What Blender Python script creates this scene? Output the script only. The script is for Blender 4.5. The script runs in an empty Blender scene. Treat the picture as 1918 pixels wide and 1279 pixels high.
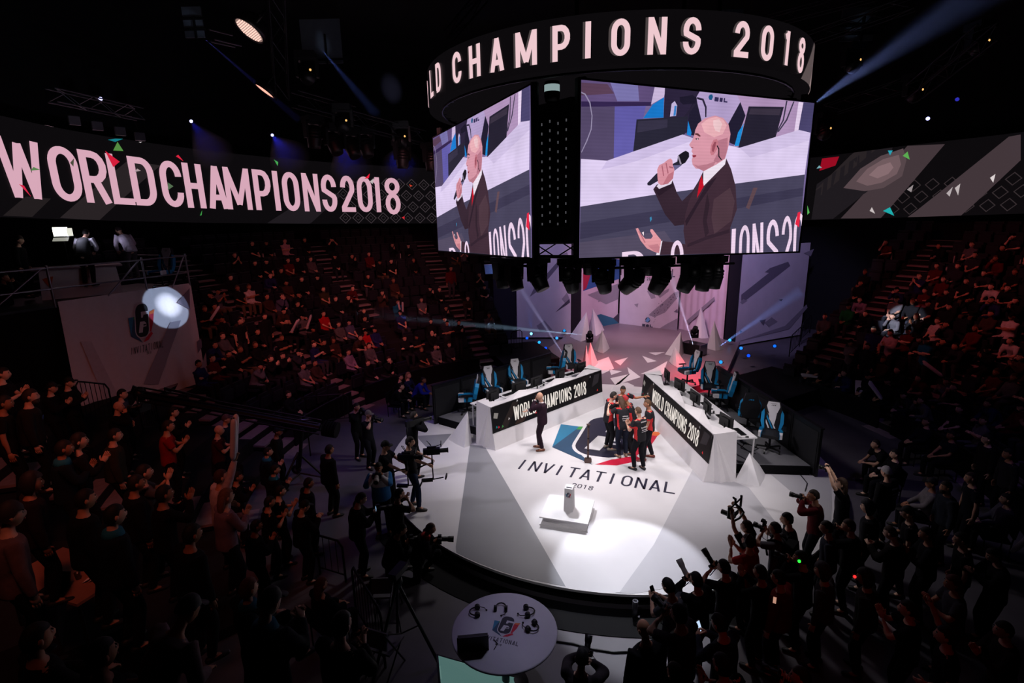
import bpy, math, random
import numpy as np
from mathutils import Vector, Matrix, Euler
random.seed(7)
sc = bpy.context.scene
COL = sc.collection
PI = math.pi
rad = math.radians

# ------------------------------------------------------------------ camera
CAM = np.array([2.758, -14.035, 6.696])
FW = np.array([-0.351, 0.906, -0.237]); FW /= np.linalg.norm(FW)
RR = np.array([0.934, 0.357, -0.019]); RR -= FW * (RR @ FW); RR /= np.linalg.norm(RR)
UU = np.cross(RR, FW)
FPX = 986.64
cd = bpy.data.cameras.new('camera'); cd.sensor_width = 36.0; cd.lens = FPX / 1918 * 36.0
cd.clip_start = 0.05; cd.clip_end = 200
co = bpy.data.objects.new('camera', cd); COL.objects.link(co)
co.matrix_world = Matrix(((RR[0], UU[0], -FW[0], CAM[0]), (RR[1], UU[1], -FW[1], CAM[1]), (RR[2], UU[2], -FW[2], CAM[2]), (0, 0, 0, 1)))
sc.camera = co

# ------------------------------------------------------------------ world, exposure
w = bpy.data.worlds.new('world'); sc.world = w; w.use_nodes = True
bg = w.node_tree.nodes['Background']
bg.inputs[0].default_value = (0.25, 0.22, 0.42, 1); bg.inputs[1].default_value = 0.0022
vs = sc.view_settings
sc.display_settings.display_device = 'sRGB'
vs.view_transform = 'Standard'; vs.look = 'None'; vs.gamma = 1.0; vs.exposure = 0.0; vs.use_curve_mapping = False
sc.cycles.max_bounces = 5; sc.cycles.diffuse_bounces = 3; sc.cycles.glossy_bounces = 2; sc.cycles.volume_bounces = 0
sc.cycles.sample_clamp_indirect = 3.0
sc.cycles.use_denoising = True

def lin(h):
    if isinstance(h, str):
        h = h.lstrip('#'); v = [int(h[i:i + 2], 16) / 255 for i in (0, 2, 4)]
    else:
        v = [x / 255 for x in h]
    return tuple((x / 12.92 if x <= 0.04045 else ((x + 0.055) / 1.055) ** 2.4) for x in v)

# ------------------------------------------------------------------ lights
LIGHT_K = 1.0
def spot(name, pos, aim, power, size_deg, blend=0.3, col=(255, 255, 255), radius=0.15):
    l = bpy.data.lights.new(name, 'SPOT'); l.energy = power * LIGHT_K; l.spot_size = rad(size_deg); l.spot_blend = blend
    l.color = lin(col); l.shadow_soft_size = radius
    o = bpy.data.objects.new(name, l); COL.objects.link(o); o.location = pos
    d = Vector(aim) - Vector(pos); o.rotation_euler = d.to_track_quat('-Z', 'Y').to_euler()
    return o
def DEP_(x, y, t): return CAM + (FW + RR * (x - 959) / FPX + UU * (639.5 - y) / FPX) * t
# stage light: soft downlights from the lamps under the cube, keys from trusses to either side
for x, y in ((-1.6, -.8), (1.6, -.8), (-.3, 2.2)):
    spot('stage_down_light', (x, y, 5.2), (x * 1.3, y * 1.2 - .2, 0), 500, 120, 0.9, (255, 246, 248), 0.3)
spot('stage_key_light', (-9.0, -7.5, 8.6), (-0.6, 0.4, 0), 1650, 40, 0.8, (250, 242, 255), 0.3)
spot('stage_key_light', (9.5, -6.5, 8.6), (0.7, 0.6, 0), 2500, 36, 0.8, (255, 246, 250), 0.3)
spot('stage_key_light', (0.5, -11.5, 9.5), (0.3, -1.8, 0), 1350, 36, 0.8, (255, 248, 252), 0.3)
spot('front_floor_spot', (0.8, -1.6, 5.3), (1.62, -4.9, 0), 1400, 29, 0.3, (240, 242, 255), 0.05)
spot('plinth_spot', (-1.5, -1.6, 5.3), (0.1, -3.65, 0.2), 1050, 23, 0.8, (244, 246, 255), 0.08)
spot('banner_follow_spot', (-1.9, -0.4, 5.4), (-13.76, -2.5, 3.95), 3300, 7.0, 0.15, (196, 220, 255), 0.02)
spot('banner_follow_spot', (-1.9, -0.4, 5.4), (-13.76, -2.4, 4.0), 8500, 4.6, 1.0, (225, 236, 255), 0.02)
spot('audience_spot', (2.0, 1.0, 5.5), (9.75, 9.85, 2.3), 9000, 7.5, 0.35, (225, 235, 255), 0.03)
# coloured washes
spot('backdrop_wash', (-0.5, 8.0, 9.5), (-0.6, 17.0, 2.6), 2900, 62, 0.6, (255, 196, 226), 0.3)
spot('backdrop_centre_beam', (-0.6, 9.0, 9.5), (-1.9, 17.4, 1.6), 1500, 20, 0.9, (235, 225, 255), 0.1)
spot('backdrop_wash', (-5.0, 6.5, 9.5), (-6.0, 13.8, 2.8), 1250, 46, 0.6, (200, 186, 255), 0.3)
spot('backdrop_wash', (5.6, 8.5, 9.5), (5.8, 16.5, 2.8), 1500, 52, 0.6, (200, 184, 255), 0.3)
spot('upstage_wash', (0.2, 9.5, 9.5), (-0.4, 11.0, 0), 2200, 66, 0.7, (255, 215, 226), 0.3)
spot('upstage_front_wash', (0.2, 5.8, 9.0), (0.1, 7.6, 0), 1500, 50, 0.7, (255, 225, 230), 0.3)
spot('red_floor_spot', (-1.7, 7.4, 2.6), (-1.75, 8.9, 0), 420, 52, 0.8, (255, 20, 48), 0.05)
spot('red_floor_spot', (2.7, 6.3, 2.4), (2.5, 8.1, 0), 1500, 60, 0.8, (255, 14, 56), 0.05)
spot('red_floor_spot', (-2.9, 6.4, 2.0), (-3.0, 7.4, 0), 120, 60, 0.8, (255, 14, 56), 0.05)
spot('violet_side_wash', (-6.0, -6.5, 11.0), (-7.2, -1.0, -0.3), 420, 52, 0.8, (178, 156, 255), 0.4)
spot('violet_side_wash', (9.0, -3.0, 11.0), (7.0, 2.2, -0.3), 170, 46, 0.8, (170, 140, 255), 0.4)
spot('red_audience_wash', (-4.0, -8.5, 10.5), (-12.6, 5.2, 2.0), 2900, 44, 0.9, (255, 124, 122), 0.5)
spot('red_audience_wash', (-2.5, -12.5, 10.5), (-9.5, -7.5, 1.0), 560, 60, 0.9, (255, 124, 104), 0.5)
spot('red_audience_wash', (3.0, 1.5, 11.0), (12.2, 10.0, 2.6), 1500, 56, 0.9, (255, 112, 116), 0.5)
spot('stand_pink_wash', (-3.5, -3.0, 10.5), (-10.5, 9.5, 1.8), 1900, 46, 0.8, (255, 150, 156), 0.5)
spot('red_audience_wash', (-1.0, -13.2, 9.5), (-6.2, -10.2, 1.2), 210, 56, 0.9, (255, 140, 116), 0.4)
spot('scaffold_panel_light', tuple(DEP_(116, 434, 15.0)), tuple(DEP_(290, 500, 17.0)), 130, 60, 0.8, (225, 225, 255), 0.15)
spot('table_light', (1.2, -6.0, 6.2), (1.4, -8.0, -0.3), 170, 42, 0.6, (225, 225, 255), 0.1)
spot('table_wash', (-0.3, -5.5, 7.5), (-0.2, -8.0, 0.3), 60, 30, 0.8, (190, 160, 255), 0.2)
spot('photographer_red_light', (4.0, -12.5, 6.0), (4.6, -7.3, 0.6), 26, 40, 0.8, (255, 60, 48), 0.2)
spot('added_truss_fill', (-3.0, -12.0, 6.0), (-7.6, -6.0, 11.5), 600, 40, .8, (235, 215, 215), .2)  # extra lamps with no fixture behind them, added so the dark trusses show
spot('added_truss_fill', (9.0, -10.0, 6.0), (11.6, -1.0, 13.0), 900, 46, .8, (230, 205, 215), .2)
spot('added_truss_fill', (-3.0, -6.0, 6.0), (-6.5, 1.0, 10.5), 520, 40, .8, (225, 215, 235), .2)
spot('added_truss_fill', (-10.5, -6.0, 4.5), (-16.0, -2.0, 11.0), 260, 60, 0.8, (220, 225, 255), 0.3)

# ------------------------------------------------------------------ materials
MATS = {}
def mat(name, col=None, rough=0.6, metal=0.0, emit=None, es=0.0, obj=False, noise=0.12, scale=9.0, bump=0.0, spec=0.4, alpha=None):
    if name in MATS: return MATS[name]
    m = bpy.data.materials.new(name); m.use_nodes = True; nt = m.node_tree; N = nt.nodes
    b = N['Principled BSDF']
    b.inputs['Roughness'].default_value = rough; b.inputs['Metallic'].default_value = metal
    b.inputs['Specular IOR Level'].default_value = spec
    c = lin(col) if col is not None else (0.5, 0.5, 0.5)
    if noise > 0 and emit is None:
        tc = N.new('ShaderNodeTexCoord'); no = N.new('ShaderNodeTexNoise'); no.inputs['Scale'].default_value = scale
        no.inputs['Detail'].default_value = 3
        nt.links.new(tc.outputs['Object'], no.inputs['Vector'])
        mx = N.new('ShaderNodeMix'); mx.data_type = 'RGBA'; mx.blend_type = 'MULTIPLY'
        rp = N.new('ShaderNodeMapRange'); rp.inputs['To Min'].default_value = 1 - noise * 1.6; rp.inputs['To Max'].default_value = 1 + noise * .6
        nt.links.new(no.outputs['Fac'], rp.inputs['Value'])
        mx.inputs['Factor'].default_value = 1.0
        if obj:
            oi = N.new('ShaderNodeObjectInfo'); nt.links.new(oi.outputs['Color'], mx.inputs[6])
        else:
            mx.inputs[6].default_value = (*c, 1)
        nt.links.new(rp.outputs[0], mx.inputs[7]); nt.links.new(mx.outputs[2], b.inputs['Base Color'])
        if bump:
            bp = N.new('ShaderNodeBump'); bp.inputs['Strength'].default_value = bump; bp.inputs['Distance'].default_value = 0.02
            nt.links.new(no.outputs['Fac'], bp.inputs['Height']); nt.links.new(bp.outputs[0], b.inputs['Normal'])
    else:
        b.inputs['Base Color'].default_value = (*c, 1)
    if emit is not None:
        b.inputs['Base Color'].default_value = (0, 0, 0, 1) if es else (*c, 1)
        b.inputs['Emission Color'].default_value = (*lin(emit), 1); b.inputs['Emission Strength'].default_value = es
        b.inputs['Specular IOR Level'].default_value = 0.1
    MATS[name] = m
    return m
def led(col, es=1.0):
    """light-emitting screen pixel of the given colour"""
    k = 'led_%02x%02x%02x_%d' % (*[int(v) for v in (tuple(int(col[i:i + 2], 16) for i in (1, 3, 5)) if isinstance(col, str) else col)], int(es * 100))
    return mat(k, (2, 2, 2), 0.5, emit=col, es=es)
def randmat(name, stops, rough=0.8):
    """per-object random colour out of a few stops"""
    m = bpy.data.materials.new(name); m.use_nodes = True; nt = m.node_tree; N = nt.nodes
    b = N['Principled BSDF']; b.inputs['Roughness'].default_value = rough; b.inputs['Specular IOR Level'].default_value = 0.25
    oi = N.new('ShaderNodeObjectInfo'); cr = N.new('ShaderNodeValToRGB'); cr.color_ramp.interpolation = 'CONSTANT'
    e = cr.color_ramp.elements
    while len(e) < len(stops): e.new(0.5)
    for i, s in enumerate(stops): e[i].position = i / len(stops); e[i].color = (*lin(s), 1)
    nt.links.new(oi.outputs['Random'], cr.inputs[0]); nt.links.new(cr.outputs[0], b.inputs['Base Color'])
    MATS[name] = m; return m
cloth = mat('cloth', obj=True, rough=0.9, noise=0.25, scale=14, bump=0.25, spec=0.15)
skin = randmat('skin', ['c99a82', 'd8ab90', 'b98468', 'e0b59c', 'a06c50', 'cf9f86'], 0.55)
trousers_r = randmat('trousers_cloth', ['1c1e26', '22242e', '15161a', '3a3a42', '262a38', '5a4c3c', '1a1a20'], 0.9)
hair_r = randmat('hair', ['1a130f', '2a1c14', '120e0c', '3a281a', '4a3524', '1c1614'], 0.7)
black = mat('black_plastic', (14, 14, 16), 0.45)
blackm = mat('black_matte', (10, 10, 13), 0.85, spec=0.15)
darkm = mat('dark_metal', (36, 36, 42), 0.45, 0.7)
alu = mat('aluminium', (150, 150, 158), 0.35, 0.9)
white = mat('white_gloss', (226, 224, 226), 0.45, noise=0.03)
whitem = mat('white_laminate', (214, 212, 214), 0.6, noise=0.04)
grey = mat('grey_cloth', (120, 118, 124), 0.8)
rubber = mat('rubber', (20, 20, 20), 0.8)
glass = mat('lens_glass', (20, 22, 34), 0.08, spec=0.8, noise=0)
eyew = mat('eye_white', (225, 220, 215), 0.4, noise=0)
eyed = mat('eye_dark', (24, 16, 12), 0.3, noise=0)
lip = mat('lip', (160, 84, 78), 0.5, noise=0)
shoe_m = mat('shoe_leather', obj=True, rough=0.6, noise=0.15)
hair_o = mat('hair_strands', obj=True, rough=0.7, noise=0.35, scale=40)

# ------------------------------------------------------------------ mesh builder
class MB:
    def __init__(s): s.v = []; s.f = []; s.m = []; s.mats = []; s.sm = []
    def mi(s, m):
        if m not in s.mats: s.mats.append(m)
        return s.mats.index(m)
    def add(s, v, f, m, smooth=False):
        o = len(s.v); i = s.mi(m); s.v.extend([tuple(map(float, p)) for p in v])
        for q in f: s.f.append(tuple(int(k) + o for k in q)); s.m.append(i); s.sm.append(smooth)
        return s
    def box(s, c, d, m, R=None, taper=1.0):
        x, y, z = [k / 2 for k in d]; P = []
        for zz, t in ((-z, 1), (z, taper)):
            for xx, yy in ((-x, -y), (x, -y), (x, y), (-x, y)): P.append((xx * t, yy * t, zz))
        if R is not None: P = [tuple(R @ Vector(p)) for p in P]
        P = [(p[0] + c[0], p[1] + c[1], p[2] + c[2]) for p in P]
        return s.add(P, [(3, 2, 1, 0), (4, 5, 6, 7), (0, 1, 5, 4), (1, 2, 6, 5), (2, 3, 7, 6), (3, 0, 4, 7)], m)
    def bar(s, a, b, r, m, n=6, r2=None, smooth=True):
        a = Vector(a); b = Vector(b); d = b - a; L = d.length
        if L < 1e-6: return s
        q = d.to_track_quat('Z', 'Y'); P = []
        for k, rr_ in ((0, r), (L, r if r2 is None else r2)):
            for i in range(n):
                t = 2 * PI * i / n; P.append(tuple(a + q @ Vector((rr_ * math.cos(t), rr_ * math.sin(t), k))))
        s.add(P, [(i, (i + 1) % n, n + (i + 1) % n, n + i) for i in range(n)], m, smooth and n > 4)
        s.add(P, [tuple(range(n - 1, -1, -1)), tuple(range(n, 2 * n))], m)
        return s
    def lathe(s, prof, m, n=16, c=(0, 0, 0), R=None, smooth=True):
        P = []; F = []
        for r, z in prof:
            for i in range(n):
                t = 2 * PI * i / n; p = Vector((r * math.cos(t), r * math.sin(t), z))
                if R is not None: p = R @ p
                P.append((p.x + c[0], p.y + c[1], p.z + c[2]))
        for k in range(len(prof) - 1):
            for i in range(n):
                j = (i + 1) % n; F.append((k * n + i, k * n + j, (k + 1) * n + j, (k + 1) * n + i))
        s.add(P, F, m, smooth)
        if prof[0][0] > 1e-5: s.add(P[:n], [tuple(range(n - 1, -1, -1))], m)
        if prof[-1][0] > 1e-5: s.add(P[-n:], [tuple(range(n))], m)
        return s
    def ball(s, c, r, m, n=10, k=6, R=None):
        rx, ry, rz = (r, r, r) if not hasattr(r, '__len__') else r
        P = []; F = []
        for i in range(k + 1):
            ph = PI * i / k
            for j in range(n):
                t = 2 * PI * j / n; p = Vector((rx * math.sin(ph) * math.cos(t), ry * math.sin(ph) * math.sin(t), rz * math.cos(ph)))
                if R is not None: p = R @ p
                P.append((p.x + c[0], p.y + c[1], p.z + c[2]))
        for i in range(k):
            for j in range(n):
                F.append((i * n + j, (i + 1) * n + j, (i + 1) * n + (j + 1) % n, i * n + (j + 1) % n))
        return s.add(P, F, m, True)
    def tube(s, pts, r, m, n=6, closed=False):
        P = [Vector(p) for p in pts]; V = []; F = []
        u = None
        for i, p in enumerate(P):
            a = P[i - 1] if (i or closed) else P[i]; b = P[(i + 1) % len(P)] if (i < len(P) - 1 or closed) else P[i]
            t = (b - a).normalized()
            if u is None: u = t.orthogonal().normalized()
            u = (u - t * u.dot(t)).normalized(); vv = t.cross(u)
            rr_ = r[i] if hasattr(r, '__len__') else r
            for k in range(n):
                g = 2 * PI * k / n; V.append(tuple(p + u * (rr_ * math.cos(g)) + vv * (rr_ * math.sin(g))))
        L = len(P)
        for i in range(L if closed else L - 1):
            i2 = (i + 1) % L
            for k in range(n): F.append((i * n + k, i * n + (k + 1) % n, i2 * n + (k + 1) % n, i2 * n + k))
        if not closed: F += [tuple(range(n - 1, -1, -1)), tuple(range((L - 1) * n, L * n))]
        return s.add(V, F, m, True)
    def prism(s, poly, z0, z1, m, f=None):
        """poly: list of (x, y); f maps (x, y, z) to a point"""
        f = f or (lambda x, y, z: (x, y, z)); n = len(poly)
        ar = sum(poly[i][0] * poly[(i + 1) % n][1] - poly[(i + 1) % n][0] * poly[i][1] for i in range(n))
        if ar < 0: poly = poly[::-1]
        P = [f(x, y, z0) for x, y in poly] + [f(x, y, z1) for x, y in poly]
        return s.add(P, [tuple(range(n - 1, -1, -1)), tuple(range(n, 2 * n))] + [(i, (i + 1) % n, n + (i + 1) % n, n + i) for i in range(n)], m)
    def mesh(s, name):
        me = bpy.data.meshes.new(name); me.from_pydata(s.v, [], s.f)
        for m in s.mats: me.materials.append(m)
        if s.f:
            me.polygons.foreach_set('material_index', s.m); me.polygons.foreach_set('use_smooth', s.sm)
        me.update(); return me
    def build(s, name, parent=None, loc=None, rot=None, label=None, cat=None, group=None, kind=None):
        return ob(name, s.mesh(name), parent, loc, rot, label, cat, group, kind)
def tag(o, label=None, cat=None, group=None, kind=None):
    if label: o['label'] = label
    if cat: o['category'] = cat
    if group: o['group'] = group
    if kind: o['kind'] = kind
    return o
def ob(name, me, parent=None, loc=None, rot=None, label=None, cat=None, group=None, kind=None):
    o = bpy.data.objects.new(name, me); COL.objects.link(o)
    if parent is not None: o.parent = parent
    if loc is not None: o.location = loc
    if rot is not None: o.rotation_euler = rot if hasattr(rot, '__len__') else (0, 0, rot)
    return tag(o, label, cat, group, kind)
def thing(name, label, cat, loc=(0, 0, 0), rot=0, group=None, kind=None):
    o = bpy.data.objects.new(name, None); COL.objects.link(o); o.empty_display_size = 0.1
    o.location = loc; o.rotation_euler = rot if hasattr(rot, '__len__') else (0, 0, rot)
    return tag(o, label, cat, group, kind)
def copy_tree(o, loc=None, rot=None, label=None):
    def rec(a, p):
        c = a.copy(); COL.objects.link(c)
        if p is not None: c.parent = p
        for ch in KIDS.get(a, []): rec(ch, c)
        return c
    KIDS = {}
    st = [o]
    for ch in o.children_recursive: KIDS.setdefault(ch.parent, []).append(ch)
    c = rec(o, None)
    if loc is not None: c.location = loc
    if rot is not None: c.rotation_euler = rot if hasattr(rot, '__len__') else (0, 0, rot)
    if label: c['label'] = label
    return c

# ------------------------------------------------------------------ survey of the place: sight lines measured in the photograph
def ray(x, y): return FW + RR * (x - 959) / FPX + UU * (639.5 - y) / FPX
def G(x, y, z=0.0):
    d = ray(x, y); return Vector(CAM + d * ((z - CAM[2]) / d[2]))
def DEP(x, y, t): return Vector(CAM + ray(x, y) * t)
def cone(x, y, off=0.0):
    """where a sight line meets the rake of the seating (raised by off)"""
    d = ray(x, y)
    for t in np.arange(4, 60, .02):
        p = CAM + d * t
        if p[2] <= max(.5 * (math.hypot(p[0], p[1]) - 9.5), 0) - .3 + off: return Vector(p)
    return Vector(CAM + d * 30)
def cyl(x, y, r, far=True):
    d = ray(x, y); a = d[0] ** 2 + d[1] ** 2; b = 2 * (CAM[0] * d[0] + CAM[1] * d[1]); c = CAM[0] ** 2 + CAM[1] ** 2 - r * r
    q = math.sqrt(b * b - 4 * a * c); t = (-b + (q if far else -q)) / (2 * a)
    return Vector(CAM + d * t)
def on_plane(x, y, p, n):
    d = ray(x, y); t = float((np.array(p) - CAM) @ np.array(n)) / float(d @ np.array(n)); return Vector(CAM + d * t)
def z_at(x, y, g):
    n = Vector((CAM[0] - g[0], CAM[1] - g[1], 0)); return on_plane(x, y, (g[0], g[1], 0), n).z
def azim(p): return math.degrees(math.atan2(p[0], p[1]))
def ring(a, r, z=0): return Vector((r * math.sin(rad(a)), r * math.cos(rad(a)), z))

# ------------------------------------------------------------------ stroke lettering
def arc(cx, cy, rx, ry, a0, a1, n=7):
    return [(cx + rx * math.cos(rad(a0 + (a1 - a0) * i / n)), cy + ry * math.sin(rad(a0 + (a1 - a0) * i / n))) for i in range(n + 1)]
def glyph(c, t):
    """strokes (centre lines) of a narrow sans capital in a unit box; t = half stroke in x, ty = half stroke in y"""
    tx, ty = t; l, r, b, u = tx, 1 - tx, ty, 1 - ty; k = .26; kx = min(.42, (r - l) / 2)
    ring_ = arc(r - kx, u - k, kx, k, 0, 90) + arc(l + kx, u - k, kx, k, 90, 180) + arc(l + kx, b + k, kx, k, 180, 270) + arc(r - kx, b + k, kx, k, 270, 360)
    S = {
        'O': [ring_ + ring_[:2]], '0': [ring_ + ring_[:2]], 'I': [[(.5, 0), (.5, 1)]], 'L': [[(l, 1), (l, b), (1, b)]],
        'D': [[(l, b), (l, u)] + arc(r - kx, u - k, kx, k, 90, 0) + arc(r - kx, b + k, kx, k, 0, -90) + [(l - tx * .5, b)]],
        'R': [[(l, 0), (l, u)] + arc(r - kx, u - .24, kx, .24, 90, -90) + [(l, u - .48)], [(.5, u - .48), (r, 0)]],
        'P': [[(l, 0), (l, u)] + arc(r - kx, u - .26, kx, .26, 90, -90) + [(l, u - .52)]],
        'C': [[(r, .68)] + arc(r - kx, u - k, kx, k, 0, 90) + arc(l + kx, u - k, kx, k, 90, 180) + arc(l + kx, b + k, kx, k, 180, 270) + arc(r - kx, b + k, kx, k, 270, 360) + [(r, .32)]],
        'H': [[(l, 0), (l, 1)], [(r, 0), (r, 1)], [(l, .5), (r, .5)]], 'A': [[(l * .9, 0), (.5, 1)], [(1 - l * .9, 0), (.5, 1)], [(.24, .27), (.76, .27)]],
        'M': [[(l, 0), (l, 1)], [(r, 0), (r, 1)], [(l, 1), (.5, .12)], [(r, 1), (.5, .12)]],
        'N': [[(l, 0), (l, 1)], [(r, 0), (r, 1)], [(l, 1), (r, 0)]],
        'W': [[(l * .8, 1), (.27, 0)], [(.27, 0), (.5, .92)], [(.5, .92), (.73, 0)], [(.73, 0), (1 - l * .8, 1)]],
        'S': [[(r, .7)] + arc(r - kx, u - k, kx, k, 0, 90) + arc(l + kx, u - k, kx, k, 90, 200) + [(r - .06, .42)] + arc(r - kx, b + k, kx, k, 10, -90) + arc(l + kx, b + k, kx, k, 270, 180) + [(l, .3)]],
        '2': [[(l, .7)] + arc(l + kx, u - k, kx, k, 180, 90) + arc(r - kx, u - k, kx, k, 90, -20) + [(l, b + .06), (l, b), (1, b)]],
        '1': [[(.12, u - .1), (.5, u - .02)], [(.5, 0), (.5, 1)]], 'V': [[(l * .8, 1), (.5, 0)], [(.5, 0), (1 - l * .8, 1)]],
        '8': [arc(.5, .75, .5 - tx, .25 - ty, 0, 360, 16), arc(.5, .25, .5 - tx, .25, 0, 360, 16)],
        'T': [[(0, u), (1, u)], [(.5, 0), (.5, u)]], 'E': [[(1, u), (l, u), (l, b), (1, b)], [(l, .5), (.9, .5)]],
        'G': [[(r, .72)] + arc(r - kx, u - k, kx, k, 0, 180) + arc(l + kx, b + k, kx, k, 180, 360) + [(r, .45), (.55, .45)]],
        '7': [[(0, u), (r, u), (.35, 0)]], '9': [arc(.5, .7, .5 - tx, .3 - ty, 0, 360, 14), [(r, .7), (.5, 0)]],
        'U': [[(l, 1)] + arc(l + kx, b + k, kx, k, 180, 360) + [(r, 1)]],
    }
    return S.get(c, [])
def stroke_quads(c, w, h, th):
    """convex quads / joints in metres (box w x h, stroke thickness th)"""
    Q = []
    for pl in glyph(c, (th / 2 / w, th / 2 / h)):
        P = [Vector((x * w, y * h)) for x, y in pl]
        P = [p for i, p in enumerate(P) if i == 0 or (p - P[i - 1]).length > 1e-5]
        cl = (P[0] - P[-1]).length < 1e-4
        nn = []
        for i in range(len(P) - 1):
            d = (P[i + 1] - P[i]).normalized(); nn.append(Vector((-d.y, d.x)))
        L, R_ = [], []
        for i, p in enumerate(P):
            a = nn[i - 1] if i > 0 else (nn[-1] if cl else nn[0]); b = nn[i] if i < len(nn) else (nn[0] if cl else nn[-1])
            m = (a + b); m = m.normalized() if m.length > .1 else b
            k = th / 2 / max(.45, m.dot(b)); L.append(p + m * k); R_.append(p - m * k)
        for i in range(len(P) - 1): Q.append([tuple(R_[i]), tuple(R_[i + 1]), tuple(L[i + 1]), tuple(L[i])])
    if c in 'WVANM':
        Q = [[(x, min(max(y, 0), h)) for x, y in q] for q in Q]
    return Q
def text_mesh(mb, txt, x0, y0, w, h, th, gap, m, f, z0=0.0, z1=0.004, slant=0.0, space=None, wid=None):
    x = x0; wid = wid or {'I': .34, '1': .62, 'M': 1.25, 'W': 1.4}
    for ch in txt:
        if ch == ' ': x += space if space is not None else w * .6; continue
        ww = w * wid.get(ch, 1.0)
        for q in stroke_quads(ch, ww, h, th):
            mb.prism([(x + a + slant * b, y0 + b) for a, b in q], z0, z1, m, f)
        x += ww + gap
    return x
# ================================================================== setting
FZ = -0.3
concrete = mat('arena_floor_concrete', (92, 88, 96), 0.55, noise=.3, scale=1.6, bump=.05)
carpet = mat('black_carpet', (7, 7, 10), 0.95, noise=.3, scale=30)
wallm = mat('dark_wall_paint', (15, 15, 20), 0.9, noise=.3, scale=2)
tierm = mat('dark_tier_carpet', (24, 22, 26), 0.95, noise=.35, scale=5)
treadm = mat('stair_tread_paint', (150, 132, 138), 0.8, noise=.25, scale=7)
def sector(mb, r0, r1, a0, a1, z0, z1, m, n=None):
    n = n or max(2, int(abs(a1 - a0) / 3)); V = []; F = []
    for i in range(n + 1):
        a = a0 + (a1 - a0) * i / n
        V += [ring(a, r0, z0), ring(a, r1, z0), ring(a, r1, z1), ring(a, r0, z1)]
    for i in range(n):
        o = i * 4; p = o + 4
        F += [(o, o + 1, p + 1, p), (o + 1, o + 2, p + 2, p + 1), (o + 2, o + 3, p + 3, p + 2), (o + 3, o, p, p + 3)]
    F += [(3, 2, 1, 0), (n * 4, n * 4 + 1, n * 4 + 2, n * 4 + 3)]
    return mb.add(V, F, m)
m_ = MB(); m_.lathe([(0, -.45), (23, -.45), (23, FZ), (0, FZ)], concrete, 72, smooth=False)
fl = m_.build('floor', kind='structure')
m_ = MB(); sector(m_, 6.02, 6.68, 138, 216, FZ + .001, FZ + .012, carpet); m_.build('floor_carpet', fl)
m_ = MB(); n = 72
V = []
for i in range(n): a = i * 360 / n; V += [ring(a, 22.2, FZ), ring(a, 22.2, 16.5)]
m_.add(V, [(2 * i, 2 * ((i + 1) % n), 2 * ((i + 1) % n) + 1, 2 * i + 1) for i in range(n)], wallm)
wl = m_.build('wall_round', kind='structure')
m_ = MB(); m_.lathe([(0, 16.5), (22.4, 16.5), (22.4, 16.6), (0, 16.6)], wallm, 72, smooth=False); m_.build('ceiling', kind='structure')

# ------------------------------------------------------------------ raked seating: rows of 0.8 m going, 0.4 m rise
R0, DR, DZ, NROW = 9.5, .8, .4, 14
def row_z(k): return k * DZ - .1
BLOCKS = [('left', -150, -131), ('left', -128, -107), ('left', -104, -84.5), ('left', -80.5, -64.6), ('left', -60.8, -46), ('left', -42, -35.5),
          ('right', 33, 36.6), ('right', 40.5, 58), ('right', 61, 80), ('right', 83, 106), ('right', 109, 132)]
for side, a0, a1 in [('left', -152, -35.2), ('right', 32.5, 134)]:
    m_ = MB()
    for k in range(NROW): sector(m_, R0 + k * DR, R0 + (k + 1) * DR, a0, a1, FZ, row_z(k), tierm)
    m_.build('seating_tier', kind='structure')
AISLES = [(-129.5, 0, 9), (-105.5, 0, 14), (-82.5, 0, 14), (-62.7, 6, 14), (-44, 0, 14), (38.5, 0, 14), (59.5, 0, 14), (81.5, 0, 14), (107.5, 0, 8)]
def step_mesh():
    b = MB(); b.box((0, .19, -.03), (1.06, .38, .06), treadm); b.box((0, .02, -.115), (1.06, .03, .11), blackm); b.box((0, .2, -.1), (1.04, .34, .09), tierm); return b.mesh('stair_tread')
STEP = step_mesh()
for a, k0, k1 in AISLES:
    t = thing('aisle_stairs', None, None, ring(a, R0 + k0 * DR, 0), 0, kind='structure'); t['kind'] = 'structure'
    base = ring(a, R0 + k0 * DR, 0)
    for j in range(2 * (k1 - k0)):
        p = ring(a, R0 + k0 * DR + (j * .4) - .38, row_z(k0) - DZ + .2 + j * .2 + .005) - base
        ob('stair_tread', STEP, t, p, -rad(a))
# pony wall at the front edge with a rail
for side, a0, a1 in [('left', -103.5, -84.5), ('left', -80.3, -46), ('right', 41, 58), ('right', 61, 80), ('right', 83, 106)]:
    m_ = MB(); sector(m_, 9.42, 9.47, a0, a1, FZ, .42, blackm); sector(m_, 9.41, 9.48, a0, a1, .42, .46, darkm); m_.build('trim_1' if side == 'left' else 'trim_2', kind='structure')

# section sign on the far wall
m_ = MB(); signm = mat('dim_sign_paint', (66, 62, 78), .8)
sgn = thing('section_sign', 'dim grey section sign on the wall under the left LED ribbon', 'sign', (0, 0, 0))
def wallmap(x, y, z):
    a = rad(-60.4) + (x - 1.7) / 22.1; r = 22.1 - z; return (r * math.sin(a), r * math.cos(a), 5.42 + y)
m_.prism([(-.2, -.1), (3.9, -.1), (3.9, .4), (-.2, .4)], .0, .02, blackm, wallmap); m_.build('panel', sgn)
m_ = MB(); text_mesh(m_, 'SECTION 8  SECTION 7', 0, 0, .14, .28, .035, .05, signm, wallmap, .03, .04); m_.build('lettering', sgn)

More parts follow.
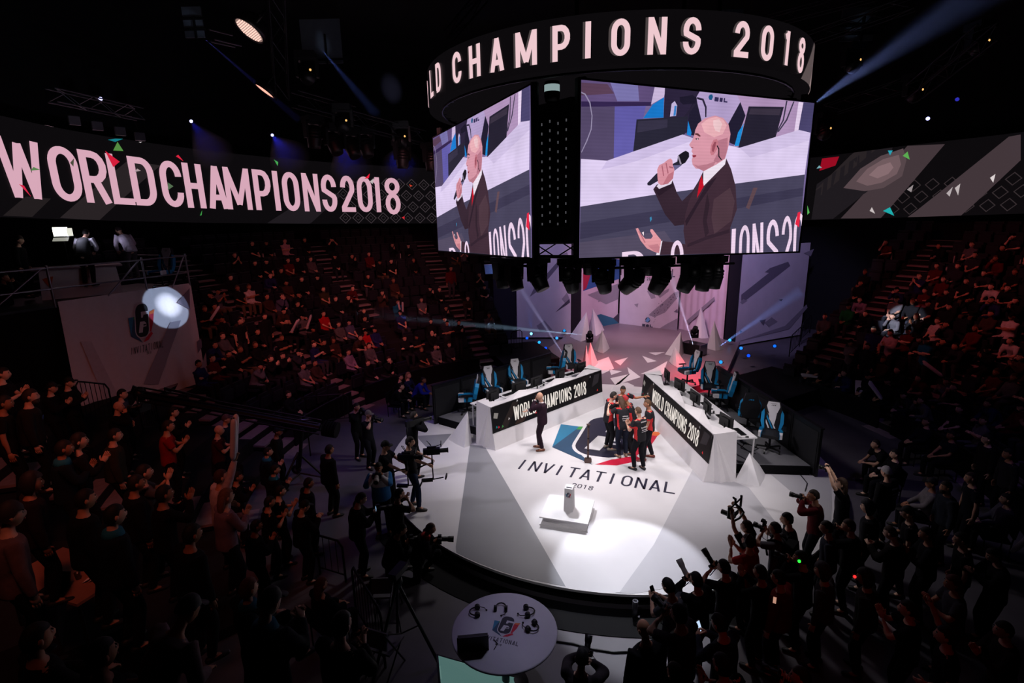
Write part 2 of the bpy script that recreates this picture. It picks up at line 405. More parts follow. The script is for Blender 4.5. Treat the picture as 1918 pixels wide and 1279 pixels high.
# ------------------------------------------------------------------ stage disc with inlays, lettering and emblem
deckw = mat('stage_deck_white', (222, 220, 222), 0.42, noise=.1, scale=.9, spec=.35)
deckg = mat('stage_deck_grey', (146, 147, 152), 0.45, noise=.08, scale=1.2)
deckl = mat('stage_deck_pale_grey', (188, 187, 192), 0.45, noise=.08, scale=1.2)
navy = mat('print_navy', (38, 36, 56), 0.5, noise=.05); navy2 = mat('print_slate_blue', (44, 74, 104), 0.5, noise=.05)
cyan_p = mat('print_blue', (38, 118, 156), 0.5, noise=.05); green_p = mat('print_green', (62, 150, 66), 0.5, noise=.05)
red_p = mat('print_red', (196, 24, 58), 0.5, noise=.05); orange_p = mat('print_orange', (226, 110, 52), 0.5, noise=.05)
stage = thing('stage', 'round white stage with grey wedges and a printed emblem', 'stage', (0, 0, 0))
m_ = MB(); m_.lathe([(0, FZ + .01), (5.9, FZ + .01), (5.9, -.05), (6.0, -.05), (6.0, 0), (0, 0)], deckw, 96, smooth=False)
m_.m = [m_.mi(blackm) if i // 96 in (0, 1) else v for i, v in enumerate(m_.m)]
m_.build('deck', stage)
def clip_disc(poly, R=5.97):
    out = []
    for i in range(len(poly)):
        a = Vector(poly[i]); b = Vector(poly[(i + 1) % len(poly)])
        for j in range(24):
            p = a.lerp(b, j / 24)
            out.append(tuple(p if p.length <= R else p.normalized() * R))
    res = [p for i, p in enumerate(out) if (Vector(p) - Vector(out[i - 1])).length > 1e-3]
    return res
def inlay(poly, m, z=.004): b = MB(); b.prism(clip_disc(poly), .0005, z, m); return b.build('deck_inlay', stage)
inlay([(-3.69, -1.02), (-3.31, -.90), (.58, -5.91), (.2, -8), (-2.4, -7)], deckg) if False else None
inlay([(-3.72, -.95), (-3.28, -.88), (-1.6, -3.06), (.58, -5.93), (-.5, -5.98), (-1.79, -5.74)], deckg)
inlay([(-4.62, -.40), (-4.40, -1.92), (-5.6, -.9)], deckg)
inlay([(2.6, -.2), (1.96, -4.11), (1.5, -5.9), (4.8, -3.7), (3.9, -1.0)], deckl)
inlay([(4.42, .0), (4.95, -1.08), (5.4, -2.6), (5.95, .6)], deckl)
fid = lambda x, y, z: (x, y, z)
# lettering on the deck
for i, ch in enumerate('INVITATIONAL'):
    xs = -1.93 + i * .352
    if ch == 'I': xs -= .0
    b = MB()
    for q in stroke_quads(ch, .27 if ch != 'I' else .06, .56, .058): b.prism([(xs + x + (.0 if ch != 'I' else .08), -1.905 + y) for x, y in q], .0005, .004, navy)
    b.build('letter', stage)
for i, ch in enumerate('2018'):
    b = MB()
    for q in stroke_quads(ch, .112, .2, .024): b.prism([(-.25 + i * .142 + x, -2.37 + y) for x, y in q], .0005, .004, navy)
    b.build('digit', stage)
# the emblem: a rounded plate with a cut-out figure over a split shield (unit coordinates, centre 0,0)
def rrect(x0, y0, x1, y1, r, n=6):
    return arc(x1 - r, y1 - r, r, r, 0, 90, n) + arc(x0 + r, y1 - r, r, r, 90, 180, n) + arc(x0 + r, y0 + r, r, r, 180, 270, n) + arc(x1 - r, y0 + r, r, r, 270, 360, n)
def emblem(mb, f, z=0.0, dz=.003, plate=None, cut=None):
    plate = plate or navy; cut = cut or deckw
    L = [([(-1.0, .36), (-.62, .36), (-.64, .22), (-.86, -.62)], cyan_p), ([(-.62, .36), (-.36, .42), (-.5, .24), (-.64, .22)], green_p),
         ([(-.64, .22), (-.5, .24), (-.36, -.05), (-.3, -.72), (0, -1.02), (-.86, -.62)], navy2),
         ([(.04, -1.0), (.3, -.72), (.66, -.5), (.78, -.62), (.4, -.92)], red_p), ([(.5, -.5), (.66, -.5), (.86, .0), (.92, .38), (.55, .36)], red_p),
         ([(.55, .36), (.92, .38), (1.0, .58), (.6, .5)], orange_p)]
    for p, m in L: mb.prism(p, z + .0005, z + dz, m, f)
    mb.prism(rrect(-.54, -.78, .54, 1.02, .42), z + dz, z + dz + .002, cut, f)
    mb.prism(rrect(-.48, -.72, .48, .96, .37), z + dz + .002, z + dz + .004, plate, f)
    for p in ([(-.06, .56), (.48, .56), (.48, .40), (.12, .40), (.06, .26), (-.06, .26)],
              [(-.16, .06), (.16, .06), (.3, -.04), (.3, -.2), (.06, -.22), (.0, -.5), (-.28, -.5)]):
        mb.prism(p, z + dz + .004, z + dz + .006, cut, f)
    mb.prism([(.08, -.08), (.27, -.08), (.27, -.16), (.08, -.16)], z + dz + .006, z + dz + .007, plate, f)
b = MB(); emblem(b, lambda x, y, z: (x * 1.58, .78 + y * 1.78, z)); b.build('emblem', stage)

# runway to the backdrop
ramp = mat('upstage_floor_grey', (128, 116, 124), 0.4, noise=.12, scale=.8)
up = MB(); up.prism([(-1.5, 5.75), (1.6, 5.75), (3.4, 8.2), (4.2, 14.8), (3.4, 16.2), (1.2, 17.4), (-2.6, 18.1), (-4.7, 14.9), (-4.9, 10.8), (-3.0, 7.4)], FZ + .01, -.012, ramp)
upo = up.build('upstage_floor', label='grey upstage floor with white shards running to the backdrop', cat='stage')
for tri in ([(1151, 676), (1176, 669), (1162, 684)], [(1203, 666), (1230, 676), (1213, 679)], [(1215, 660), (1245, 659), (1228, 665)], [(1141, 692), (1165, 695), (1145, 702)],
            [(1175, 687), (1200, 706), (1150, 722), (1178, 700)], [(1143, 708), (1180, 700), (1155, 724)], [(1107, 680), (1140, 668), (1150, 690), (1128, 700)], [(1200, 700), (1225, 690), (1250, 676), (1242, 700)],
            [(1160, 718), (1175, 716), (1188, 722), (1172, 735), (1150, 735)]):
    b = MB(); b.prism([tuple(G(x, y, 0)[:2]) for x, y in tri], -.0115, -.004, deckw); b.build('floor_shard', upo)
# low step between the desks
b = MB(); b.box((0, 4.9, .1), (1.15, .55, .2), white); b.box((0, 4.9, .202), (1.1, .5, .004), whitem)
b.build('stage_step', label='low white step between the two desks', cat='step')
# black side decks right and left of the runway
for x0, y0, lab in [(-5.6, 8.6, 'low black side deck left of the upstage floor'), (5.2, 7.2, 'low black side deck right of the upstage floor')]:
    b = MB(); b.box((0, 0, .0), (2.6, 3.4, .58), blackm); b.box((0, 0, .3), (2.64, 3.44, .03), tierm); b.build('side_deck', loc=(x0, y0, 0), rot=rad(38 if x0 < 0 else -38), label=lab, cat='platform')
# ================================================================== LED ribbon round the arena
RBR = 21.0
_zb = [(-110, 7.0), (-97.4, 6.91), (-92.7, 6.81), (-87.5, 6.72), (-75.1, 6.5), (-60, 6.3), (-47.1, 6.2), (-41.6, 6.15), (-17.1, 6.07), (21.3, 6.0), (32.8, 6.12), (44.5, 6.26), (60, 6.45)]
_zt = [(-110, 10.6), (-95.4, 10.34), (-90.9, 10.18), (-85.8, 10.06), (-73.8, 9.84), (-59.1, 9.65), (-46.5, 9.5), (-41.1, 9.43), (-17.2, 9.21), (20.4, 9.28), (31.6, 9.5), (43, 9.56), (60, 9.75)]
def _ip(T, a): return float(np.interp(a, [t[0] for t in T], [t[1] for t in T]))
def ribp(a, v, off=0.0):
    z0, z1 = _ip(_zb, a), _ip(_zt, a); return ring(a, RBR - off, z0 + (z1 - z0) * v)
def ribuv(x, y):
    p = cyl(x, y, RBR); a = azim(p); z0, z1 = _ip(_zb, a), _ip(_zt, a); return a, (p.z - z0) / (z1 - z0)
led_bg = mat('led_off_black', (8, 7, 9), .4, emit=(12, 10, 12), es=1.0)
rib = thing('led_ribbon', 'long curved LED ribbon reading WORLD CHAMPIONS 2018 above the stands', 'screen', (0, 0, 0))
m_ = MB(); V = []; F = []; n = 90
for i in range(n + 1):
    a = -108 + (58 + 108) * i / n
    V += [ribp(a, 0), ribp(a, 1), ribp(a, 1, -.25), ribp(a, 0, -.25)]
for i in range(n):
    o = 4 * i; p = o + 4; F += [(o, o + 1, p + 1, p), (o + 1, o + 2, p + 2, p + 1), (o + 2, o + 3, p + 3, p + 2), (o + 3, o, p, p + 3)]
F += [(0, 3, 2, 1), (4 * n, 4 * n + 1, 4 * n + 2, 4 * n + 3)]
m_.add(V, F, led_bg); m_.build('screen_panel', rib)
def half(poly, lim, s):
    out = []
    for i in range(len(poly)):
        a, b = poly[i], poly[(i + 1) % len(poly)]; ia = s * (a[0] - lim) >= 0; ib = s * (b[0] - lim) >= 0
        if ia: out.append(a)
        if ia != ib: t = (lim - a[0]) / (b[0] - a[0]); out.append((lim, a[1] + (b[1] - a[1]) * t))
    return out
def strips(poly, step):
    '''cut a flat outline into narrow upright strips so that it follows the curve'''
    lo, hi = min(p[0] for p in poly), max(p[0] for p in poly); n = max(1, int((hi - lo) / step + .99)); R_ = []
    for i in range(n):
        q = half(half(poly, lo + (hi - lo) * i / n, 1), lo + (hi - lo) * (i + 1) / n, -1)
        if len(q) > 2: R_.append(q)
    return R_
def ribpatch(name, poly, m, off, px=True, kind=None):
    """flat LED picture element on the ribbon, subdivided along the curve; poly in sight-line pixels"""
    P = [ribuv(x, y) for x, y in poly] if px else poly
    b_ = MB()
    for Q in strips(P, 1.0): b_.prism(Q, off, off + .01, m, lambda x, y, z: tuple(ribp(x, min(max(y, 0.002), .998), z)))
    return b_.build(name, rib)
dull = led((40, 34, 36)); dull2 = led((66, 54, 58)); dull3 = led((30, 26, 30))
# soft diagonal bands behind the words
ribpatch('light_band', [(5, 404), (60, 406), (95, 372), (48, 368)], led((34, 29, 30)), .01)
ribpatch('light_band', [(112, 408), (185, 413), (300, 310), (240, 300)], dull, .01)
ribpatch('light_band', [(500, 418), (580, 420), (640, 365), (600, 355)], dull3, .01)
ribpatch('light_band', [(1520, 411), (1560, 410), (1660, 330), (1672, 276), (1620, 283), (1530, 345)], dull3, .01)
ribpatch('light_band', [(1528, 355), (1600, 284), (1640, 280), (1530, 372)], dull, .01)
ribpatch('light_band', [(1575, 409), (1650, 409), (1770, 270), (1700, 273)], dull2, .01)
ribpatch('light_band', [(1700, 408), (1800, 405), (1912, 300), (1912, 252), (1890, 256)], dull2, .01)
ribpatch('light_band', [(1580, 352), (1612, 316), (1650, 292), (1692, 278), (1698, 300), (1690, 330), (1655, 352), (1620, 358)], led((86, 70, 74)), .02)
ribpatch('light_band', [(1604, 340), (1625, 316), (1655, 298), (1684, 290), (1688, 308), (1680, 326), (1652, 342), (1625, 348)], led((112, 90, 94)), .03)
ribpatch('light_band', [(1628, 328), (1645, 312), (1668, 304), (1674, 314), (1664, 326), (1644, 334)], led((134, 108, 112)), .04)
ribpatch('light_band', [(1535, 320), (1540, 297), (1572, 293), (1565, 310)], led((150, 12, 34)), .02)
ribpatch('light_band', [(1062, 414), (1078, 414), (1078, 330), (1062, 326)], dull2, .01)
# emblem-like line lozenges between the words and the cube
b = MB()
def loz(a, v, s, m):
    for k in range(4):
        q = [(a + s * c0, v + s * c1 * .105) for c0, c1 in ((1, 0), (0, 1), (-1, 0), (0, -1))]
        p0, p1 = Vector(q[k]), Vector(q[(k + 1) % 4]); c = Vector((a, v))
        b.prism([tuple(p0), tuple(p1), tuple(c.lerp(p1, .84)), tuple(c.lerp(p0, .84))], .012, .018, m, lambda x, y, z: tuple(ribp(x, min(max(y, 0.003), .997), z)))
lm = led((62, 54, 58))
for i in range(9):
    for j in range(4):
        loz(-56 + i * 2.05 + (j % 2) * 1.0, .1 + j * .2, .95, lm); loz(-56 + i * 2.05 + (j % 2) * 1.0, .1 + j * .2, .42, lm)
for i in range(8):
    for j in range(3): loz(29 + i * 2.0 + (j % 2), .12 + j * .16, .8, led((52, 44, 46)))
b.build('lozenge_pattern', rib, kind='stuff')
# confetti triangles of the picture
for tri, c in [(((200, 262), (228, 258), (214, 266)), (20, 120, 130)), (((210, 282), (218, 266), (229, 283)), (84, 140, 66)), (((195, 283), (222, 303), (210, 313)), (212, 30, 60)), (((328, 293), (332, 290), (342, 302)), (220, 36, 64)),
               (((33, 345), (42, 348), (55, 368)), (214, 40, 72)), (((54, 320), (60, 313), (72, 318)), (92, 130, 80)), (((129, 305), (136, 297), (135, 312)), (74, 76, 60)), (((313, 342), (323, 349), (313, 356)), (84, 110, 80)),
               (((373, 404), (377, 394), (376, 403)), (60, 150, 70)), (((512, 299), (520, 304), (519, 311)), (70, 170, 80)), (((682, 335), (692, 325), (690, 334)), (226, 30, 56)), (((692, 340), (700, 334), (697, 345)), (190, 180, 180)),
               (((766, 345), (772, 348), (768, 350)), (190, 60, 40)), (((752, 407), (757, 405), (757, 411)), (210, 40, 50)), (((258, 266), (263, 259), (261, 268)), (200, 190, 195)), (((78, 222), (95, 225), (95, 229)), (210, 170, 180)), (((255, 316), (262, 320), (250, 322)), (170, 150, 155)),
               (((1535, 310), (1540, 314), (1530, 316)), (120, 170, 180)), (((1664, 282), (1673, 282), (1668, 291)), (40, 160, 180)), (((1692, 292), (1701, 284), (1705, 299)), (90, 170, 80)), (((1655, 395), (1668, 388), (1676, 404)), (30, 170, 170)),
               (((1513, 385), (1517, 398), (1513, 402)), (90, 180, 90)), (((1630, 395), (1634, 388), (1640, 400)), (200, 190, 190)), (((1790, 352), (1800, 344), (1796, 366)), (190, 180, 180)), (((1774, 362), (1786, 350), (1780, 368)), (180, 170, 172)), (((1856, 333), (1866, 326), (1862, 342)), (220, 210, 210)), (((1700, 355), (1712, 346), (1708, 360)), (150, 140, 142))]:
    ribpatch('confetti_shape', tri, led(c), .075)
pinkw = led((226, 176, 194), 0.9)
def rib_letter(ch, xl, xr, ym, v0, v1, th, m, name='letter', off=.05):
    a0, a1 = ribuv(xl, ym)[0], ribuv(xr, ym)[0]; H = 3.4; wd = rad(a1 - a0) * RBR; hh = H * (v1 - v0)
    b_ = MB()
    for q in stroke_quads(ch, wd, hh, th):
        b_.prism(q, off, off + .012, m, lambda x, y, z: tuple(ribp(a0 + math.degrees(x / RBR), v0 + y / H, z)))
    b_.build(name, rib)
WC = [('W', -2, 76, 310), ('O', 91, 146, 320), ('R', 151, 199, 325), ('L', 203, 243, 330), ('D', 243, 288, 335), ('C', 300, 340, 342), ('H', 345, 380, 348), ('A', 387, 423, 352), ('M', 421, 468, 355), ('P', 475, 507, 356),
      ('I', 512, 522, 357), ('O', 529, 560, 360), ('N', 567, 597, 362), ('S', 602, 630, 364), ('2', 638, 664, 366), ('0', 669, 697, 367), ('1', 700, 715, 368), ('8', 721, 749, 368)]
for ch, xl, xr, ym in WC: rib_letter(ch, xl, xr, ym, .20, .80, .27 if ch not in 'MWN' else .25, pinkw)

# ================================================================== LED halo ring over the cube
HR, HZ0, HZ1 = 4.4, 9.1, 9.9
halo = thing('led_halo', 'round LED halo ring reading WORLD CHAMPIONS 2018 over the cube', 'screen', (0, 0, 0))
halo.location = (0, 0, HZ0)
m_ = MB(); m_.lathe([(HR, 0), (HR, .8), (HR - .16, .8), (HR - .16, 0), (HR, 0)], led_bg, 96, smooth=False); m_.build('screen_panel', halo)
hw = led((244, 206, 212), 0.95); hshade = led((74, 66, 66))
def halo_f(a0): return lambda x, y, z: tuple(ring(a0 - math.degrees(x / HR), HR + z, y))
b = MB()
for q, m in (([(-.15, .0), (.62, .0), (1.35, .8), (.7, .8)], led((92, 80, 80))), ([(.62, 0.0), (1.6, 0), (1.6, .8), (1.35, .8)], led((150, 130, 128)))):
    for Q in strips(q, .12): b.prism(Q, .004, .008, m, halo_f(111))
b.build('light_band', halo)
HL = [('W', -99), ('O', -107.5), ('R', -117), ('L', -130.6), ('D', -137.9), ('C', -149.1), ('H', -156.5), ('A', -163.9), ('M', -172), ('P', 179.5), ('I', 173.5), ('O', 166.5), ('N', 158.7), ('S', 151), ('2', 138.5), ('0', 130.6), ('1', 122.7), ('8', 114.75)]
for ch, a in HL:
    wd = {'M': .42, 'W': .46, 'I': .1, '1': .22}.get(ch, .31)
    b = MB(); f = halo_f(a + math.degrees(wd / 2 / HR))
    for q in stroke_quads(ch, wd, .56, .092): b.prism([(x - .045, y + .12) for x, y in q], .006, .010, hshade, f)
    for q in stroke_quads(ch, wd, .56, .092): b.prism([(x, y + .12) for x, y in q], .012, .018, hw, f)
    b.build('letter', halo)
m_ = MB()
for i in range(48):
    a = i * 7.5
    m_.bar(ring(a, HR - .3, -.02), ring(a + 7.5, HR - .3, -.02), .025, darkm); m_.bar(ring(a, HR - .75, .1), ring(a + 7.5, HR - .75, .1), .025, darkm); m_.bar(ring(a, HR - .3, -.02), ring(a + 7.5, HR - .75, .1), .014, darkm, 4)
m_.build('ring_truss', halo)

# ================================================================== LED cube: two screens in view
def homog(src):
    A = []; dst = [(0, 1), (1, 1), (1, 0), (0, 0)]
    for (x, y), (u, v) in zip(src, dst): A += [[x, y, 1, 0, 0, 0, -u * x, -u * y], [0, 0, 0, x, y, 1, -v * x, -v * y]]
    h = np.linalg.solve(np.array(A, float), np.array([k for d in dst for k in d], float)); H = np.append(h, 1).reshape(3, 3)
    def f(x, y): p = H @ np.array([x, y, 1.0]); return p[0] / p[2], p[1] / p[2]
    return f
UV = homog([(85, 158), (1465, 300), (1412, 1185), (88, 1225)])
def clipb(poly, ax=1, lo=0.0, hi=1.0):
    for (k, s) in ((0, 1), (0, -1), (1, 1), (1, -1)):
        out = []; lim = 0.0 if s > 0 else 1.0
        for i in range(len(poly)):
            a, b = poly[i], poly[(i + 1) % len(poly)]; ia = s * (a[k] - lim) >= 0; ib = s * (b[k] - lim) >= 0
            if ia: out.append(a)
            if ia != ib:
                t = (lim - a[k]) / (b[k] - a[k]); out.append(tuple(a[j] + (b[j] - a[j]) * t for j in range(2)))
        poly = out
        if len(poly) < 3: return []
    return poly
PIC = [
 ('screen_back', (118, 102, 150), [(85, 158), (1465, 300), (1412, 1185), (88, 1225)]),
 ('shelf', (96, 78, 122), [(85, 158), (560, 203), (520, 290), (85, 300)]), ('shelf', (122, 116, 172), [(255, 172), (420, 192), (430, 285), (300, 285)]), ('shelf', (88, 62, 84), [(85, 175), (240, 185), (280, 240), (85, 250)]), ('shelf', (52, 38, 78), [(85, 285), (505, 290), (500, 312), (85, 318)]),
 ('cabinet', (84, 72, 104), [(85, 316), (285, 316), (285, 640), (85, 628)]), ('cabinet', (98, 92, 168), [(285, 316), (470, 312), (415, 592), (285, 640)]), ('cable', (150, 140, 170), [(85, 228), (110, 240), (140, 290), (154, 370), (150, 450), (125, 520), (92, 590), (90, 582), (118, 520), (144, 450), (148, 370), (134, 295), (106, 246), (85, 236)]),
 ('wall_light', (176, 146, 186), [(1005, 248), (1392, 294), (1380, 480), (1000, 560)]), ('wall_light', (206, 186, 222), [(520, 198), (585, 204), (576, 262), (500, 305)]),
 ('chair_side', (44, 36, 60), [(580, 202), (790, 222), (760, 440), (700, 482), (575, 470)]), ('chair_side', (26, 122, 205), [(576, 262), (576, 382), (455, 386), (510, 305)]), ('chair_side', (196, 182, 220), [(622, 300), (640, 285), (655, 310), (650, 372), (614, 376)]), ('chair_side', (60, 130, 200), [(640, 312), (652, 312), (648, 370), (634, 372)]),
 ('chair_back', (178, 158, 202), [(790, 222), (1005, 246), (1028, 292), (965, 420), (880, 470), (800, 440), (768, 262)]), ('chair_side', (34, 30, 50), [(1028, 292), (1062, 372), (1005, 545), (950, 520), (962, 420)]), ('chair_side', (30, 140, 215), [(1055, 416), (1030, 550), (1003, 552), (1022, 470)]), ('chair_side', (34, 30, 50), [(764, 260), (802, 400), (770, 490), (716, 480), (730, 330)]), ('chair_side', (30, 132, 210), [(722, 400), (745, 470), (742, 492), (718, 484)]),
 ('logo', (30, 86, 130), [(838, 262), (846, 248), (860, 246), (866, 262), (858, 280), (844, 278)]), ('logo', (52, 44, 84), [(876, 262), (900, 265), (898, 290), (874, 287)]), ('logo', (52, 44, 84), [(906, 266), (924, 268), (922, 292), (904, 290)]), ('logo', (52, 44, 84), [(930, 268), (938, 269), (936, 286), (952, 288), (951, 296), (928, 293)]),
 ('arm', (30, 26, 44), [(668, 262), (745, 250), (770, 268), (760, 300), (690, 305), (672, 290)]), ('arm', (44, 38, 60), [(770, 262), (810, 272), (830, 320), (830, 380), (823, 380), (820, 325), (802, 282), (772, 275)]), ('arm', (40, 34, 54), [(752, 300), (766, 302), (705, 390), (690, 385)]),
 ('monitor', (40, 38, 54), [(416, 392), (600, 382), (722, 375), (702, 480), (560, 530), (400, 582)]), ('monitor', (54, 50, 70), [(425, 402), (600, 392), (600, 440), (420, 470)]), ('monitor', (38, 34, 50), [(1078, 318), (1286, 322), (1244, 505), (1026, 562)]), ('monitor', (58, 50, 66), [(1090, 330), (1270, 333), (1262, 370), (1080, 365)]), ('cable', (60, 54, 76), [(1298, 285), (1306, 287), (1290, 400), (1250, 480), (1243, 478), (1282, 398)]), ('cable', (60, 54, 76), [(1340, 290), (1347, 291), (1310, 400), (1262, 470), (1256, 466), (1302, 396)]),
 ('wall_light', (232, 212, 240), [(1372, 292), (1400, 296), (1386, 462), (1354, 468)]), ('wall_dark', (74, 68, 108), [(1400, 296), (1465, 300), (1452, 474), (1378, 460)]),
 ('desk_top', (222, 206, 240), [(88, 625), (245, 636), (692, 482), (800, 520), (960, 545), (1034, 562), (1382, 457), (1450, 474), (1428, 724), (1010, 776), (500, 846), (88, 912)]), ('desk_facet', (206, 190, 228), [(245, 636), (692, 482), (770, 512), (420, 640), (210, 690)]), ('desk_facet', (210, 194, 230), [(1034, 562), (1382, 457), (1450, 474), (1446, 520), (1100, 620)]),
 ('desk_front', (72, 68, 92), [(88, 912), (500, 846), (1010, 776), (1428, 722), (1412, 1185), (88, 1225)]), ('desk_front', (60, 56, 80), [(88, 1010), (560, 935), (1040, 860), (1424, 800), (1422, 850), (88, 1110)]), ('desk_front', (84, 76, 98), [(88, 1130), (600, 1060), (700, 1200), (88, 1225)]), ('desk_front', (98, 74, 82), [(1085, 920), (1125, 800), (1150, 800), (1105, 930)]), ('spark', (60, 130, 170), [(508, 980), (518, 972), (522, 990), (512, 1006)]),
 ('jacket_arm', (54, 38, 50), [(525, 808), (545, 780), (640, 756), (668, 830), (700, 880), (760, 820), (812, 730), (830, 900), (730, 1020), (660, 1030), (600, 960)]),
 ('jacket', (64, 44, 56), [(956, 625), (905, 676), (822, 700), (790, 770), (742, 880), (722, 960), (714, 1060), (728, 1142), (640, 1128), (586, 1122), (574, 1206), (1004, 1197), (996, 1040), (1031, 930), (1018, 790), (988, 690)]),
 ('jacket_fold', (46, 32, 44), [(905, 735), (870, 790), (800, 900), (730, 1030), (722, 1000), (790, 880), (850, 770)]), ('jacket_fold', (50, 35, 46), [(850, 830), (866, 900), (852, 1000), (868, 1070), (846, 1100), (828, 1000), (840, 900)]), ('jacket_fold', (78, 56, 66), [(890, 870), (985, 800), (1016, 880), (1000, 1000), (900, 1080), (880, 980)]), ('jacket_fold', (52, 36, 48), [(740, 1140), (860, 1090), (990, 1050), (992, 1072), (860, 1112), (740, 1160)]), ('jacket_fold', (44, 30, 42), [(535, 812), (640, 765), (645, 790), (560, 850)]),
 ('shirt', (238, 226, 240), [(956, 622), (900, 655), (822, 700), (824, 792), (872, 742), (950, 660)]), ('tie', (196, 22, 42), [(812, 724), (828, 790), (788, 862), (800, 770)]), ('shirt', (230, 216, 234), [(545, 790), (558, 775), (640, 752), (632, 776), (560, 806)]), ('shirt', (236, 226, 240), [(588, 1120), (574, 1208), (552, 1208), (570, 1126)]),
 ('face', (214, 150, 166), [(822, 702), (810, 688), (776, 685), (756, 662), (750, 632), (756, 616), (750, 606), (756, 596), (747, 582), (752, 562), (736, 552), (733, 540), (750, 515), (762, 480), (766, 455), (782, 418), (820, 388), (880, 371), (930, 386), (962, 424), (976, 480), (968, 545), (956, 600), (948, 628), (900, 660)]),
 ('face_light', (234, 176, 184), [(800, 420), (840, 390), (890, 378), (930, 396), (952, 430), (930, 480), (880, 500), (820, 470)]), ('face_light', (240, 200, 205), [(870, 400), (905, 392), (925, 420), (910, 470), (885, 460), (872, 430)]), ('face_shade', (182, 118, 136), [(900, 520), (960, 500), (962, 570), (946, 626), (905, 650), (880, 640), (905, 590)]), ('face_shade', (186, 122, 138), [(760, 660), (790, 684), (822, 700), (880, 668), (896, 640), (840, 660), (790, 668)]),
 ('brow', (96, 52, 56), [(766, 474), (784, 476), (800, 492), (792, 496), (776, 486), (764, 484)]), ('eye', (60, 34, 40), [(768, 505), (786, 503), (790, 511), (772, 514)]), ('eye', (225, 205, 210), [(776, 508), (784, 506), (784, 511), (776, 512)]), ('mouth', (140, 44, 60), [(754, 606), (772, 604), (778, 610), (766, 618), (755, 617)]), ('nostril', (160, 96, 110), [(740, 556), (756, 556), (758, 563), (748, 564)]),
 ('ear', (196, 120, 134), [(858, 590), (862, 545), (876, 514), (896, 510), (905, 532), (898, 572), (880, 602), (866, 606)]), ('ear', (150, 76, 92), [(868, 580), (870, 550), (882, 526), (893, 526), (888, 556), (878, 588)]), ('ear_wire', (40, 30, 40), [(898, 545), (912, 565), (914, 610), (930, 632), (926, 636), (908, 614), (906, 570), (896, 552)]),
 ('mic', (40, 38, 54), [(630, 660), (668, 640), (690, 662), (600, 730), (505, 786), (490, 784), (487, 772), (540, 715)]), ('mic', (26, 24, 32), [(690, 590), (712, 578), (732, 590), (734, 615), (712, 650), (684, 664), (664, 640), (668, 606)]), ('mic', (104, 100, 140), [(640, 665), (676, 664), (692, 664), (600, 735), (580, 735)]), ('mic', (150, 140, 160), [(664, 612), (672, 606), (690, 655), (682, 662)]),
 ('hand', (216, 146, 160), [(545, 690), (556, 664), (585, 650), (606, 632), (622, 624), (634, 634), (638, 665), (648, 690), (642, 740), (612, 775), (570, 784), (552, 770), (548, 735)]), ('hand_crease', (172, 100, 116), [(570, 668), (576, 664), (588, 728), (582, 730)]), ('hand_crease', (172, 100, 116), [(594, 652), (600, 650), (614, 712), (607, 714)]), ('hand_crease', (172, 100, 116), [(615, 668), (640, 676), (640, 684), (618, 680)]), ('hand_shade', (190, 116, 130), [(612, 720), (645, 700), (640, 745), (612, 775), (580, 782)]),
 ('palm', (224, 152, 160), [(424, 1046), (438, 1042), (462, 1085), (484, 1108), (518, 1108), (530, 1092), (512, 1062), (514, 1050), (526, 1050), (556, 1088), (580, 1116), (570, 1196), (545, 1190), (494, 1166), (455, 1118)]), ('hand_crease', (186, 112, 124), [(440, 1060), (446, 1058), (486, 1130), (480, 1134)]), ('hand_shade', (200, 128, 140), [(500, 1150), (560, 1140), (572, 1160), (568, 1195), (545, 1190)]), ('palm', (244, 226, 232), [(462, 1070), (474, 1064), (474, 1090)]),
]
cubem = mat('cube_frame_black', (9, 9, 11), .7, noise=.1)
def pic(c):
    '''picture colour on the LED wall: fine scan lines and a little uneven brightness'''
    k = 'picture_%02x%02x%02x' % tuple(c)
    if k in MATS: return MATS[k]
    m = mat(k, (2, 2, 2), .5, emit=c, es=1.0); nt = m.node_tree; N = nt.nodes
    tc = N.new('ShaderNodeTexCoord'); no = N.new('ShaderNodeTexNoise'); no.inputs['Scale'].default_value = 1.6; no.inputs['Detail'].default_value = 2
    wv = N.new('ShaderNodeTexWave'); wv.bands_direction = 'Z'; wv.inputs['Scale'].default_value = 5.0
    a = N.new('ShaderNodeMath'); a.operation = 'MULTIPLY_ADD'; a.inputs[1].default_value = .42; a.inputs[2].default_value = .74
    b = N.new('ShaderNodeMath'); b.operation = 'MULTIPLY_ADD'; b.inputs[1].default_value = .07; 
    nt.links.new(tc.outputs['Object'], no.inputs['Vector']); nt.links.new(tc.outputs['Object'], wv.inputs['Vector']); nt.links.new(no.outputs['Fac'], a.inputs[0]); nt.links.new(wv.outputs['Fac'], b.inputs[0]); nt.links.new(a.outputs[0], b.inputs[2])
    nt.links.new(b.outputs[0], N['Principled BSDF'].inputs['Emission Strength']); return m
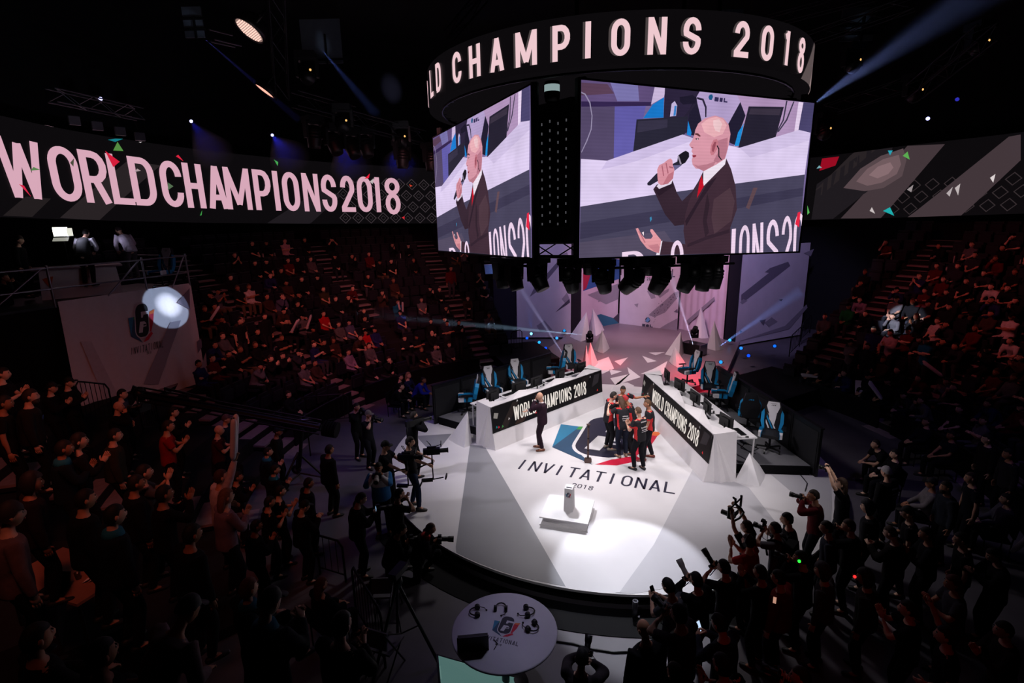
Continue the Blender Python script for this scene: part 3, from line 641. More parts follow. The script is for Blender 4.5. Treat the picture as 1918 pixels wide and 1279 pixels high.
def cube_screen(label, px, side):
    """px: the four corners TL TR BR BL"""
    hgt = 3.2; C4 = []
    for (t, b_) in ((px[0], px[3]), (px[1], px[2])):
        dt = ray(*t); db = ray(*b_); tt = dt[2] / math.hypot(dt[0], dt[1]); tb = db[2] / math.hypot(db[0], db[1]); d = hgt / (tt - tb)
        a = (math.atan2(dt[0], dt[1]) + math.atan2(db[0], db[1])) / 2
        g = Vector((CAM[0] + d * math.sin(a), CAM[1] + d * math.cos(a), 0)); C4.append((g, CAM[2] + d * tb, CAM[2] + d * tt))
    (g0, b0, t0), (g1, b1, t1) = C4
    org = Vector((g0.x, g0.y, b0)); U_ = Vector((g1.x, g1.y, b1)) - org; T0 = Vector((g0.x, g0.y, t0)); T1 = Vector((g1.x, g1.y, t1)); B1 = org + U_
    nrm = U_.cross(Vector((0, 0, 1))).normalized()
    if nrm.dot(Vector(CAM) - org) < 0: nrm = -nrm
    t = thing('video_screen', label, 'screen', (org + B1) / 2, 0, 'screens of the hanging cube'); o_ = t.location.copy()
    def f(u, v, z):
        p = org.lerp(B1, u).lerp(T0.lerp(T1, u), v) + nrm * z - o_; return tuple(p)
    m = MB(); m.prism([(-.012, -.012), (1.012, -.012), (1.012, 1.012), (-.012, 1.012)], -.12, -.004, cubem, f); m.build('cabinet', t)
    lay = 0.0; grp = {}
    for nm, c, poly in PIC:
        q = clipb([UV(x, y) for x, y in poly]); lay += .00015
        if len(q) < 3: continue
        c2 = c
        sh_ = MB(); sh_.prism(q, lay if nm != 'screen_back' else -.004, lay + .0001, pic(c2), f); sh_.build(nm, t)
    lay += .0003
    # words on the screen picture
    wm = pic((240, 214, 238))
    def put(ch, quad, th=.27):
        tx = MB()
        for q in stroke_quads(ch, 1, 3, th if ch != 'I' else .9):
            P = []
            for x, y in q:
                yy = y / 3; A = Vector(quad[3]).lerp(Vector(quad[2]), x); B_ = Vector(quad[0]).lerp(Vector(quad[1]), x); P.append(UV(*A.lerp(B_, yy)))
            P = clipb(P)
            if len(P) > 2: tx.prism(P, lay, lay + .0001, wm, f)
        if tx.f: tx.build('letter', t)
    put('I', [(1003, 1050), (1030, 1046), (1030, 1330), (1003, 1335)]); put('O', [(1052, 1030), (1112, 1022), (1118, 1330), (1052, 1335)]); put('N', [(1128, 1018), (1192, 1008), (1204, 1330), (1136, 1335)])
    put('S', [(1212, 1000), (1284, 985), (1300, 1330), (1222, 1335)]); put('2', [(1306, 975), (1362, 965), (1380, 1330), (1306, 1335)]); put('0', [(1376, 960), (1440, 950), (1440, 1330), (1380, 1335)])
    put('D', [(345, 1190), (480, 1175), (490, 1400), (345, 1420)]); put('C', [(640, 1125), (712, 1112), (730, 1400), (640, 1400)])
    grp.setdefault('red_flare', MB()).prism(clipb([UV(*p) for p in ((1396, 950), (1412, 945), (1408, 1040), (1384, 1020))]), lay + .0003, lay + .0005, led((232, 40, 70)), f)
    for nm, m in grp.items(): m.build(nm, t)
    return org, B1, T0, T1, nrm
SR = cube_screen('large video screen on the right face of the cube showing the host', [(1086.6, 149.4), (1518, 193.8), (1501.5, 470.5), (1087.5, 483)], 1)
SL = cube_screen('video screen on the left face of the cube seen at a slant', [(812.5, 258.8), (994.5, 160), (994.5, 482.8), (820, 469)], -1)
# ================================================================== cube carcass, trusses, lamps
ZB = 5.75
cube = thing('cube_rig', 'black hanging frame that carries the screens between halo and lamps', 'rig', (0, 0, 0))
m_ = MB()
cA = (SR[0] + SL[1]) / 2
corner = [SL[0], SL[1], SR[0], SR[1]]
ctr = Vector((-.2, .9, 0))
backc = Vector((SR[1].x + SL[0].x - cA.x, SR[1].y + SL[0].y - cA.y, ZB))
for p in (SL[0], SL[1], SR[0], SR[1]):
    c = p + (ctr - p).normalized() * .32
    m_.box((c.x, c.y, ZB + 1.65), (.12, .12, 3.4), cubem)
m_.build('post', cube)
m_ = MB()   # inner masked core, sound panels
core = [SL[0] + (ctr - SL[0]).normalized() * .55, cA + Vector((-.1, 1.5, 0)), SR[1] + (ctr - SR[1]).normalized() * .55, backc]
m_.prism([(p.x, p.y) for p in core], ZB + .55, ZB + 3.3, cubem); m_.build('core_mask', cube)
# rows of unlit studs in the corner gap; dim emission imitates ambient light
dirx = Vector((SR[0].x - SL[1].x, SR[0].y - SL[1].y, 0)); gw = dirx.length; dirx.normalize(); gn = Vector((dirx.y, -dirx.x, 0))
if gn.y > 0: gn = -gn
pan = MB(); o_ = SL[1] - gn * .55; 
R_ = Matrix(((dirx.x, -gn.x, 0), (dirx.y, -gn.y, 0), (0, 0, 1)))
pan.box(tuple(o_ + dirx * (gw * .34) + Vector((0, 0, 1.65))), (gw * .66, .1, 2.1), blackm, R_); pan.build('panel_back', cube)
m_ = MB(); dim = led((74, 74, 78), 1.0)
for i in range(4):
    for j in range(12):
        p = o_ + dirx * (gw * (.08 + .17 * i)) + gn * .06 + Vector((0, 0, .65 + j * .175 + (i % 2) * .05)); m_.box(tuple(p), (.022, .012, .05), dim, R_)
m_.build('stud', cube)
m_ = MB(); m_.box(tuple(o_ + dirx * gw * .42 + Vector((0, 0, 2.78)) + gn * .02), (gw * .9, .05, .03), darkm, R_); m_.box(tuple(o_ + dirx * gw * .42 + Vector((0, 0, 2.5))), (gw * .9, .08, .08), darkm, R_); m_.build('crossbar', cube)
BRACE = None
def truss(label, a, b, s=.32, mt=alu, name='truss', seg=.5, group=None):
    a = Vector(a); b = Vector(b); d = b - a; L = d.length; t = thing(name, label, 'truss', a, 0, group)
    d.normalize(); u = d.cross(Vector((0, 0, 1))); u = u.normalized() if u.length > .1 else Vector((1, 0, 0)); v = u.cross(d)
    h = s / 2; cs = [(h, h), (-h, h), (-h, -h), (h, -h)]
    for x, y in cs:
        q = MB(); q.bar(u * x + v * y, d * L + u * x + v * y, .024, mt); q.build('chord', t)
    n = max(2, int(L / seg))
    for i in range(n):
        z0, z1 = L * i / n, L * (i + 1) / n
        for k in range(4):
            p, q = cs[k], cs[(k + 1) % 4]
            if (i + k) % 2: p, q = q, p
            m = MB(); m.bar(u * p[0] + v * p[1] + d * z0, u * q[0] + v * q[1] + d * z1, .013, mt, 4); m.build('brace', t)
    return t
truss('short truss at the bottom of the cube corner between both screens', SL[1] - gn * .2 + Vector((0, 0, .16)), SL[1] + dirx * gw - gn * .2 + Vector((0, 0, .16)), .3, darkm)
# moving heads -------------------------------------------------------
lensm = mat('lens_dim', (70, 76, 90), .15, spec=.8, noise=0)
def moving_head(label, loc, pan_=0, tilt=20, s=1.0, lit=None, group='moving heads under the cube', up=False):
    """hangs from loc (top of base); tilt 0 = beam straight down"""
    t = thing('moving_head', label, 'stage light', loc, (PI if up else 0, 0, rad(pan_)), group)
    m = MB(); m.box((0, 0, -.06 * s), (.36 * s, .34 * s, .12 * s), black); m.box((0, 0, -.01 * s), (.24 * s, .2 * s, .05 * s), blackm); m.build('base', t)
    m = MB()
    for x in (-1, 1):
        m.box((x * .185 * s, 0, -.27 * s), (.05 * s, .13 * s, .34 * s), black, None, 1.15)
        m.bar((x * .205 * s, 0, -.36 * s), (x * .16 * s, 0, -.36 * s), .07 * s, blackm, 10)
    m.box((0, 0, -.135 * s), (.38 * s, .17 * s, .05 * s), black); m.build('yoke', t)
    hd = ob('head', None, t) if False else None
    R = Matrix.Rotation(rad(tilt), 3, 'X')
    m = MB(); m.lathe([(.05 * s, .2 * s), (.10 * s, .19 * s), (.14 * s, .12 * s), (.155 * s, .02 * s), (.15 * s, -.1 * s), (.135 * s, -.2 * s), (.125 * s, -.27 * s), (.105 * s, -.275 * s)], black, 14, (0, 0, -.37 * s), R)
    for k in range(3): m.lathe([(.158 * s, (.1 - k * .06) * s), (.163 * s, (.085 - k * .06) * s), (.158 * s, (.07 - k * .06) * s)], blackm, 14, (0, 0, -.37 * s), R)
    h = m.build('head', t)
    m = MB(); m.lathe([(0, -.262 * s), (.06 * s, -.27 * s), (.104 * s, -.268 * s)], lit or lensm, 14, (0, 0, -.37 * s), R); m.build('lens', h)
    return t
def at_z(x, y, zz): return G(x, y, zz)
MH = [(940, 483, 54, -4, 1.15), (962, 484, 54, -20, 1.15), (1006, 482, 54, -32, 1.15), (1068, 486, -36, 24, 1.1), (1130, 488, -36, 22, 1.1), (1188, 485, 54, 46, 1.25), (1240, 484, 54, 28, 1.25), (1293, 482, 54, 24, 1.25), (1321, 482, 40, 6, 1.2), (1342, 481, 54, 4, 1.15)]
ords = ['first', 'second', 'third', 'fourth', 'fifth', 'sixth', 'seventh', 'eighth', 'ninth', 'tenth']
for i, (x, y, pn, tl, s) in enumerate(MH):
    if x < 1000: p = SL[0].lerp(SL[1], max(.05, (x - 815) / 180)) + (ctr - SL[0]).normalized() * .35
    elif x < 1085: p = SL[1].lerp(SR[0], (x - 994) / 93) - gn * .25
    else: p = SR[0].lerp(SR[1], (x - 1087) / 414 * .93) + (ctr - SR[0]).normalized() * .4
    q = cyl(x, y, 1) if False else None
    n = Vector((CAM[0] - p.x, CAM[1] - p.y, 0)); p = on_plane(x, y, p, n)
    moving_head(f'black moving head lamp under the cube, {ords[i]} along from the left screen end', p + Vector((0, 0, .02)), pn + 15, tl, s * .98)
for i, (x, y) in enumerate([(1102, 474), (1216, 474)]):
    p = on_plane(x, y, (-.2 + i, 3.2, 0), (0, 1, 0)); moving_head(['small lamp behind the cube lower edge beside the red banner patch', 'small lamp behind the cube lower edge over the banner lettering'][i], p, 40, 5, 1.1, None, 'back lamps under the cube')
for (p, q) in ((SR[0].lerp(SR[1], .1), SR[0].lerp(SR[1], .68)),):
    a = p + (ctr - SR[0]).normalized() * .4; b = q + (ctr - SR[0]).normalized() * .4; bars = MB(); bars.bar(a + Vector((0, 0, .06)), b + Vector((0, 0, .06)), .03, darkm); bars.build('lamp_bar', cube)
a = SL[0].lerp(SL[1], .5) + (ctr - SL[0]).normalized() * .35; b = SL[1] + (ctr - SL[1]).normalized() * .35; bars = MB(); bars.bar(a + Vector((0, 0, .06)), b + Vector((0, 0, .06)), .03, darkm)
bars.build('lamp_bar', cube)
# suspension masts, cloth drop above halo
for x, y in ((-1.2, 1.5), (1.6, 1.2), (2.4, 2.4)): m_ = MB(); m_.bar((x, y, 9.0), (x, y, 16.4), .06, darkm); m_.build('mast', cube)
# drum lamp in the top of the corner gap
gl = on_plane(1034, 165, o_ + gn * .25, gn); t = thing('drum_lamp', 'pale lit drum lamp high in the gap between both screens', 'stage light', gl); palelit = led((150, 172, 172), .8)
m = MB(); m.lathe([(.0, .18), (.13, .17), (.15, .05)], black, 14); m.lathe([(.15, -.07), (.15, -.16), (.13, -.24), (0, -.24)], black, 14); m.build('housing', t)
m = MB(); m.lathe([(.148, .05), (.148, -.07)], palelit, 14); m.build('glow_band', t); m = MB(); m.bar((-.3, 0, .2), (.3, 0, .2), .02, darkm); m.bar((0, 0, .2), (0, 0, .5), .02, darkm); m.build('bracket', t)
# upper trusses (points along sight lines at a believable reach)
T = lambda lab, x0, y0, t0, x1, y1, t1, s=.4, mt=alu, g=None: truss(lab, DEP(x0, y0, t0), DEP(x1, y1, t1), s, mt, 'truss', .55, g)
T('grey box truss hung above the left ribbon, lamps along it', 96, 178, 17.5, 262, 214, 20.5, .42)
T('grey truss sloping from the far end of the upright truss towards the cube', 552, 185, 16.0, 660, 214, 17.4, .42, darkm)
T('grey truss in line with the slanted one, next to the left screen', 655, 222, 17.2, 792, 258, 19, .42, darkm)
T('upright black truss carrying two bright round lamps', 516, -20, 13.0, 528, 180, 15.6, .36, darkm)
T('dark truss beyond the halo at the top right', 1545, 208, 19, 1690, 160, 17.5, .4, darkm)
T('grey slanted truss at the right above the right ribbon', 1712, 172, 16.5, 1850, 60, 13.5, .45, darkm)
T('dim truss crossing the roof right of the halo', 1500, 78, 17, 1712, 5, 15, .36, darkm)
T('dim truss running behind the halo figures', 1440, 40, 20, 1640, -12, 18, .36, darkm)
T('thin ladder truss falling towards the halo left side', 905, -8, 12.5, 842, 66, 13.6, .22, darkm)
# cable blocks hanging from the left truss onto the ribbon
for i, (x, y, y1) in enumerate([(139, 226, 200), (182, 236, 210), (225, 246, 220), (262, 256, 226)]):
    p = DEP(x, y, 19.2 + i * .6); q = DEP(x - 5, y1, 19.2 + i * .6)
    t = thing('ribbon_hanger', f'small grey hanger block on top of the left ribbon, {ords[i]} from the picture edge', 'hanger', p, rad(75), 'ribbon hangers')
    m = MB(); m.box((0, 0, 0), (.34, .12, .3), alu); m.box((0, 0, .17), (.26, .1, .06), darkm); m.build('block', t)
    m = MB(); m.bar((0, 0, .2), q - p + Vector((0, 0, .3)), .02, darkm); m.build('chain', t)
# bright wash lamps on the upright truss
def wash_lamp(label, px, dep, r, aim, col, es, group=None, housing=True, dots=True, name='wash_lamp'):
    p = DEP(*px, dep); d = (Vector(aim) - p).normalized(); q = d.to_track_quat('Z', 'Y'); t = thing(name, label, 'stage light', p, 0, group); t.rotation_mode = 'QUATERNION'; t.rotation_quaternion = q
    m = MB(); m.lathe([(r * .5, -r * 1.1), (r * .9, -r * .8), (r * 1.06, -r * .2), (r * 1.06, .02), (r * .98, .02), (r * .98, -.01)], black, 20); m.build('housing', t)
    m = MB(); m.lathe([(0, .0), (r * .97, .0)], led(col, es) if not dots else led(tuple(int(c * .55) for c in col), es * .6), 20); f = m.build('face', t)
    if dots:
        m = MB(); k = 0
        for i in range(-7, 8):
            for j in range(-7, 8):
                x, y = (i + .5 * (j % 2)) * r * .15, j * r * .13
                if x * x + y * y < (r * .9) ** 2: m.lathe([(0, .012), (r * .06, .012)], led(col, es), 6, (x, y, 0))
        m.build('led_cells', f, kind='stuff')
    m = MB(); m.tube([(r * 1.1, 0, -.1), (r * 1.25, 0, -.5), (-r * 1.25, 0, -.5), (-r * 1.1, 0, -.1)], .03, black); m.build('yoke', t)
    return t
wash_lamp('large round lamp glowing warm pink at the top of the upright truss', (467, 57), 13.2, .36, DEP(467, 57, 13.2) + Vector(-ray(467, 57) * .2 - .97 * (.55 * RR + .83 * UU)), (255, 205, 190), 1.6)
wash_lamp('round lamp seen edge on, glowing salmon, low on the upright truss', (496, 170), 15.3, .28, DEP(496, 170, 15.3) + Vector(-ray(496, 170) * .03 - 1.0 * (.55 * RR + .83 * UU)), (255, 170, 150), 1.4, dots=False)
# small blue-white pin lamps with haze glow
PIN = [(188, 185, 20, 'on the left truss over the ribbon'), (358, 227, 24, 'below the big round lamp, over the letter H'), (510, 253, 26, 'under the low salmon lamp'), (742, 278, 27, 'beside the left screen'), (1738, 222, 21, 'right of the cube under the slanted truss'), (1793, 186, 21, 'right of the cube, faint, below the slanted truss'), (638, 266, 27, 'behind the dark hanging lamps left of the cube')]
for x, y, t_, w_ in PIN:
    wash_lamp('tiny blue white pin lamp ' + w_, (x, y), t_, .075, (0, -6, 3), (190, 190, 255) if x != 1793 else (60, 60, 220), 2.2 if x not in (1793, 638) else .6, 'pin lamps along the arena wall', True, False, 'pin_lamp')
# hanging dark profile lamps left of the cube and their lit tips
for i, (x, y, t_, tl) in enumerate([(585, 218, 16.8, 10), (622, 232, 17, -25), (655, 240, 17.3, -30), (682, 238, 17.6, -18), (752, 262, 18.5, 5), (806, 268, 19, 0)]):
    moving_head(f'black lamp hanging below the slanted trusses left of the cube, {ords[i]} from the left', DEP(x, y, t_), 70, tl, 1.5, None, 'lamps below the slanted trusses')
for i, (x, y, t_, lab) in enumerate([(572, 98, 15, 'black moving head with glints above the slanted truss, near the wall light pool'), (640, 196, 16.8, 'black moving head standing on the slanted truss, pale lens tip'), (750, 228, 18.3, 'black moving head standing on the second slanted truss, amber glint'), (1545, 212, 17.6, 'black moving head right of the halo, amber glint at its lens'), (1716, 138, 16.6, 'black moving head on the slanted right truss, amber glint'), (1838, 42, 14.5, 'black moving head at the top of the right truss, pale lens'), (1600, 82, 16.5, 'black lamp hanging in the light pool right of the halo')]):
    t = moving_head(lab, DEP(x, y, t_), 30, 150, 1.5, led((190, 190, 180), .8) if i != 6 else None, 'lamps on the roof trusses')
    m = MB(); m.ball((.12, -.2, -.5), .035, led((255, 190, 110), 1.2), 6, 4); m.build('indicator', t)
# pale light pools on the roof steel: roof panels with beams
m_ = MB(); roofm = mat('roof_panel', (74, 80, 90), .8)
def roof_panel(lab, x, y, t_, w_, h_, beams=(-.25, .1)):
    t = thing('roof_panel', lab, 'roof panel', DEP(x, y, t_), (0, 0, rad(20))); m = MB(); m.box((0, 0, 0), (w_, .06, h_), roofm); m.build('sheet', t)
    for k in beams: m = MB(); m.box((0, -.08, k * h_), (w_ * 1.3, .06, .07), blackm); m.build('beam', t)
    m = MB(); m.box((.12 * w_, -.1, -.2 * h_), (.06, .06, h_ * .7), blackm); m.build('beam', t)
    return t
roof_panel('pale roof panel caught by a lamp at the top left', 362, 42, 19, .7, 1.0); roof_panel('pale roof panel in a round light pool left of the halo', 602, 78, 21, 1.6, 1.6, (-.42,)); roof_panel('pale roof panel in a light pool right of the halo', 1606, 46, 21, 1.3, 1.2, (-.3, -.05))
for x, y, t_ in ((362, 42, 19), (602, 78, 21), (1606, 46, 21)):
    p = DEP(x, y, t_); spot('roof_pool_spot', (p.x * .45, p.y * .45 - 2, 6.0), p, 900, 3.6, 1.0, (205, 225, 255), .05)
m_ = MB()
for (x0, y0, x1, y1) in ((392, 55, 435, 66), (402, 74, 452, 86), (395, 78, 440, 88)): m_.bar(DEP(x0, y0, 20), DEP(x1, y1, 21), .035, alu)
m_.build('roof_rail', label='three pale roof rails beside the large round lamp', cat='rail')
# cloth drops seen over the halo
for i, (x, w_) in enumerate([(1352, .5), (1374, .35)]):
    p = DEP(x, 140, 19); m = MB(); m.box((0, 0, 0), (w_, .04, 4.2), mat('blue_grey_drape', (86, 96, 118), .9)); m.build('drape', loc=p, rot=rad(20), label=['blue grey drape hanging behind the halo, wider strip', 'blue grey drape hanging behind the halo, narrow strip'][i], cat='drape')

# ================================================================== backdrop banners
bann = mat('banner_fabric', (206, 198, 208), .8, noise=.08, scale=2, bump=.1); bgrey = mat('banner_print_grey', (150, 144, 156), .8, noise=.05); bgrey2 = mat('banner_print_mid_grey', (112, 106, 122), .8, noise=.05); bgrey3 = mat('banner_print_dark', (74, 68, 84), .8, noise=.05)
bblue = mat('banner_print_blue', (52, 96, 160), .8, noise=.05); bteal = mat('banner_print_teal', (50, 112, 140), .8, noise=.05); bred = mat('banner_print_red', (176, 36, 70), .8, noise=.05)
class Flat:
    def __init__(s, name, label, cat, g0, g1, z0, z1, thick=.06, m=None, fold=0):
        s.g0, s.g1 = Vector((g0[0], g0[1], 0)), Vector((g1[0], g1[1], 0)); s.u = (s.g1 - s.g0).normalized(); s.L = (s.g1 - s.g0).length
        s.n = Vector((s.u.y, -s.u.x, 0))
        if s.n.dot(Vector(CAM) - s.g0) < 0: s.n = -s.n
        s.t = thing(name, label, cat, s.g0); s.fold = fold
        mb = MB()
        if fold:
            n = int(s.L / .09); P = []
            for i in range(n + 1):
                d = s.u * (s.L * i / n) + s.n * (.03 * math.sin(i * 1.3) * fold); P += [(d.x, d.y, z0), (d.x, d.y, z1)]
            mb.add(P, [(2 * i, 2 * i + 2, 2 * i + 3, 2 * i + 1) for i in range(n)], m or bann, True)
        else: mb.prism([(0, z0), (s.L, z0), (s.L, z1), (0, z1)], -thick, 0, m or bann, s.f)
        mb.build('cloth' if fold else 'panel', s.t)
    def f(s, x, y, z): d = s.u * x + s.n * z; return (d.x, d.y, y)
    def at(s, px, py): p = on_plane(px, py, s.g0, s.n); d = p - s.g0; return (d.dot(s.u), p.z)
    def art(s, name, items, off=.006):
        for k, (poly, m) in enumerate(items):
            b = MB(); b.prism([s.at(*p) for p in poly], off + k * .002, off + k * .002 + .002, m, s.f); b.build(name, s.t)
wing = Flat('wing_banner', 'grey wing banner left of the backdrop, in blue light', 'banner', (-7.52, 13.34), (-4.62, 14.2), -.2, 5.0)
wing.art('print', [([(992, 556), (1008, 545), (1052, 492), (1046, 488), (1000, 540)], bgrey2), ([(1052, 560), (1062, 548), (1068, 562), (1060, 570)], bgrey), ([(1040, 585), (1060, 572), (1068, 566), (1066, 560), (1050, 575)], bgrey3), ([(1005, 610), (1020, 600), (1035, 618), (1012, 622)], bgrey), ([(1045, 480), (1062, 472), (1066, 484), (1050, 486)], bgrey)])
wing2 = Flat('wing_banner', 'pale wing banner right of the backdrop with one dark diagonal bar', 'banner', (3.99, 14.78), (7.44, 18.41), -.2, 4.85)
wing2.art('print', [([(1388, 563), (1396, 563), (1480, 498), (1476, 490), (1442, 502), (1432, 510), (1440, 511), (1388, 552)], bgrey2), ([(1390, 570), (1400, 563), (1392, 560), (1386, 566)], bgrey), ([(1432, 604), (1445, 594), (1456, 602), (1440, 612)], bgrey), ([(1422, 600), (1434, 598), (1430, 610)], bgrey2), ([(1458, 561), (1466, 560), (1463, 564)], bgrey3), ([(1380, 640), (1470, 610), (1510, 570), (1512, 576), (1478, 616)], bgrey), ([(1385, 618), (1390, 620), (1386, 624)], bgrey3), ([(1505, 474), (1524, 466), (1518, 480)], bgrey)])
midp = mat('backdrop_fabric', (214, 196, 210), .8, noise=.07, scale=2, bump=.15)
lp = Flat('backdrop_drape', 'blue, red and grey printed drape left of the ESL banner', 'banner', (-4.3, 15.3), (-2.62, 17.86), -.2, 5.0, m=midp)
lp.art('print', [([(1092, 545), (1092, 482), (1115, 480), (1160, 486), (1160, 522)], bblue), ([(1092, 544), (1092, 484), (1104, 484), (1106, 515), (1098, 540)], bred), ([(1100, 552), (1160, 530), (1158, 560), (1135, 570)], bgrey), ([(1118, 590), (1125, 588), (1150, 596), (1160, 585), (1160, 612), (1130, 612)], bteal), ([(1124, 540), (1132, 560), (1120, 566)], bgrey), ([(1148, 596), (1160, 585), (1160, 606)], bgrey3)])
cb = Flat('sponsor_banner', 'tall pale banner with INVITATIONAL lettering and an ESL sign low on it', 'banner', (-2.52, 17.86), (.94, 16.82), -.05, 4.9)
cb.art('print', [([(1212, 545), (1224, 542), (1228, 558), (1220, 560)], bgrey), ([(1230, 550), (1254, 540), (1252, 546), (1236, 558)], bgrey), ([(1215, 590), (1222, 583), (1240, 568), (1262, 548), (1272, 545), (1270, 556), (1246, 585), (1226, 594)], bgrey), ([(1262, 584), (1269, 578), (1270, 586)], bgrey2), ([(1188, 570), (1196, 568), (1194, 576)], bgrey), ([(1232, 617), (1250, 606), (1269, 596), (1268, 618)], bgrey), ([(1205, 520), (1222, 484), (1250, 484), (1240, 520)], mat('banner_print_pink', (206, 176, 196), .8))])
random.seed(11); b = MB()
for i in range(70):
    u = random.random(); x = 1212 + u * 55 + random.gauss(0, 3); y = 600 - u * 46 + random.gauss(0, 6); s = random.uniform(.6, 2.4)
    b.prism([cb.at(x + s * random.uniform(-1, 1), y + s * random.uniform(-1, 1)) for _ in range(1)] + [cb.at(x + s, y - s * .4), cb.at(x - s * .2, y + s)], .022, .024, random.choice([bgrey2, bgrey3]), cb.f)
b.build('shard_print', cb.t)
def wtext(fl, name, txt, p0, p1, hpx, th, m, gapk=.3, off=.026):
    """row of letters from sight line p0 to p1 (baseline), hpx high"""
    a = Vector(fl.at(*p0)); c = Vector(fl.at(*p1)); h = abs(fl.at(p0[0], p0[1] - hpx)[1] - a.y); n = len(txt); W_ = (c - a).length / n; d = (c - a).normalized(); b = MB()
    for i, ch in enumerate(txt):
        if ch == ' ': continue
        w_ = W_ * (1 - gapk); w2 = w_ if ch not in 'I1' else w_ * .3
        for q in stroke_quads(ch, w2, h, th): b.prism([(a.x + i * W_ * d.x + x + (w_ - w2) / 2, a.y + i * W_ * d.y + y) for x, y in q], off, off + .003, m, fl.f)
    b.build(name, fl.t)
wtext(cb, 'lettering', 'INVITATIONAL', (1161, 515), (1268, 519), 14, .06, bgrey3, .35)
wtext(cb, 'lettering', '2018', (1212, 525), (1228, 526), 6, .03, bgrey3, .3)
wtext(cb, 'lettering', 'ESL', (1203, 612), (1224, 614), 6, .075, mat('print_graphite', (70, 72, 90), .7), .15)
b = MB(); c_ = Vector(cb.at(1213.5, 599)); rs = .155
b.prism([(c_.x + rs * math.cos(t * PI / 10), c_.y + rs * math.sin(t * PI / 10)) for t in range(20)], .026, .029, mat('print_graphite'), cb.f)
for k in (-1, 0, 1): b.prism([(c_.x - .1 + k * .05, c_.y - .1 - k * .03), (c_.x - .06 + k * .05, c_.y - .12 - k * .03), (c_.x + .1 + k * .045, c_.y + .08 - k * .045), (c_.x + .05 + k * .045, c_.y + .12 - k * .045)], .029, .031, mat('print_sky', (110, 170, 215), .7), cb.f)
b.build('emblem', cb.t)
rc = Flat('backdrop_drape', 'pleated pink grey drape right of the ESL banner', 'banner', (.98, 17.3), (3.42, 15.28), -.2, 5.0, m=midp, fold=1)
rc.art('print', [([(1288, 600), (1340, 555), (1340, 562), (1292, 606)], bgrey)], .08)
for x0, x1, y0, y1, lab in [(-4.62, -4.3, 14.2, 15.3, 'black masking column left of the backdrop'), (3.46, 3.99, 15.24, 14.78, 'black masking column right of the backdrop')]:
    fl_ = Flat('masking_drape', lab, 'drape', (x0, y0), (x1, y1), -.25, 5.1, .12, mat('navy_black_velvet', (16, 16, 30), .95))
    m = MB(); m.prism([(0.02, 4.9), (fl_.L - .02, 4.9), (fl_.L - .02, 5.16), (.02, 5.16)], 0, .02, darkm, fl_.f); m.build('header_bar', fl_.t)
fl_ = Flat('masking_drape', 'blue black masking drape at the end of the left stand', 'drape', (-8.6, 12.6), (-7.56, 13.3), -.25, 5.0, .1, mat('navy_black_velvet'))
m = MB(); m.prism([(0.02, 4.9), (fl_.L - .02, 4.9), (fl_.L - .02, 5.06), (.02, 5.06)], 0, .02, darkm, fl_.f); m.build('header_bar', fl_.t)

# ------------------------------------------------------------------ white pyramids
def pyramid(label, base, apex, z0=0.0, dip=None):
    """base: floor sight lines in order; apex: sight line of the tip"""
    B_ = [G(x, y, z0) for x, y in base]; c = sum(B_, Vector()) / len(B_)
    if len(B_) == 3:   # add the hidden rear corner
        a, b2 = B_[0], B_[2]; r = (a + b2) / 2 + ((a + b2) / 2 - B_[1]) * .75; B_.append(r); c = sum(B_, Vector()) / 4
    ap = on_plane(apex[0], apex[1], c, (CAM[0] - c.x, CAM[1] - c.y, 0)); t = thing('white_pyramid', label, 'set piece', (c.x, c.y, z0), 0, 'white pyramids around the stage')
    m = MB(); P = [tuple(b_ - c + Vector((0, 0, 0))) for b_ in B_]; top = tuple(ap - Vector((c.x, c.y, z0))); P = [(p[0], p[1], 0) for p in P]
    n = len(P)
    for i in range(n):     # each facet folded along its middle like the cardboard set pieces
        a, b2 = Vector(P[i]), Vector(P[(i + 1) % n]); mid = (a + b2) / 2; mid += Vector((mid.x, mid.y, 0)) * .12; mid.z = 0
        f = MB(); f.add([tuple(a), tuple(mid), top], [(0, 1, 2)], white); f.add([tuple(mid), tuple(b2), top], [(0, 1, 2)], white); f.build('facet', t)
    return t
pyramid('white faceted pyramid leaning at the near end of the left desk', [(840, 823), (870, 839), (884, 829)], (876, 770))
pyramid('white faceted pyramid at the near end of the right desk', [(1376, 901), (1423, 911), (1434, 884)], (1404, 848))
pyramid('broad white pyramid upstage left, rearmost', [(1067, 630), (1088, 640), (1106, 632)], (1098.5, 584)); pyramid('slim white pyramid upstage left beside the ESL banner', [(1104, 622), (1116, 630), (1132, 618)], (1110, 577))
pyramid('white pyramid upstage left, nearest of that cluster', [(1112, 655), (1129, 662), (1142, 652)], (1128, 617)); pyramid('white spike at the far end of the left desk, taller', [(1096, 684), (1108, 690), (1120, 680)], (1106, 641)); pyramid('white spike at the far end of the left desk, half hidden', [(1090, 684), (1096, 690), (1104, 686)], (1098, 645))
pyramid('white pyramid upstage right, cut like a sail', [(1245, 664), (1272, 668), (1282, 660)], (1275, 621)); pyramid('white pyramid in front of the sail shaped one', [(1253, 677), (1268, 688), (1285, 682)], (1264, 649))
pyramid('tall slim white pyramid by the pink drape', [(1298, 630.5), (1314, 634), (1327, 633)], (1313, 573)); pyramid('white pyramid beside the right masking column', [(1323.6, 652), (1340, 657), (1355.5, 654)], (1338, 600.5))
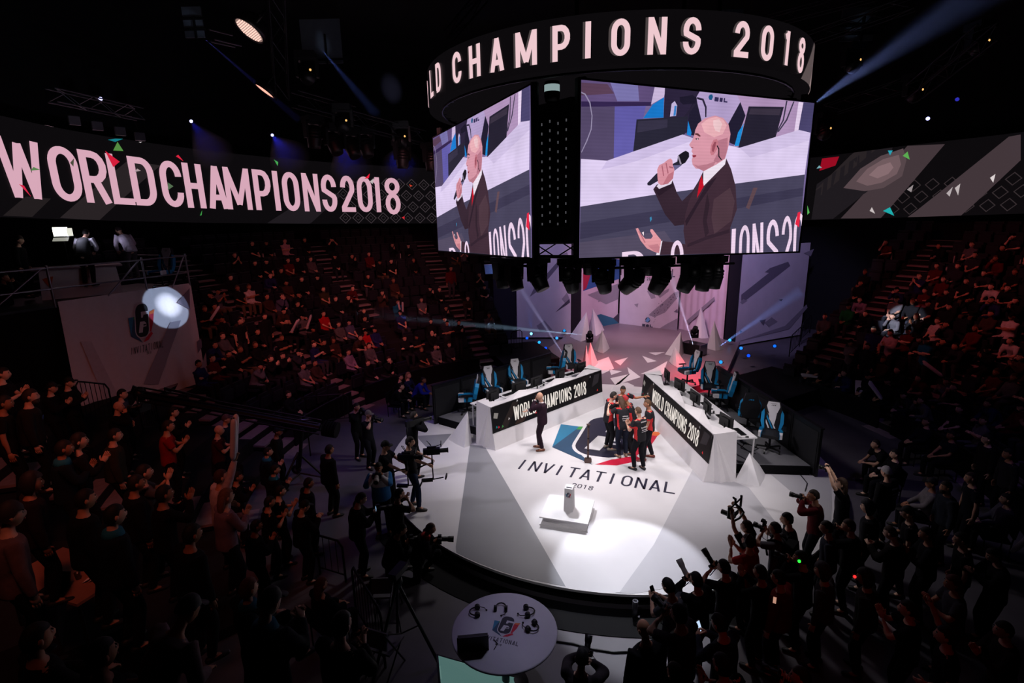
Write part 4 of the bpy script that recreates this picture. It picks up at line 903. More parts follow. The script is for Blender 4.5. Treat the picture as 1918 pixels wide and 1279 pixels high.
# small stage lamps on the floor around the runway
for i, (x, y, col, s) in enumerate([(995, 625, (120, 220, 255), 2.2), (987, 633, (20, 90, 255), 1.0), (1010, 641, (40, 170, 255), 1.2), (1043, 633, (60, 150, 255), 1.4), (1022, 652, (20, 80, 255), 1.0), (1057, 619, (30, 150, 230), .9),
                                   (1367, 637, (40, 170, 255), 1.3), (1388, 652, (40, 130, 255), 1.3), (1402, 666, (20, 80, 255), 1.0), (1350, 678, (30, 150, 255), 1.2), (1451, 648, (20, 110, 255), 1.0)]):
    p = G(x, y, .25); q = Vector((CAM[0] - p.x, CAM[1] - p.y, 5)).normalized()
    t = thing('floor_lamp', f'small blue floor lamp {"left" if x < 1100 else "right"} of the runway, {ords[i if x < 1100 else i - 6]} of its side', 'stage light', p, 0, 'blue floor lamps'); t.rotation_mode = 'QUATERNION'; t.rotation_quaternion = q.to_track_quat('Z', 'Y')
    m = MB(); m.lathe([(.05, -.2), (.085, -.12), (.09, 0), (.075, 0), (.075, -.02)], black, 12); m.build('housing', t)
    m = MB(); m.lathe([(0, -.01), (.074, -.01)], led(col, s * 1.2), 12); m.build('lens', t)
    m = MB(); m.tube([(.09, 0, -.05), (.11, -.05, -.25), (-.11, -.05, -.25), (-.09, 0, -.05)], .012, black); m.build('bracket', t)
for x, y, lab in [(1104, 640, 'black moving head standing by the left desk end, beam to the left stand'), (1299, 652, 'black moving head standing on the flight case right of the runway')]:
    p = G(x, y, .0); moving_head(lab, (p.x, p.y, .02 if x < 1200 else .55), 20, 30, .9, led((220, 235, 255), 2.0), 'moving heads on the runway', True)
t = thing('flight_case', 'black flight case right of the runway under a moving head', 'case', G(1299, 662, 0), rad(-30)); m = MB(); m.box((0, 0, .27), (1.0, .6, .52), black); m.build('body', t)
m = MB(); 
for sx in (-.5, .5): m.box((sx, 0, .27), (.03, .62, .54), alu)
m.build('edge_strip', t)
# ================================================================== player desks (local frame: x along the LED from near to far end, y outwards, z up)
DL = 5.12
def desk_frame(side):
    n0 = Vector((side * 2.933, -1.027, 0)); d = Vector((side * -.4397, .8982, 0)); o = Vector((side * .8982, .4397, 0))
    return n0, d, o
ledm = led((14, 12, 14)); deskp = {}
def on_desk(side, x, y, z): n0, d, o = desk_frame(side); return n0 + d * x + o * y + Vector((0, 0, z))
shell_m = mat('desk_shell_white', (222, 218, 220), 0.5, noise=.03)
def player_desk(side, label):
    n0, d, o = desk_frame(side); t = thing('player_desk', label, 'desk', n0, 0, 'player desks')
    f = lambda x, y, z: tuple(d * x + o * y + Vector((0, 0, z)))
    # front plinth below and behind the screen
    m = MB(); m.add([f(0, -.10, 0), f(DL, -.10, 0), f(DL, -.005, .5), f(0, -.005, .5), f(0, .35, 0), f(DL, .35, 0), f(DL, .35, 1.2), f(0, .35, 1.2), f(0, .09, 1.29), f(DL, .09, 1.29)],
              [(0, 1, 2, 3), (3, 2, 9, 8), (8, 9, 6, 7), (4, 7, 6, 5), (0, 3, 8, 7, 4), (1, 5, 6, 9, 2), (0, 4, 5, 1)], shell_m); m.build('plinth', t)
    # folded top: facets between the front lip and a broken rear line
    fr = [(i * DL / 6, .06, 1.30) for i in range(7)]; re_ = [(0, .52, 1.34), (.75, .36, 1.22), (1.55, .5, 1.33), (2.4, .34, 1.2), (3.2, .5, 1.32), (4.1, .36, 1.2), (4.7, .5, 1.3), (DL, .42, 1.28)]
    P = [f(*p) for p in fr + re_]; k = 7; T_ = []
    i = j = 0
    while i < 6 or j < 7:
        if j < 7 and (i == 6 or re_[j + 1][0] <= fr[i + 1][0]): T_.append((i, k + j + 1, k + j)); j += 1
        else: T_.append((i, i + 1, k + j)); i += 1
    for tr in T_:
        b = MB(); q = [Vector(P[v]) for v in tr]; lo = [p - Vector((0, 0, .03)) for p in q]
        b.add([tuple(p) for p in q + lo], [(0, 1, 2), (5, 4, 3), (0, 3, 4, 1), (1, 4, 5, 2), (2, 5, 3, 0)], shell_m); b.build('top_facet', t)
    m = MB(); m.add([f(*re_[0])] + [f(x, y, z) for x, y, z in re_[1:]] + [f(x, y, .85) for x, y, z in re_], [(q, q + 1, 8 + q + 1, 8 + q) for q in range(7)], shell_m); m.build('rear_skirt', t)
    # near and far pillars, folded like card
    for nm in ('near', 'far'):
        Lx = (lambda x: x) if nm == 'near' else (lambda x: DL - x)
        Q = {k: f(Lx(p[0]), p[1], p[2]) for k, p in dict(A=(.02, .05, 1.30), T=(-.03, .10, 1.31), K=(-.05, .64, 1.36), K2=(.34, .56, 1.32), B1=(.22, -.04, 0), B2=(-.11, .30, 0), M=(-.05, .47, .0), M2=(-.09, .58, 0), B3=(-.06, .72, 0), D=(.36, .74, 0), B0=(.3, .2, 0)).items()}
        for tr in ('AB1T', 'TB1B2', 'TB2M', 'TMM2', 'TM2B3', 'TB3K', 'KB3D', 'KDK2'):
            names = []; rest = tr
            while rest:
                k = next(k for k in ('B1', 'B2', 'B3', 'M2', 'K2', 'A', 'T', 'K', 'M', 'D') if rest.startswith(k)); names.append(k); rest = rest[len(k):]
            b = MB(); b.add([Q[k] for k in names], [(0, 1, 2)], shell_m); b.build('pillar_facet', t)
        b = MB(); b.add([Q['A'], Q['T'], Q['K'], Q['K2']], [(0, 1, 2), (0, 2, 3)], shell_m); b.build('pillar_cap', t)
    # LED screen leaning back slightly
    g = lambda x, v, z: f(x, .0 + .067 * (v - .507) / .771 - .012 - z, v)
    m = MB(); m.prism([(0, .5), (DL, .5), (DL, 1.285), (0, 1.285)], -.03, .0, black, g); scr = m.build('screen_frame', t)
    m = MB(); m.prism([(.015, .515), (DL - .015, .515), (DL - .015, 1.27), (.015, 1.27)], .001, .004, ledm, g); m.build('screen_face', scr)
    B2 = [([(.25, .53), (.55, .53), (1.1, 1.2), (.85, 1.24)], (36, 28, 27)), ([(.85, .53), (1.25, .53), (1.55, .85), (1.3, .9)], (48, 34, 30)), ([(3.5, .53), (3.9, .53), (4.5, 1.24), (4.1, 1.24)], (28, 22, 23)), ([(4.55, .8), (4.9, .9), (5.0, 1.2), (4.7, 1.2)], (40, 36, 40)), ([(.06, .95), (.2, .9), (.26, 1.05), (.1, 1.1)], (130, 124, 120))]
    if side > 0: B2 = [([(DL - x, y) for x, y in p], c) for p, c in B2]
    for p, c in B2: m = MB(); m.prism(p, .004, .005, led(c), g); m.build('light_band', scr)
    for k, (x, v, c) in enumerate([(.12, .62, (20, 120, 120)), (.2, .6, (180, 30, 50)), (.35, .58, (60, 130, 70)), (.62, .74, (180, 170, 170)), (1.0, 1.2, (170, 165, 165)), (1.75, .62, (200, 40, 50)), (4.8, .6, (190, 40, 40)), (4.45, 1.15, (120, 116, 120)), (2.0, 1.2, (90, 86, 90))]):
        xx = x if side < 0 else DL - x
        m = MB(); m.prism([(xx, v), (xx + .07, v + .02), (xx + .03, v + .08)], .006, .007, led(c), g); m.build('confetti_shape', scr)
    lw = led((232, 222, 214), 1.0)
    L = 'WORLD CHAMPIONS 2018'; x0, pitch, kx = (.86, .165, 1.094) if side < 0 else (1.0, .165, 1.12)
    for i, ch in enumerate(L):
        if ch == ' ': continue
        off = sum(({'I': .085, ' ': .09, 'M': .2, 'W': .23, '1': .11}.get(c, pitch)) for c in L[:i]); wd = {'I': .052, 'M': .17, 'W': .2, '1': .08}.get(ch, .133)
        m = MB()
        for q in stroke_quads(ch, wd, .44, .042):
            m.prism([((x0 + (off + x) * kx) if side < 0 else DL - (x0 + (off + x) * kx), .655 + y) for x, y in q], .007, .009, lw, g)
        m.build('letter', scr)
    # work table behind
    m = MB(); m.prism([(.3, .42), (DL - .05, .42), (DL - .05, 1.4), (.3, 1.4)], .965, 1.0, whitem, f); m.build('tabletop', t)
    for x in (.36, 1.9, 3.5, 4.95):
        m = MB(); m.bar(f(x, 1.34, .27), f(x, 1.34, .965), .025, whitem); m.build('leg', t)
        m = MB(); m.bar(f(x, .6, .27), f(x, .6, .965), .025, whitem); m.build('leg', t)
    return t
player_desk(-1, 'long white faceted desk on the left with WORLD CHAMPIONS 2018 on its screen'); player_desk(1, 'long white faceted desk on the right with WORLD CHAMPIONS 2018 on its screen')
for side, nm in ((-1, 'left'), (1, 'right')):
    n0, d, o = desk_frame(side); f = lambda x, y, z: tuple(n0 + d * x + o * y + Vector((0, 0, z)))
    t = thing('player_platform', f'low black platform behind the {nm} desk', 'platform', n0)
    ff = lambda x, y, z: tuple(d * x + o * y + Vector((0, 0, z)))
    m = MB(); m.prism([(.42, .62), (DL + .6, .62), (DL + .6, 2.72), (.0, 2.72)], .002, .255, blackm, ff); m.build('body', t)
    m = MB(); m.prism([(.42, .62), (DL + .6, .62), (DL + .6, 2.72), (.0, 2.72)], .256, .27, mat('platform_grey_vinyl', (104, 104, 108), .6, noise=.1), ff); m.build('surface', t)
    # black side wall behind the players
    t = thing('panel_wall', f'long black panel wall behind the chairs of the {nm} desk', 'panel', n0 + o * 2.8)
    for k in range(5):
        m = MB(); m.prism([(-.1 + k * 1.12, .0), (-.1 + k * 1.12 + 1.1, .0), (-.1 + k * 1.12 + 1.1, 1.3), (-.1 + k * 1.12, 1.3)], 0, .07, black, lambda x, y, z: tuple(d * x + o * z + Vector((0, 0, y)))); m.build('backing_panel', t)
        m = MB(); m.prism([(-.04 + k * 1.12, .08), (-.1 + k * 1.12 + 1.04, .08), (-.1 + k * 1.12 + 1.04, 1.2), (-.04 + k * 1.12, 1.2)], -.012, 0, mat('panel_inset', (24, 24, 28), .6), lambda x, y, z: tuple(d * x + o * z + Vector((0, 0, y)))); m.build('panel_inset', t)
    m = MB(); m.prism([(-.12, -.02), (5.52, -.02), (5.52, .09), (-.12, .09)], 1.3, 1.335, darkm, ff); m.build('top_rail', t)

# ------------------------------------------------------------------ gaming chair (seat front faces +y)
cwhite = mat('chair_white_leather', (214, 212, 216), .5, noise=.04); cblue = mat('chair_blue_leather', (20, 132, 186), .5, noise=.05); cblack = mat('chair_black_leather', (22, 22, 26), .5, noise=.05)
def gaming_chair():
    t = thing('gaming_chair', 'x', 'chair')
    m = MB(); m.prism(rrect(-.25, -.24, .25, .27, .08, 3), .44, .53, cblack); st = m.build('seat', t)
    for s in (-1, 1):
        m = MB(); m.prism([(s * .2, -.2), (s * .29, -.15), (s * .29, .24), (s * .22, .28)], .46, .585, cblue); m.build('seat_bolster', st)
        m = MB(); m.prism([(s * .215, .1), (s * .292, .1), (s * .292, .26), (s * .235, .285)], .462, .592, cwhite); m.build('seat_bolster', st)
    tilt = Matrix.Rotation(rad(12), 3, 'X')
    bp = lambda x, y, z: tuple(tilt @ Vector((x, -z, y)) + Vector((0, -.23, .5)))
    out = [(-.2, 0), (.2, 0), (.27, .22), (.265, .46), (.205, .58), (.19, .66), (.155, .8), (-.155, .8), (-.19, .66), (-.205, .58), (-.265, .46), (-.27, .22)]
    m = MB(); m.prism(out, .0, .09, cblack, bp); bk = m.build('backrest', t)
    F = lambda nm, poly, mm, d=.012: (lambda b: (b.prism(poly, -d, .0, mm, bp), b.build(nm, bk)))(MB())
    F('headrest_panel', [(-.11, .5), (.11, .5), (.165, .66), (.135, .785), (-.135, .785), (-.165, .66)], cwhite, .02)
    F('centre_panel', [(-.1, .5), (.1, .5), (.075, .3), (-.05, .12), (-.08, .3)], cwhite, .018)
    F('stripe', [(.105, .44), (.13, .48), (-.06, .06), (-.1, .06)], cwhite, .016); F('stripe', [(.14, .42), (.15, .35), (.0, .05), (-.04, .05)], cblue, .016); F('stripe', [(.155, .28), (.155, .2), (.09, .05), (.05, .05)], cwhite, .016)
    for s in (-1, 1):
        m = MB(); m.prism([(s * .17, .02), (s * .225, .02), (s * .285, .22), (s * .28, .46), (s * .22, .57), (s * .2, .45), (s * .2, .25)], -.05, .07, cblue, bp); m.build('back_bolster', bk)
        m = MB(); m.bar((s * .3, .0, .48), (s * .32, .0, .68), .02, black); m.box((s * .32, .04, .695), (.09, .28, .03), black); m.build('armrest', t)
    m = MB(); 
    b2 = lambda x, y, z: bp(x, y, z)
    text_mesh(m, 'ESL', -.055, .68, .03, .028, .007, .01, black, b2, -.024, -.02); m.prism([(-.08, .73), (.08, .73), (.08, .737), (-.08, .737)], -.024, -.02, black, b2); m.build('lettering', bk)
    m = MB(); text_mesh(m, 'ESL', -.07, .6, .04, .04, .01, .012, cblue, lambda x, y, z: bp(-x, y, z), .091, .094); m.build('lettering', bk)
    m = MB(); m.bar((0, 0, .1), (0, 0, .44), .03, darkm, 8); m.build('gas_lift', t)
    for k in range(5):
        a = 2 * PI * k / 5 + .3; m = MB(); m.box((math.sin(a) * .17, math.cos(a) * .17, .1), (.05, .34, .035), black, Matrix.Rotation(-a, 3, 'Z'), .8); g = m.build('base_arm', t)
        m = MB(); m.bar((math.sin(a) * .32 - .02, math.cos(a) * .32, .035), (math.sin(a) * .32 + .02, math.cos(a) * .32, .035), .035, rubber, 8); m.build('caster', g)
    return t
CH0 = gaming_chair(); used = [0]
def place_chair(pos, rz, label):
    c = CH0 if not used[0] else copy_tree(CH0); used[0] = 1
    c.location = pos; c.rotation_euler = (0, 0, rz); c['label'] = label; c['group'] = 'gaming chairs'
    return c
def desk_yaw(side): n0, d, o = desk_frame(side); return math.atan2(o.x, -o.y) - 0  # +y of chair looks along -o
def faceyaw(v): return math.atan2(-v.x, v.y)
RH_ = Vector((RR[0], RR[1], 0)).normalized(); FH_ = Vector((FW[0], FW[1], 0)).normalized()
for px, py, side, dx, dz, lab in [(866, 768, -1, -1, -.1, 'gaming chair at the near end of the left desk, turned side on'), (912, 752, -1, .45, -1, 'gaming chair second from the near end of the left desk'), (960, 736, -1, .35, -1, 'gaming chair third from the near end of the left desk'), (1024, 713, -1, -1, -.05, 'gaming chair fourth at the left desk, turned side on, blue edge to us'), (1052, 702, -1, .2, -1, 'gaming chair at the far end of the left desk beside the white spikes'),
                               (1440, 843, 1, -.55, -1, 'gaming chair at the near end of the right desk, seat in full view'), (1466, 800, 1, .35, 1, 'gaming chair turned away behind the nearest right chair, logo on its back'), (1378, 764, 1, -1, .25, 'gaming chair mid right desk showing its blue side'), (1346, 748, 1, -.3, -1, 'gaming chair mid right desk, front towards the camera'), (1297, 718, 1, -1, -.25, 'gaming chair at the far end of the right desk')]:
    n0, d, o = desk_frame(side); p = G(px, py, .27); x_ = (p - n0).dot(d); y_ = (p - n0).dot(o); y_ = min(max(y_, 1.3 if px != 1466 else 2.3), 2.34)
    p = n0 + d * x_ + o * y_; p.z = .27; rz_ = faceyaw(RH_ * dx + FH_ * dz)
    place_chair(p, rz_, lab)

# ------------------------------------------------------------------ desk gear
scr_off = mat('monitor_dark_glass', (12, 12, 16), .2, spec=.6, noise=0)
def monitor(label, pos, rz):
    t = thing('monitor', label, 'monitor', pos, rz, 'desk monitors')
    m = MB(); m.box((0, 0, .33), (.56, .03, .34), black); m.box((0, .03, .33), (.3, .04, .2), black); h = m.build('housing', t)
    m = MB(); m.box((0, -.017, .335), (.53, .006, .30), scr_off); m.build('screen', h)
    m = MB(); m.bar((0, .03, .02), (0, .04, .3), .022, black); m.box((0, .03, .008), (.26, .2, .016), black); m.build('stand', t)
    return t
def keyboard(label, pos, rz):
    t = thing('keyboard', label, 'keyboard', pos, rz, 'desk keyboards'); m = MB(); m.box((0, 0, .012), (.44, .15, .022), black); m.build('body', t)
    m = MB(); [m.box((-.19 + i * .032, -.05 + j * .032, .027), (.026, .026, .008), blackm) for i in range(13) for j in range(4)]; m.build('keys', t); return t
def mouse(label, pos, rz):
    t = thing('mouse', label, 'mouse', pos, rz, 'desk mice'); m = MB(); m.ball((0, 0, .012), (.032, .055, .022), black, 8, 5); m.build('body', t); m = MB(); m.tube([(0, .05, .01), (.02, .15, .006), (-.02, .3, .006)], .004, black, 4); m.build('cord', t); return t
def headset(label, pos, rz, group='headsets'):
    t = thing('headset', label, 'headset', pos, rz, group)
    m = MB(); m.tube([(.085 * math.cos(a), .02, .02 + .0 + .1 * math.sin(a) * .35 + .03) if False else (.085 * math.cos(a), .11 * math.sin(a), .035) for a in np.linspace(0, PI, 9)], .011, black, 6); m.build('headband', t)
    for s in (-1, 1): m = MB(); m.bar((s * .06, -.01, .04), (s * .105, -.01, .04), .043, black, 10); m.build('ear_cup', t)
    m = MB(); m.tube([(.09, -.04, .04), (.07, -.12, .03), (.02, -.15, .025)], .006, black, 5); m.ball((.02, -.15, .025), .016, black, 6, 4); m.build('microphone', t); return t
N5 = ['near', 'second', 'middle', 'fourth', 'far']
for side, nm in ((-1, 'left'), (1, 'right')):
    n0, d, o = desk_frame(side); rz = faceyaw(-o)
    for i in range(5):
        x = .55 + i * 1.0; dx = [0, .1, -.1, .05, .1][i]
        p = on_desk(side, x + dx + .1, .72, 1.0); monitor(f'black monitor seen from behind, {N5[i]} seat of the {nm} desk', p, rz + rad([8, -6, 4, 10, -5][i]) + 0)
        p = on_desk(side, x + .12, 1.12, 1.0); keyboard(f'black keyboard at the {N5[i]} seat of the {nm} desk', p, rz)
        p = on_desk(side, x - .22, 1.14, 1.0); mouse(f'black mouse at the {N5[i]} seat of the {nm} desk', p, rz)
        if i in (1, 2, 3): headset(f'black headset lying at the {N5[i]} seat of the {nm} desk', on_desk(side, x + .5, .98, 1.0), rz + i)
# bottle, lights of computers
for side, x, nm in ((-1, 3.2, 'left'), (1, 3.9, 'right')):
    p = on_desk(side, x, 1.75, .27); n0, d, o = desk_frame(side)
    t = thing('desktop_computer', f'black computer tower with a violet glow by the {nm} desk chairs', 'computer', p, faceyaw(-o)); m = MB(); m.box((0, 0, .24), (.22, .48, .48), black); m.build('case', t); m = MB(); m.box((.112, 0, .26), (.004, .3, .3), led((120, 90, 230), .5)); m.build('window', t); m = MB(); m.box((0, .242, .24), (.18, .01, .44), blackm); m.build('front', t)
c_ = MB(); c_.tube([on_desk(1, .8, 1.7, .285), on_desk(1, 1.2, 1.5, .285), on_desk(1, 1.5, 1.8, .285), on_desk(1, 1.1, 1.95, .285), on_desk(1, .9, 1.6, .29), on_desk(1, 1.6, 1.55, .29)], .012, black, 5); c_.build('cable', label='black cables coiled on the right platform under the table', cat='cable')
c_ = MB(); c_.tube([G(1480, 883, .012), G(1500, 890, .012), G(1512, 905, .012), G(1508, 920, .012)], .012, black, 5); c_.build('cable', label='black cable curling on the right edge of the white stage', cat='cable')
c_ = MB(); c_.tube([G(800, 778, .012), G(815, 788, .012), G(838, 792, .012)], .012, black, 5); c_.build('cable', label='thin black cable by the left platform corner', cat='cable')

# ------------------------------------------------------------------ plinth with podium, hammer trophy
c0 = Vector((.02, -3.68, 0)); pl = thing('trophy_plinth', 'white square plinth with a small white podium in a bright spot', 'plinth', c0, rad(4))
m = MB(); m.add([(-.48, -.36, .02), (.5, -.49, .02), (.5, .46, .02), (-.48, .46, .02), (-.48, -.36, .18), (.52, -.5, .18), (.52, .48, .18), (-.48, .48, .18)], [(3, 2, 1, 0), (0, 1, 5, 4), (1, 2, 6, 5), (2, 3, 7, 6), (3, 0, 4, 7)], white); m.build('body', pl)
m = MB(); m.prism([(-.54, -.50), (.53, -.50), (.53, .49), (-.54, .49)], .18, .205, white); m.build('top_slab', pl); m = MB(); m.prism([(-.54, -.50), (.53, -.50), (.53, .49), (-.54, .49)], 0, .025, white); m.build('base_slab', pl)
m = MB(); m.box((.03, .0, .475), (.21, .24, .54), white, None, .86); pd = m.build('podium', pl)
m = MB(); m.box((.03, -.04, .748), (.12, .03, .006), navy); m.build('slot', pd)
m = MB(); emblem(m, lambda x, y, z: (.03 + x * .06, -.112 - z - .0, .6 + y * .065), .002, .002, None, white); m.build('emblem', pd)
hp = G(1101, 866, 0); t = thing('hammer_trophy', 'bronze sledgehammer trophy standing head down on the emblem', 'trophy', hp, rad(15)); bz = mat('aged_bronze', (96, 78, 74), .4, .8)
m = MB(); m.box((0, 0, .065), (.16, .1, .13), bz); m.box((0, 0, .065), (.2, .07, .09), bz); m.build('hammer_head', t)
m = MB(); m.bar((0, 0, .13), (0, 0, 1.08), .028, bz, 8); [m.bar((0, 0, z), (0, 0, z + .03), .03, darkm, 8) for z in (.16, .35, .7, 1.04)]; m.build('handle', t)
m = MB(); m.bar((-.05, 0, 1.115), (.05, 0, 1.115), .025, bz, 8); m.bar((0, 0, 1.08), (0, 0, 1.12), .03, bz, 8); m.build('pommel', t)

# ------------------------------------------------------------------ round table in front, laptop, headsets, foot monitor
tc = Vector((.2, -7.97, 0)); rt = thing('round_table', 'round white table with the emblem printed on its top', 'table', (tc.x, tc.y, FZ))
tz = .7 - FZ; m = MB(); m.lathe([(0, tz - .05), (.76, tz - .05), (.785, tz - .03), (.785, tz - .01), (.77, tz), (0, tz)], mat('table_white', (196, 192, 204), .5, noise=.04), 48); m.build('tabletop', rt)
m = MB(); m.bar((0, 0, .03), (0, 0, tz - .05), .06, darkm, 10); m.build('column', rt); m = MB(); m.lathe([(.35, 0), (.35, .02), (.08, .05), (0, .05)], darkm, 24); m.build('foot', rt)
pr = (Vector((.995, .08, 0)).normalized(), Vector((-.08, .995, 0)).normalized()); tabw = mat('table_white')
tf = lambda cx, cy, s: (lambda x, y, z: tuple(pr[0] * (cx + x * s) + pr[1] * (cy + y * s) + Vector((0, 0, tz + .001 + z))))
m = MB(); emblem(m, tf(.0, .06, .2), 0, .0008, None, tabw); m.build('emblem', rt)
m = MB(); text_mesh(m, 'INVITATIONAL', -.28, -.25, .038, .075, .009, .016, navy, tf(0, 0, 1), 0, .002); text_mesh(m, '2018', -.045, -.31, .018, .03, .005, .008, navy, tf(0, 0, 1), 0, .002); m.build('lettering', rt)
tp = lambda px, py: (lambda p: Vector((p.x, p.y, .7)))(G(px, py, .7))
for i, (x, y, r_) in enumerate([(893, 1148, 2.0), (938, 1142, 0.3), (988, 1148, 5.2), (996, 1176, 4.4)]): headset(f'black headset on the round table, {ords[i]} clockwise from the laptop', tp(x, y), r_, 'headsets on the round table')
lt = thing('laptop', 'open black laptop seen from behind on the round table', 'laptop', tp(886, 1205), faceyaw(Vector((FW[0], FW[1], 0))) + .1); m = MB(); m.box((0, .0, .012), (.44, .3, .022), black); m.build('keyboard_deck', lt); m = MB(); m.box((0, -.16, .15), (.44, .015, .29), black, Matrix.Rotation(rad(12), 3, 'X')); m.build('lid', lt)
c_ = MB(); c_.tube([tp(925, 1198) + Vector((0, 0, .01)), tp(932, 1206) + Vector((0, 0, .01)), tp(925, 1218) + Vector((0, 0, .01))], .005, black, 4); c_.build('cable', label='thin black cable beside the laptop on the round table', cat='cable')
c_ = MB(); c_.tube([G(1030, 1200, FZ + .01), G(1075, 1206, FZ + .012), G(1110, 1216, FZ + .012), G(1150, 1222, FZ + .012), G(1186, 1221, FZ + .01)], .018, black, 5); c_.build('cable', label='thick black cable on the bright floor right of the round table', cat='cable')
b = thing('lamp_tube', 'small silver tube standing against the stage edge in front', 'lamp', G(1189, 1152, FZ)); m = MB(); m.lathe([(.05, 0), (.05, .3), (.035, .3), (.035, .26), (0, .26)], alu, 12); m.build('tube', b); m = MB(); m.box((.05, -.05, .02), (.08, .06, .04), darkm); m.build('clamp', b)
fm = thing('floor_monitor', 'tilted monitor with a teal screen at the lower frame edge', 'monitor', DEP(905, 1272, 7.9), 0)
F3 = [DEP(821, 1228, 8.2) - fm.location, DEP(999, 1279, 8.1) - fm.location, DEP(985, 1330, 7.6) - fm.location, DEP(830, 1330, 7.6) - fm.location]
fn = (F3[1] - F3[0]).cross(F3[3] - F3[0]).normalized(); fn = fn if fn.dot(Vector(CAM) - fm.location) > 0 else -fn
ffm = lambda u, v, z: tuple(F3[3].lerp(F3[2], u).lerp(F3[0].lerp(F3[1], u), v) + fn * z)
m = MB(); m.prism([(-.02, -.02), (1.02, -.02), (1.02, 1.03), (-.02, 1.03)], -.06, -.002, black, ffm); m.build('housing', fm)
m = MB(); m.prism([(0, 0), (1, 0), (1, 1), (0, 1)], 0, .002, led((82, 116, 112), .8), ffm); sc_ = m.build('screen', fm)
m = MB(); m.prism([(0, .55), (.45, 1), (.2, 1), (0, .8)], .002, .003, led((100, 134, 128), .8), ffm); m.prism([(.6, .2), (1, .5), (1, .8), (.7, .5)], .002, .003, led((94, 126, 122), .8), ffm)
m.prism(rrect(.44, .22, .64, .84, .09), .003, .004, led((6, 8, 12), .8), ffm); m.prism([(.36, .46), (.36, .76), (.46, .76), (.42, .46)], .003, .004, led((24, 84, 150), .8), ffm); m.prism([(.46, .76), (.42, .66), (.38, .76)], .004, .005, led((30, 110, 60), .8), ffm); m.prism([(.66, .4), (.8, .72), (.64, .7)], .003, .004, led((170, 110, 40), .8), ffm); m.prism([(.5, .62), (.64, .64), (.64, .56), (.54, .54)], .004, .005, led((82, 116, 112), .8), ffm)
m.build('emblem', sc_); m = MB(); m.bar((0, 0, -.1), (0, 0, -(fm.location.z - FZ)), .05, black); m.build('stand', fm)
# ================================================================== people: skeleton -> fused continuous body + clothing
V3 = lambda *a: np.array(a, float)
def nrmz(v): return v / max(1e-9, np.linalg.norm(v))
def rotx(a): c, s = math.cos(a), math.sin(a); return np.array([[1, 0, 0], [0, c, -s], [0, s, c]])
def roty(a): c, s = math.cos(a), math.sin(a); return np.array([[c, 0, s], [0, 1, 0], [-s, 0, c]])
def rotz(a): c, s = math.cos(a), math.sin(a); return np.array([[c, -s, 0], [s, c, 0], [0, 0, 1]])
def ik(a, t, l1, l2, pole):
    d = t - a; L = np.linalg.norm(d); L2 = min(max(L, abs(l1 - l2) + .02), l1 + l2 - .004); u = nrmz(d); t = a + u * L2
    x = (l1 * l1 - l2 * l2 + L2 * L2) / (2 * L2); h = math.sqrt(max(0, l1 * l1 - x * x)); p = pole - u * (pole @ u); p = nrmz(p)
    return a + u * x + p * h, t
def skel(P):
    """P: pose dictionary -> joints; x right, y forward, z up, figure 1.78 m tall"""
    J = {}
    pel = V3(*P.get('pel', (0, 0, .95))); ln = rad(P.get('lean', 3)); sd = rad(P.get('side', 0)); tw = rad(P.get('twist', 0))
    Rt = rotz(tw) @ roty(sd) @ rotx(-ln); hunch = rotz(tw) @ roty(sd) @ rotx(-ln - rad(P.get('hunch', 6)))
    J['pel'] = pel; J['waist'] = pel + Rt @ V3(0, 0, .14); J['chest'] = pel + Rt @ V3(0, .0, .30) ; J['up'] = J['chest'] + hunch @ V3(0, -.005, .14); J['neck'] = J['up'] + hunch @ V3(0, -.005, .07)
    Rh = rotz(tw + rad(P.get('yaw', 0))) @ rotx(-ln * .35 - rad(P.get('nod', 4))) @ roty(rad(P.get('tilt', 0))); J['Rh'] = Rh; J['Rc'] = hunch
    J['head'] = J['neck'] + hunch @ V3(0, .01, .06) + Rh @ V3(0, .022, .115)
    for s, k in ((-1, 'L'), (1, 'R')):
        sh = J['up'] + hunch @ V3(s * .185, -.005, .03 + P.get('shrug', 0)); J['sh' + k] = sh
        ht = P['hands'][0 if s < 0 else 1]; pole = V3(*P.get('epole', (s * .7, -.5, -.8))) if not isinstance(P.get('epole'), dict) else V3(*P['epole'][k])
        pole = V3(pole[0] * (1 if 'epole' not in P or isinstance(P.get('epole'), dict) else s), pole[1], pole[2])
        el, wr = ik(sh, V3(*ht), .285, .255, pole); J['el' + k] = el; J['wr' + k] = wr
        hip = pel + (rotz(tw * .5) @ V3(s * .092, 0, -.03)); J['hip' + k] = hip
        ft = V3(*P['feet'][0 if s < 0 else 1]); kn, an = ik(hip, ft, .43, .42, V3(*(P['kpole'][k] if 'kpole' in P else (s * .15, 1, 0.1)))); J['kn' + k] = kn; J['an' + k] = an
        J['toe' + k] = nrmz(V3(*P.get('toe', {}).get(k, (s * .22, 1, 0)))) if P.get('toe') else nrmz(V3(s * .22, 1, 0))
    return J
